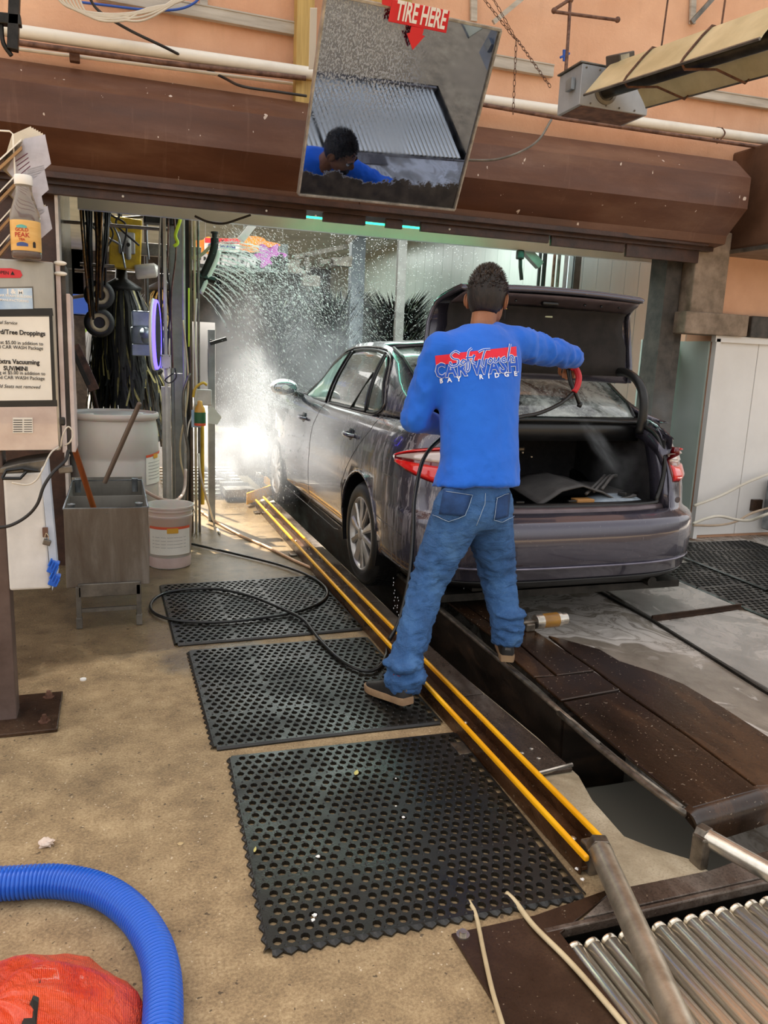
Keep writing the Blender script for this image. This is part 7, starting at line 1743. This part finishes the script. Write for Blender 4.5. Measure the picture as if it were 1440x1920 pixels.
# world beyond the exit
M_foliage = mat('street_foliage', '#3f6a24', '#8fb84a', 2.2, .8, bump=1, bscale=6, lo=.3, hi=.6)
tr2 = empty('street_tree', (-1.2, 22, 0), 'bright green street tree seen through the tunnel exit', 'tree'); MB().tube([(0, 0, 0), (0, 0, 2.4)], .14, 10).build('trunk', M_rust, tr2)
mb = MB(); rd = random.Random(9)
for k in range(26): mb.ell((rd.uniform(-1.6, 1.8), rd.uniform(-.8, .8), rd.uniform(2.0, 3.6)), rd.uniform(.35, .6), 5)
tag(mb.build('foliage', M_foliage, tr2), kind='stuff')
o = MB().box((0, 0, 0), (1.1, .5, .3)).build('blue_awning', NT('blue_tarp').set(color='#1757c8', rough=.5).m, None); o.location = (-.25, 14.2, 2.05); tag(o, 'bright blue awning at the far exit of the tunnel', 'awning'); tag(MB().box((-.75, 14.2, .95), (.06, .06, 1.9)).build('awning_pole', M_mblack, None), 'dark pole carrying the blue awning at the tunnel exit', 'pole')
vn = empty('parked_van', (.4, 19.5, 0), 'grey vehicle parked outside the far tunnel exit', 'car'); vb = MB(); vb.loft([ring((0, y, z), w_, .6, 0, None, 12, 4) for y, z, w_ in ((0, .4, .9), (0, .9, .95), (0, 1.4, .8), (0, 1.8, .7))]); vb.build('body', M_galv, vn, smooth=True)
MB().box((0, -.62, 1.35), (1.3, .04, .45)).build('rear_window', M_black, vn); [MB().lathe([(.3, -.1), (.3, .1)], (x, -.2, .3), 16, RX).build('wheel', M_tyre, vn) for x in (-.75, .75)]
# floor grate: bars across
gt = empty('floor_grate', (.55, 7.7, 0), 'row of wet metal bars across the floor beyond the short grey post', 'grate')
for k in range(9): MB().tube([(-.1, k*.22, .02), (.75, k*.22, .02)], .014, 6).build('bar', M_chrome, gt)
# yellow roller guard by the rail
yg = empty('roller_guard', (1.0, 7.35, 0), 'yellow-edged steel guide block on the floor at the far end of the rail', 'machine')
Q = [atz(x, y, .13)-Vector((1.0, 7.35, 0)) for x, y in ((463, 925), (516, 907), (500, 893), (445, 905))]
MB().prism([Q[0], Q[1], Q[1]+Vector((0, .03, 0)), Q[0]+Vector((0, .03, 0))], (0, 0, -.11)).build('yellow_plate', M_yellow, yg, bevel=.006)
MB().prism([Q[1], Q[1]+Vector((.0, .03, 0)), Q[2], Q[2]-Vector((.03, 0, 0))], (0, 0, -.07)).build('yellow_arm', M_yellow, yg, bevel=.004)
MB().box((Q[3]+Q[0])/2+Vector((-.02, .18, -.05)), (.28, .42, .08)).build('steel_base', M_galvd, yg, bevel=.006); MB().tube([(Q[3]+Vector((-.05, .3, .0))), (Q[3]+Vector((-.2, 1.1, -.02)))], .03, 8).build('push_rod', M_galv, yg)
MB().lathe([(.05, -.08), (.05, -.02)], Q[2]+Vector((-.06, .05, .06)), 16).build('roller', M_chrome, yg, smooth=True)
# ---- banner
bn = empty('bathroom_banner', aty(375, 500, 8.6), 'colourful splash banner with the car wash name, left behind the spray', 'sign'); BO = aty(375, 500, 8.6)
def Bn(px, py, off=0): return aty(px, py, 8.6-off)-BO
MB().prism([Bn(340, 448), Bn(540, 458), Bn(540, 512), Bn(340, 506)], (0, .02, 0)).build('board', mat('banner_grey', '#4a4e4c', '#6e7472', 5, .5), bn)
def blob(P, name, m, off): MB().prism([Bn(x, y, off) for x, y in P], (0, -.004, 0)).build(name, m, bn)
M_spo = mat('splash_orange', '#d8781c', '#f0a832', 6, .5); M_spp = mat('splash_purple', '#9a4a9c', '#bc74bc', 9, .5)
from math import sin, cos
def wob(cx, cy, rx, ry, n, amp, ph): return [(cx+rx*(1+amp*sin(n*2*PI*k/48+ph))*cos(2*PI*k/48), cy+ry*(1+amp*cos(n*2*PI*k/48))*sin(2*PI*k/48)) for k in range(48)]
blob(wob(455, 458, 62, 14, 5, .16, 1), 'orange_splash', M_spo, .01); blob(wob(385, 470, 24, 24, 5, .14, 0), 'orange_splash', M_spo, .012); blob(wob(505, 480, 26, 20, 6, .28, 2), 'purple_splash', M_spp, .015); blob(wob(523, 492, 16, 14, 5, .2, 2), 'black_splash', M_mblack, .018)
blob([(383, 446), (449, 448), (449, 473), (383, 471)], 'white_sign', M_swhite, .03); blob([(384, 446), (449, 448), (449, 457), (384, 455)], 'red_band', M_sred, .036)
def btxt(t, x, y, h, m, sx=1, off=.045, b=0): wall_text(t, x, y, h, m, 8.6-off, bn, BO, sx, 'CENTER', 0, b)
btxt('Soft Touch', 418, 454, 9, M_inkb, .95, .05); btxt('CAR WASH', 416, 463, 9.5, M_lblue, .95, .05, .003); btxt('BAY RIDGE', 416, 470, 3.6, M_inkb, 1.5, .05)
blob([(375, 476), (492, 480), (490, 502), (375, 500)], 'dark_backing', M_mblack, .014); btxt('DETROOM', 428, 489, 21, mat('silver_letter', '#8e8f92', '#c9cacc', 6, .4), .92, .022, .012)  # dark panel behind the silver banner lettering
for x in (385, 530): MB().tube([Bn(x, 452), Vector((Bn(x, 452).x, 0, 3.0-BO.z))], .004, 5).build('hanging_wire', M_galvd, bn)
# ---- spray bar
sbx = empty('spray_arch', aty(400, 470, 6.25), 'black curved spray bar throwing water jets over the car', 'sprayer'); SO = aty(400, 470, 6.25)
NP = [aty(x, y, 6.25) for x, y in ((410, 455), (408, 470), (402, 488), (393, 508), (383, 528), (374, 548))]
MB().tube([p-SO+Vector((-.03, 0, 0)) for p in spline(NP, 4)], [.030]*21, 10).build('manifold', M_mblack, sbx, smooth=True)
MB().tube([p-SO+Vector((.010, -.01, -.005)) for p in spline(NP[1:], 4)], .017, 8).build('nozzle_strip', M_swhite, sbx, smooth=True)
MB().lathe([(.03, 0), (.03, .03), (.02, .035), (.02, .06), (.028, .062), (.028, .075)], NP[0]-SO+Vector((-.03, 0, .0)), 14).build('top_cap', M_mblack, sbx)
MB().tube(spline([NP[0]-SO+Vector((-.05, 0, -.02)), NP[0]-SO+Vector((-.13, 0, -.10)), NP[0]-SO+Vector((-.2, 0, -.13))], 5), .012, 8).build('feed_hose', M_tube, sbx)
MB().tube([NP[0]-SO+Vector((-.03, 0, -.28)), NP[0]-SO+Vector((-.19, 0, -.25))], .03, 8).build('mount_arm', M_mblack, sbx)
# ---- big wrap brushes and gantry behind the car
def wrap(loc, label, Rr_, Hh_, n_, seed):
    e = empty('wrap_brush', loc, label, 'brush'); rd = random.Random(seed)
    MB().tube([(0, 0, 0), (0, 0, Hh_+.15)], .06, 12).build('shaft', M_mblack, e)
    for m, q, nm in ((M_strip, n_, 'bristle'), (mat('green_blue_bristle', '#4f6470', '#8f9a7a', 20, .6), n_//5, 'coloured_bristle')):
        mb = MB()
        for k in range(q):
            a = rd.uniform(0, 2*PI); z = rd.uniform(0, Hh_); up = .18+.32*(z/Hh_)**2*rd.uniform(.6, 1.3); d = Vector((math.cos(a), math.sin(a), up)).normalized(); s_ = Vector((-math.sin(a), math.cos(a), 0))*.012; p0 = Vector((0, 0, z))+d*.07; ln = Rr_*rd.uniform(.75, 1.05)
            p1 = p0+d*ln*.6+Vector((0, 0, -.02)); p2 = p0+d*ln+Vector((0, 0, .05)); mb.add([p0+s_, p0-s_, p1+s_, p1-s_, p2], [(0, 1, 3, 2), (2, 3, 4)])
        tag(mb.build(nm, m, e, fix=False), kind='stuff')
    return e
wrap((2.65, 9.7, .15), 'dark wrap-around brush with spread bristles behind the car roof, left one', .58, 1.78, 2200, 3); wrap((3.28, 9.2, .15), 'dark wrap-around brush with spread bristles behind the open boot lid, right one', .52, 1.78, 2200, 4)
wrap((1.95, 9.9, .1), 'dark wrap-around brush hidden in the spray below the splash banner', .45, 1.8, 1100, 6)
post('gantry_post', (671, 671), 440, 700, 9.3, .17, .12, mat('blue_grey_post', '#6c7680', '#8b949b', 4, .5), 'blue-grey gantry post rising behind the wrap brushes')
gp_ = MB(); 
for a, b in (((552, 482), (650, 462)), ((600, 492), (660, 484)), ((650, 455), (672, 436)), ((672, 436), (720, 436)), ((560, 505), (600, 530)), ((575, 480), (580, 545))): gp_.bar(aty(*a, 9.1)-aty(600, 480, 9.1), aty(*b, 9.1)-aty(600, 480, 9.1), .04, .05)
gp_.box(aty(640, 492, 9.05)-aty(600, 480, 9.1), (.22, .12, .09)); gp_.box(aty(582, 527, 9.05)-aty(600, 480, 9.1), (.20, .12, .12)); gp_.box(aty(545, 500, 9.05)-aty(600, 480, 9.1), (.18, .12, .14))
gp_.tube(spline([aty(716, 438, 9.0)-aty(600, 480, 9.1), aty(726, 446, 9.0)-aty(600, 480, 9.1), aty(733, 432, 9.0)-aty(600, 480, 9.1)], 4), .03, 8)
o = gp_.build('jointed_gantry', M_galvd, None, bevel=.004); o.location = aty(600, 480, 9.1); tag(o, 'dark jointed gantry arm above the spray', 'machine')
post('grey_wall_post', (756, 756), 420, 640, 8.6, .10, .06, M_grpost, 'grey upright on the plank wall behind the brushes')
# pipes and brace right of the worker's head
for x, lb, m, r in ((1017, 'thin dark pipe left of the pair behind the boot lid', M_mblack, .014), (1026, 'dark pipe beside the corner of the plank wall', M_mblack, .018), (1044, 'tan pipe beside the pair behind the boot lid', M_rustpipe, .013), (1053, 'grey pipe right of the tan one behind the boot lid', M_galvd, .015)):
    a = aty(x, 430, 6.1); pipe('upright_pipe', [a, Vector((a.x, a.y, 0))], r, m, lb)
o = MB().bar((0, 0, 0), aty(1012, 498, 6.0)-aty(955, 436, 6.0), .07, .06, (0, -1, 0)).build('diagonal_brace', M_grpost, None, bevel=.004); o.location = aty(955, 436, 6.0); tag(o, 'grey diagonal brace right of the worker head', 'brace')
nz = MB(); nz.tube([(0, 0, 0), (-.02, 0, .10), (-.025, 0, .16)], .016, 8); nz.lathe([(.03, 0), (.034, .01), (.034, .06), (.028, .07)], (-.03, 0, .16), 12); o = nz.build('rinse_gun', M_mblack, None); o.location = aty(978, 525, 5.9); tag(o, 'black spray head just right of the worker head', 'nozzle')
# ================================================================= WATER: jets, drops, mist
M_drop = NT('water_drops').set(color='#f4f7f8', rough=.12, trans=.0, spec=.9).m
rd = random.Random(12)
def drop(mb, p, d, L_, w_):
    d = d.normalized(); s = d.orthogonal().normalized()*w_; t = d.cross(s)
    mb.add([p-d*L_, p+s, p+t, p-s, p-t, p+d*L_], [(0, 2, 1), (0, 3, 2), (0, 4, 3), (0, 1, 4), (5, 1, 2), (5, 2, 3), (5, 3, 4), (5, 4, 1)])
jets = MB(); NPS = spline(NP, 3)
c0 = aty(480, 650, 6.4)
for k, p0 in enumerate(NPS):
    t_ = k/(len(NPS)-1)
    for rep_ in range(2):
        v0 = Vector((2.7-1.35*t_, .35+rd.uniform(-.25, .7), .55-1.35*t_+rd.uniform(-.1, .1)))*rd.uniform(.93, 1.07); tt = .01
        while tt < .62:
            p = p0+v0*tt+Vector((0, 0, -4.9*tt*tt)); v = v0+Vector((0, 0, -9.8*tt))
            if p.z < .1 or (p.x > 1.42 and p.z < 1.0) or p.x > 2.3: break
            if p.y > 6.6 and p.x > 1.5 and p.z < 1.45: break
            sc = .35+.65*min(1, tt/.15); drop(jets, p-c0+Vector((rd.gauss(0, .006), rd.gauss(0, .006), rd.gauss(0, .006)))*min(1, tt*4), v, (.030 if tt < .14 else .013)*rd.uniform(.7, 1.3), .0055)
            tt += (.014 if tt < .14 else .018+.02*tt)*rd.uniform(.7, 1.3)
o = jets.build('water_jets', M_drop, None, fix=False); o.location = c0; tag(o, 'white water jets arcing from the spray bar onto the car', 'water', kind='stuff')
sp_ = MB(); c1 = aty(600, 600, 6.6)
for k in range(9000):
    u = rd.random(); ang = rd.gauss(.0, .5); dist = abs(rd.gauss(0, 1))*.62+.05
    b_ = NPS[rd.randrange(len(NPS))]; p = b_+Vector((dist*1.5, rd.uniform(-.2, 1.6)*min(1, dist*1.4), (.16-.55*dist*rd.uniform(.1, 2.0))*1.0))+Vector((rd.gauss(0, .05), 0, rd.gauss(0, .10)))
    if p.x > 3.0 or p.z < .3: continue
    if 1.42 < p.x and p.y < 8.1 and p.z < (1.5 if p.x > 1.6 else 1.2): continue
    v = Vector((rd.uniform(.6, 1.2), .2, rd.uniform(-1.4, -.2))); drop(sp_, p-c1, v, rd.uniform(.003, .011), rd.uniform(.0012, .0026))
for k in range(2600):
    p = Vector((rd.uniform(.85, 1.42), rd.uniform(6.2, 7.9), rd.uniform(.1, 1.25))); drop(sp_, p-c1, Vector((.2, 0, -1)), rd.uniform(.004, .012), rd.uniform(.001, .002))
for k in range(700):
    x = rd.uniform(620, 900); p = aty(x, 435+rd.expovariate(1/60), rd.uniform(6.3, 7.5)); drop(sp_, p-c1, Vector((1, 0, rd.uniform(-.6, .5))), rd.uniform(.003, .007), .0022)
for k in range(1400):   # splash off the front of the car
    a = rd.uniform(0, PI); r_ = abs(rd.gauss(0, .22)); p = Vector((1.40-r_*math.cos(a)*.7, 6.75+rd.uniform(-.35, .35), .95+r_*math.sin(a)*.8)); drop(sp_, p-c1, Vector((-.5, 0, .3)), rd.uniform(.003, .008), .002)
o = sp_.build('water_spray', M_drop, None, fix=False); o.location = c1; tag(o, 'cloud of white water drops between the spray bar and the car roof', 'water', kind='stuff')
# drops falling from the bumper and wheel
dp = MB(); c2 = Vector((1.7, 3.6, .2))
for x, y0, n_ in ((738, 1085, 9), (745, 1120, 6), (890, 1095, 3), (897, 1105, 3), (868, 1090, 3), (905, 1110, 2)):
    for k in range(n_): drop(dp, aty(x+rd.uniform(-1, 3), y0+k*7+rd.uniform(-2, 2), 3.6)-c2, Vector((0, 0, -1)), .005, .002)
o = dp.build('dripping_water', M_drop, None, fix=False); o.location = c2; tag(o, 'drips falling from behind the rear wheel and bumper', 'water', kind='stuff')
# fine mist as real volumes
def mist(name, loc, size, dens, rot, label, nscale=2.5):
    mb = MB().ell((0, 0, 0), 1, 12); o = mb.build(name, None, None); o.location = loc; o.scale = size; o.rotation_euler = rot
    m = bpy.data.materials.new(name); m.use_nodes = True; nt = m.node_tree; nt.nodes.clear(); out = nt.nodes.new('ShaderNodeOutputMaterial'); pv = nt.nodes.new('ShaderNodeVolumePrincipled')
    pv.inputs['Color'].default_value = (.97, .98, 1, 1); pv.inputs['Anisotropy'].default_value = .15
    tc = nt.nodes.new('ShaderNodeTexCoord'); ln = nt.nodes.new('ShaderNodeVectorMath'); ln.operation = 'LENGTH'; nt.links.new(tc.outputs['Object'], ln.inputs[0])
    mr = nt.nodes.new('ShaderNodeMapRange'); mr.inputs[1].default_value = 1.0; mr.inputs[2].default_value = .15; mr.interpolation_type = 'SMOOTHSTEP'; nt.links.new(ln.outputs['Value'], mr.inputs[0])
    no = nt.nodes.new('ShaderNodeTexNoise'); no.inputs['Scale'].default_value = nscale; no.inputs['Detail'].default_value = 3; nt.links.new(tc.outputs['Object'], no.inputs['Vector'])
    cr = nt.nodes.new('ShaderNodeMapRange'); cr.inputs[1].default_value = .35; cr.inputs[2].default_value = .7; nt.links.new(no.outputs[0], cr.inputs[0])
    m1 = nt.nodes.new('ShaderNodeMath'); m1.operation = 'MULTIPLY'; nt.links.new(mr.outputs[0], m1.inputs[0]); nt.links.new(cr.outputs[0], m1.inputs[1])
    m2 = nt.nodes.new('ShaderNodeMath'); m2.operation = 'MULTIPLY'; nt.links.new(m1.outputs[0], m2.inputs[0]); m2.inputs[1].default_value = dens
    nt.links.new(m2.outputs[0], pv.inputs['Density']); nt.links.new(pv.outputs[0], out.inputs['Volume']); o.data.materials.append(m); tag(o, label, 'mist', kind='stuff'); return o
mist('spray_mist', (1.55, 6.95, 1.15), (1.1, .85, 1.2), .95, (0, R(25), 0), 'white mist around the water jets left of the car')
mist('fender_mist', (1.22, 6.35, .75), (.38, .6, .75), 1.1, (0, 0, 0), 'mist drifting along the front door of the car')
mist('floor_mist', (1.1, 7.3, .45), (.55, .8, .6), 2.0, (0, 0, 0), 'low mist over the sunlit wet floor')
mist('boot_mist', (2.62, 3.78, .96), (.06, .07, .26), 9.0, (0, R(-42), 0), 'thin cone of spray from the nozzle into the boot')
mist('boot_mist', (2.80, 3.85, .80), (.20, .15, .20), 2.2, (0, R(-35), 0), 'soft puff of spray spreading inside the boot')
mist('door_mist', (3.7, 4.6, 1.05), (.35, .3, .45), .9, (0, 0, 0), 'faint mist rising beside the right jamb')
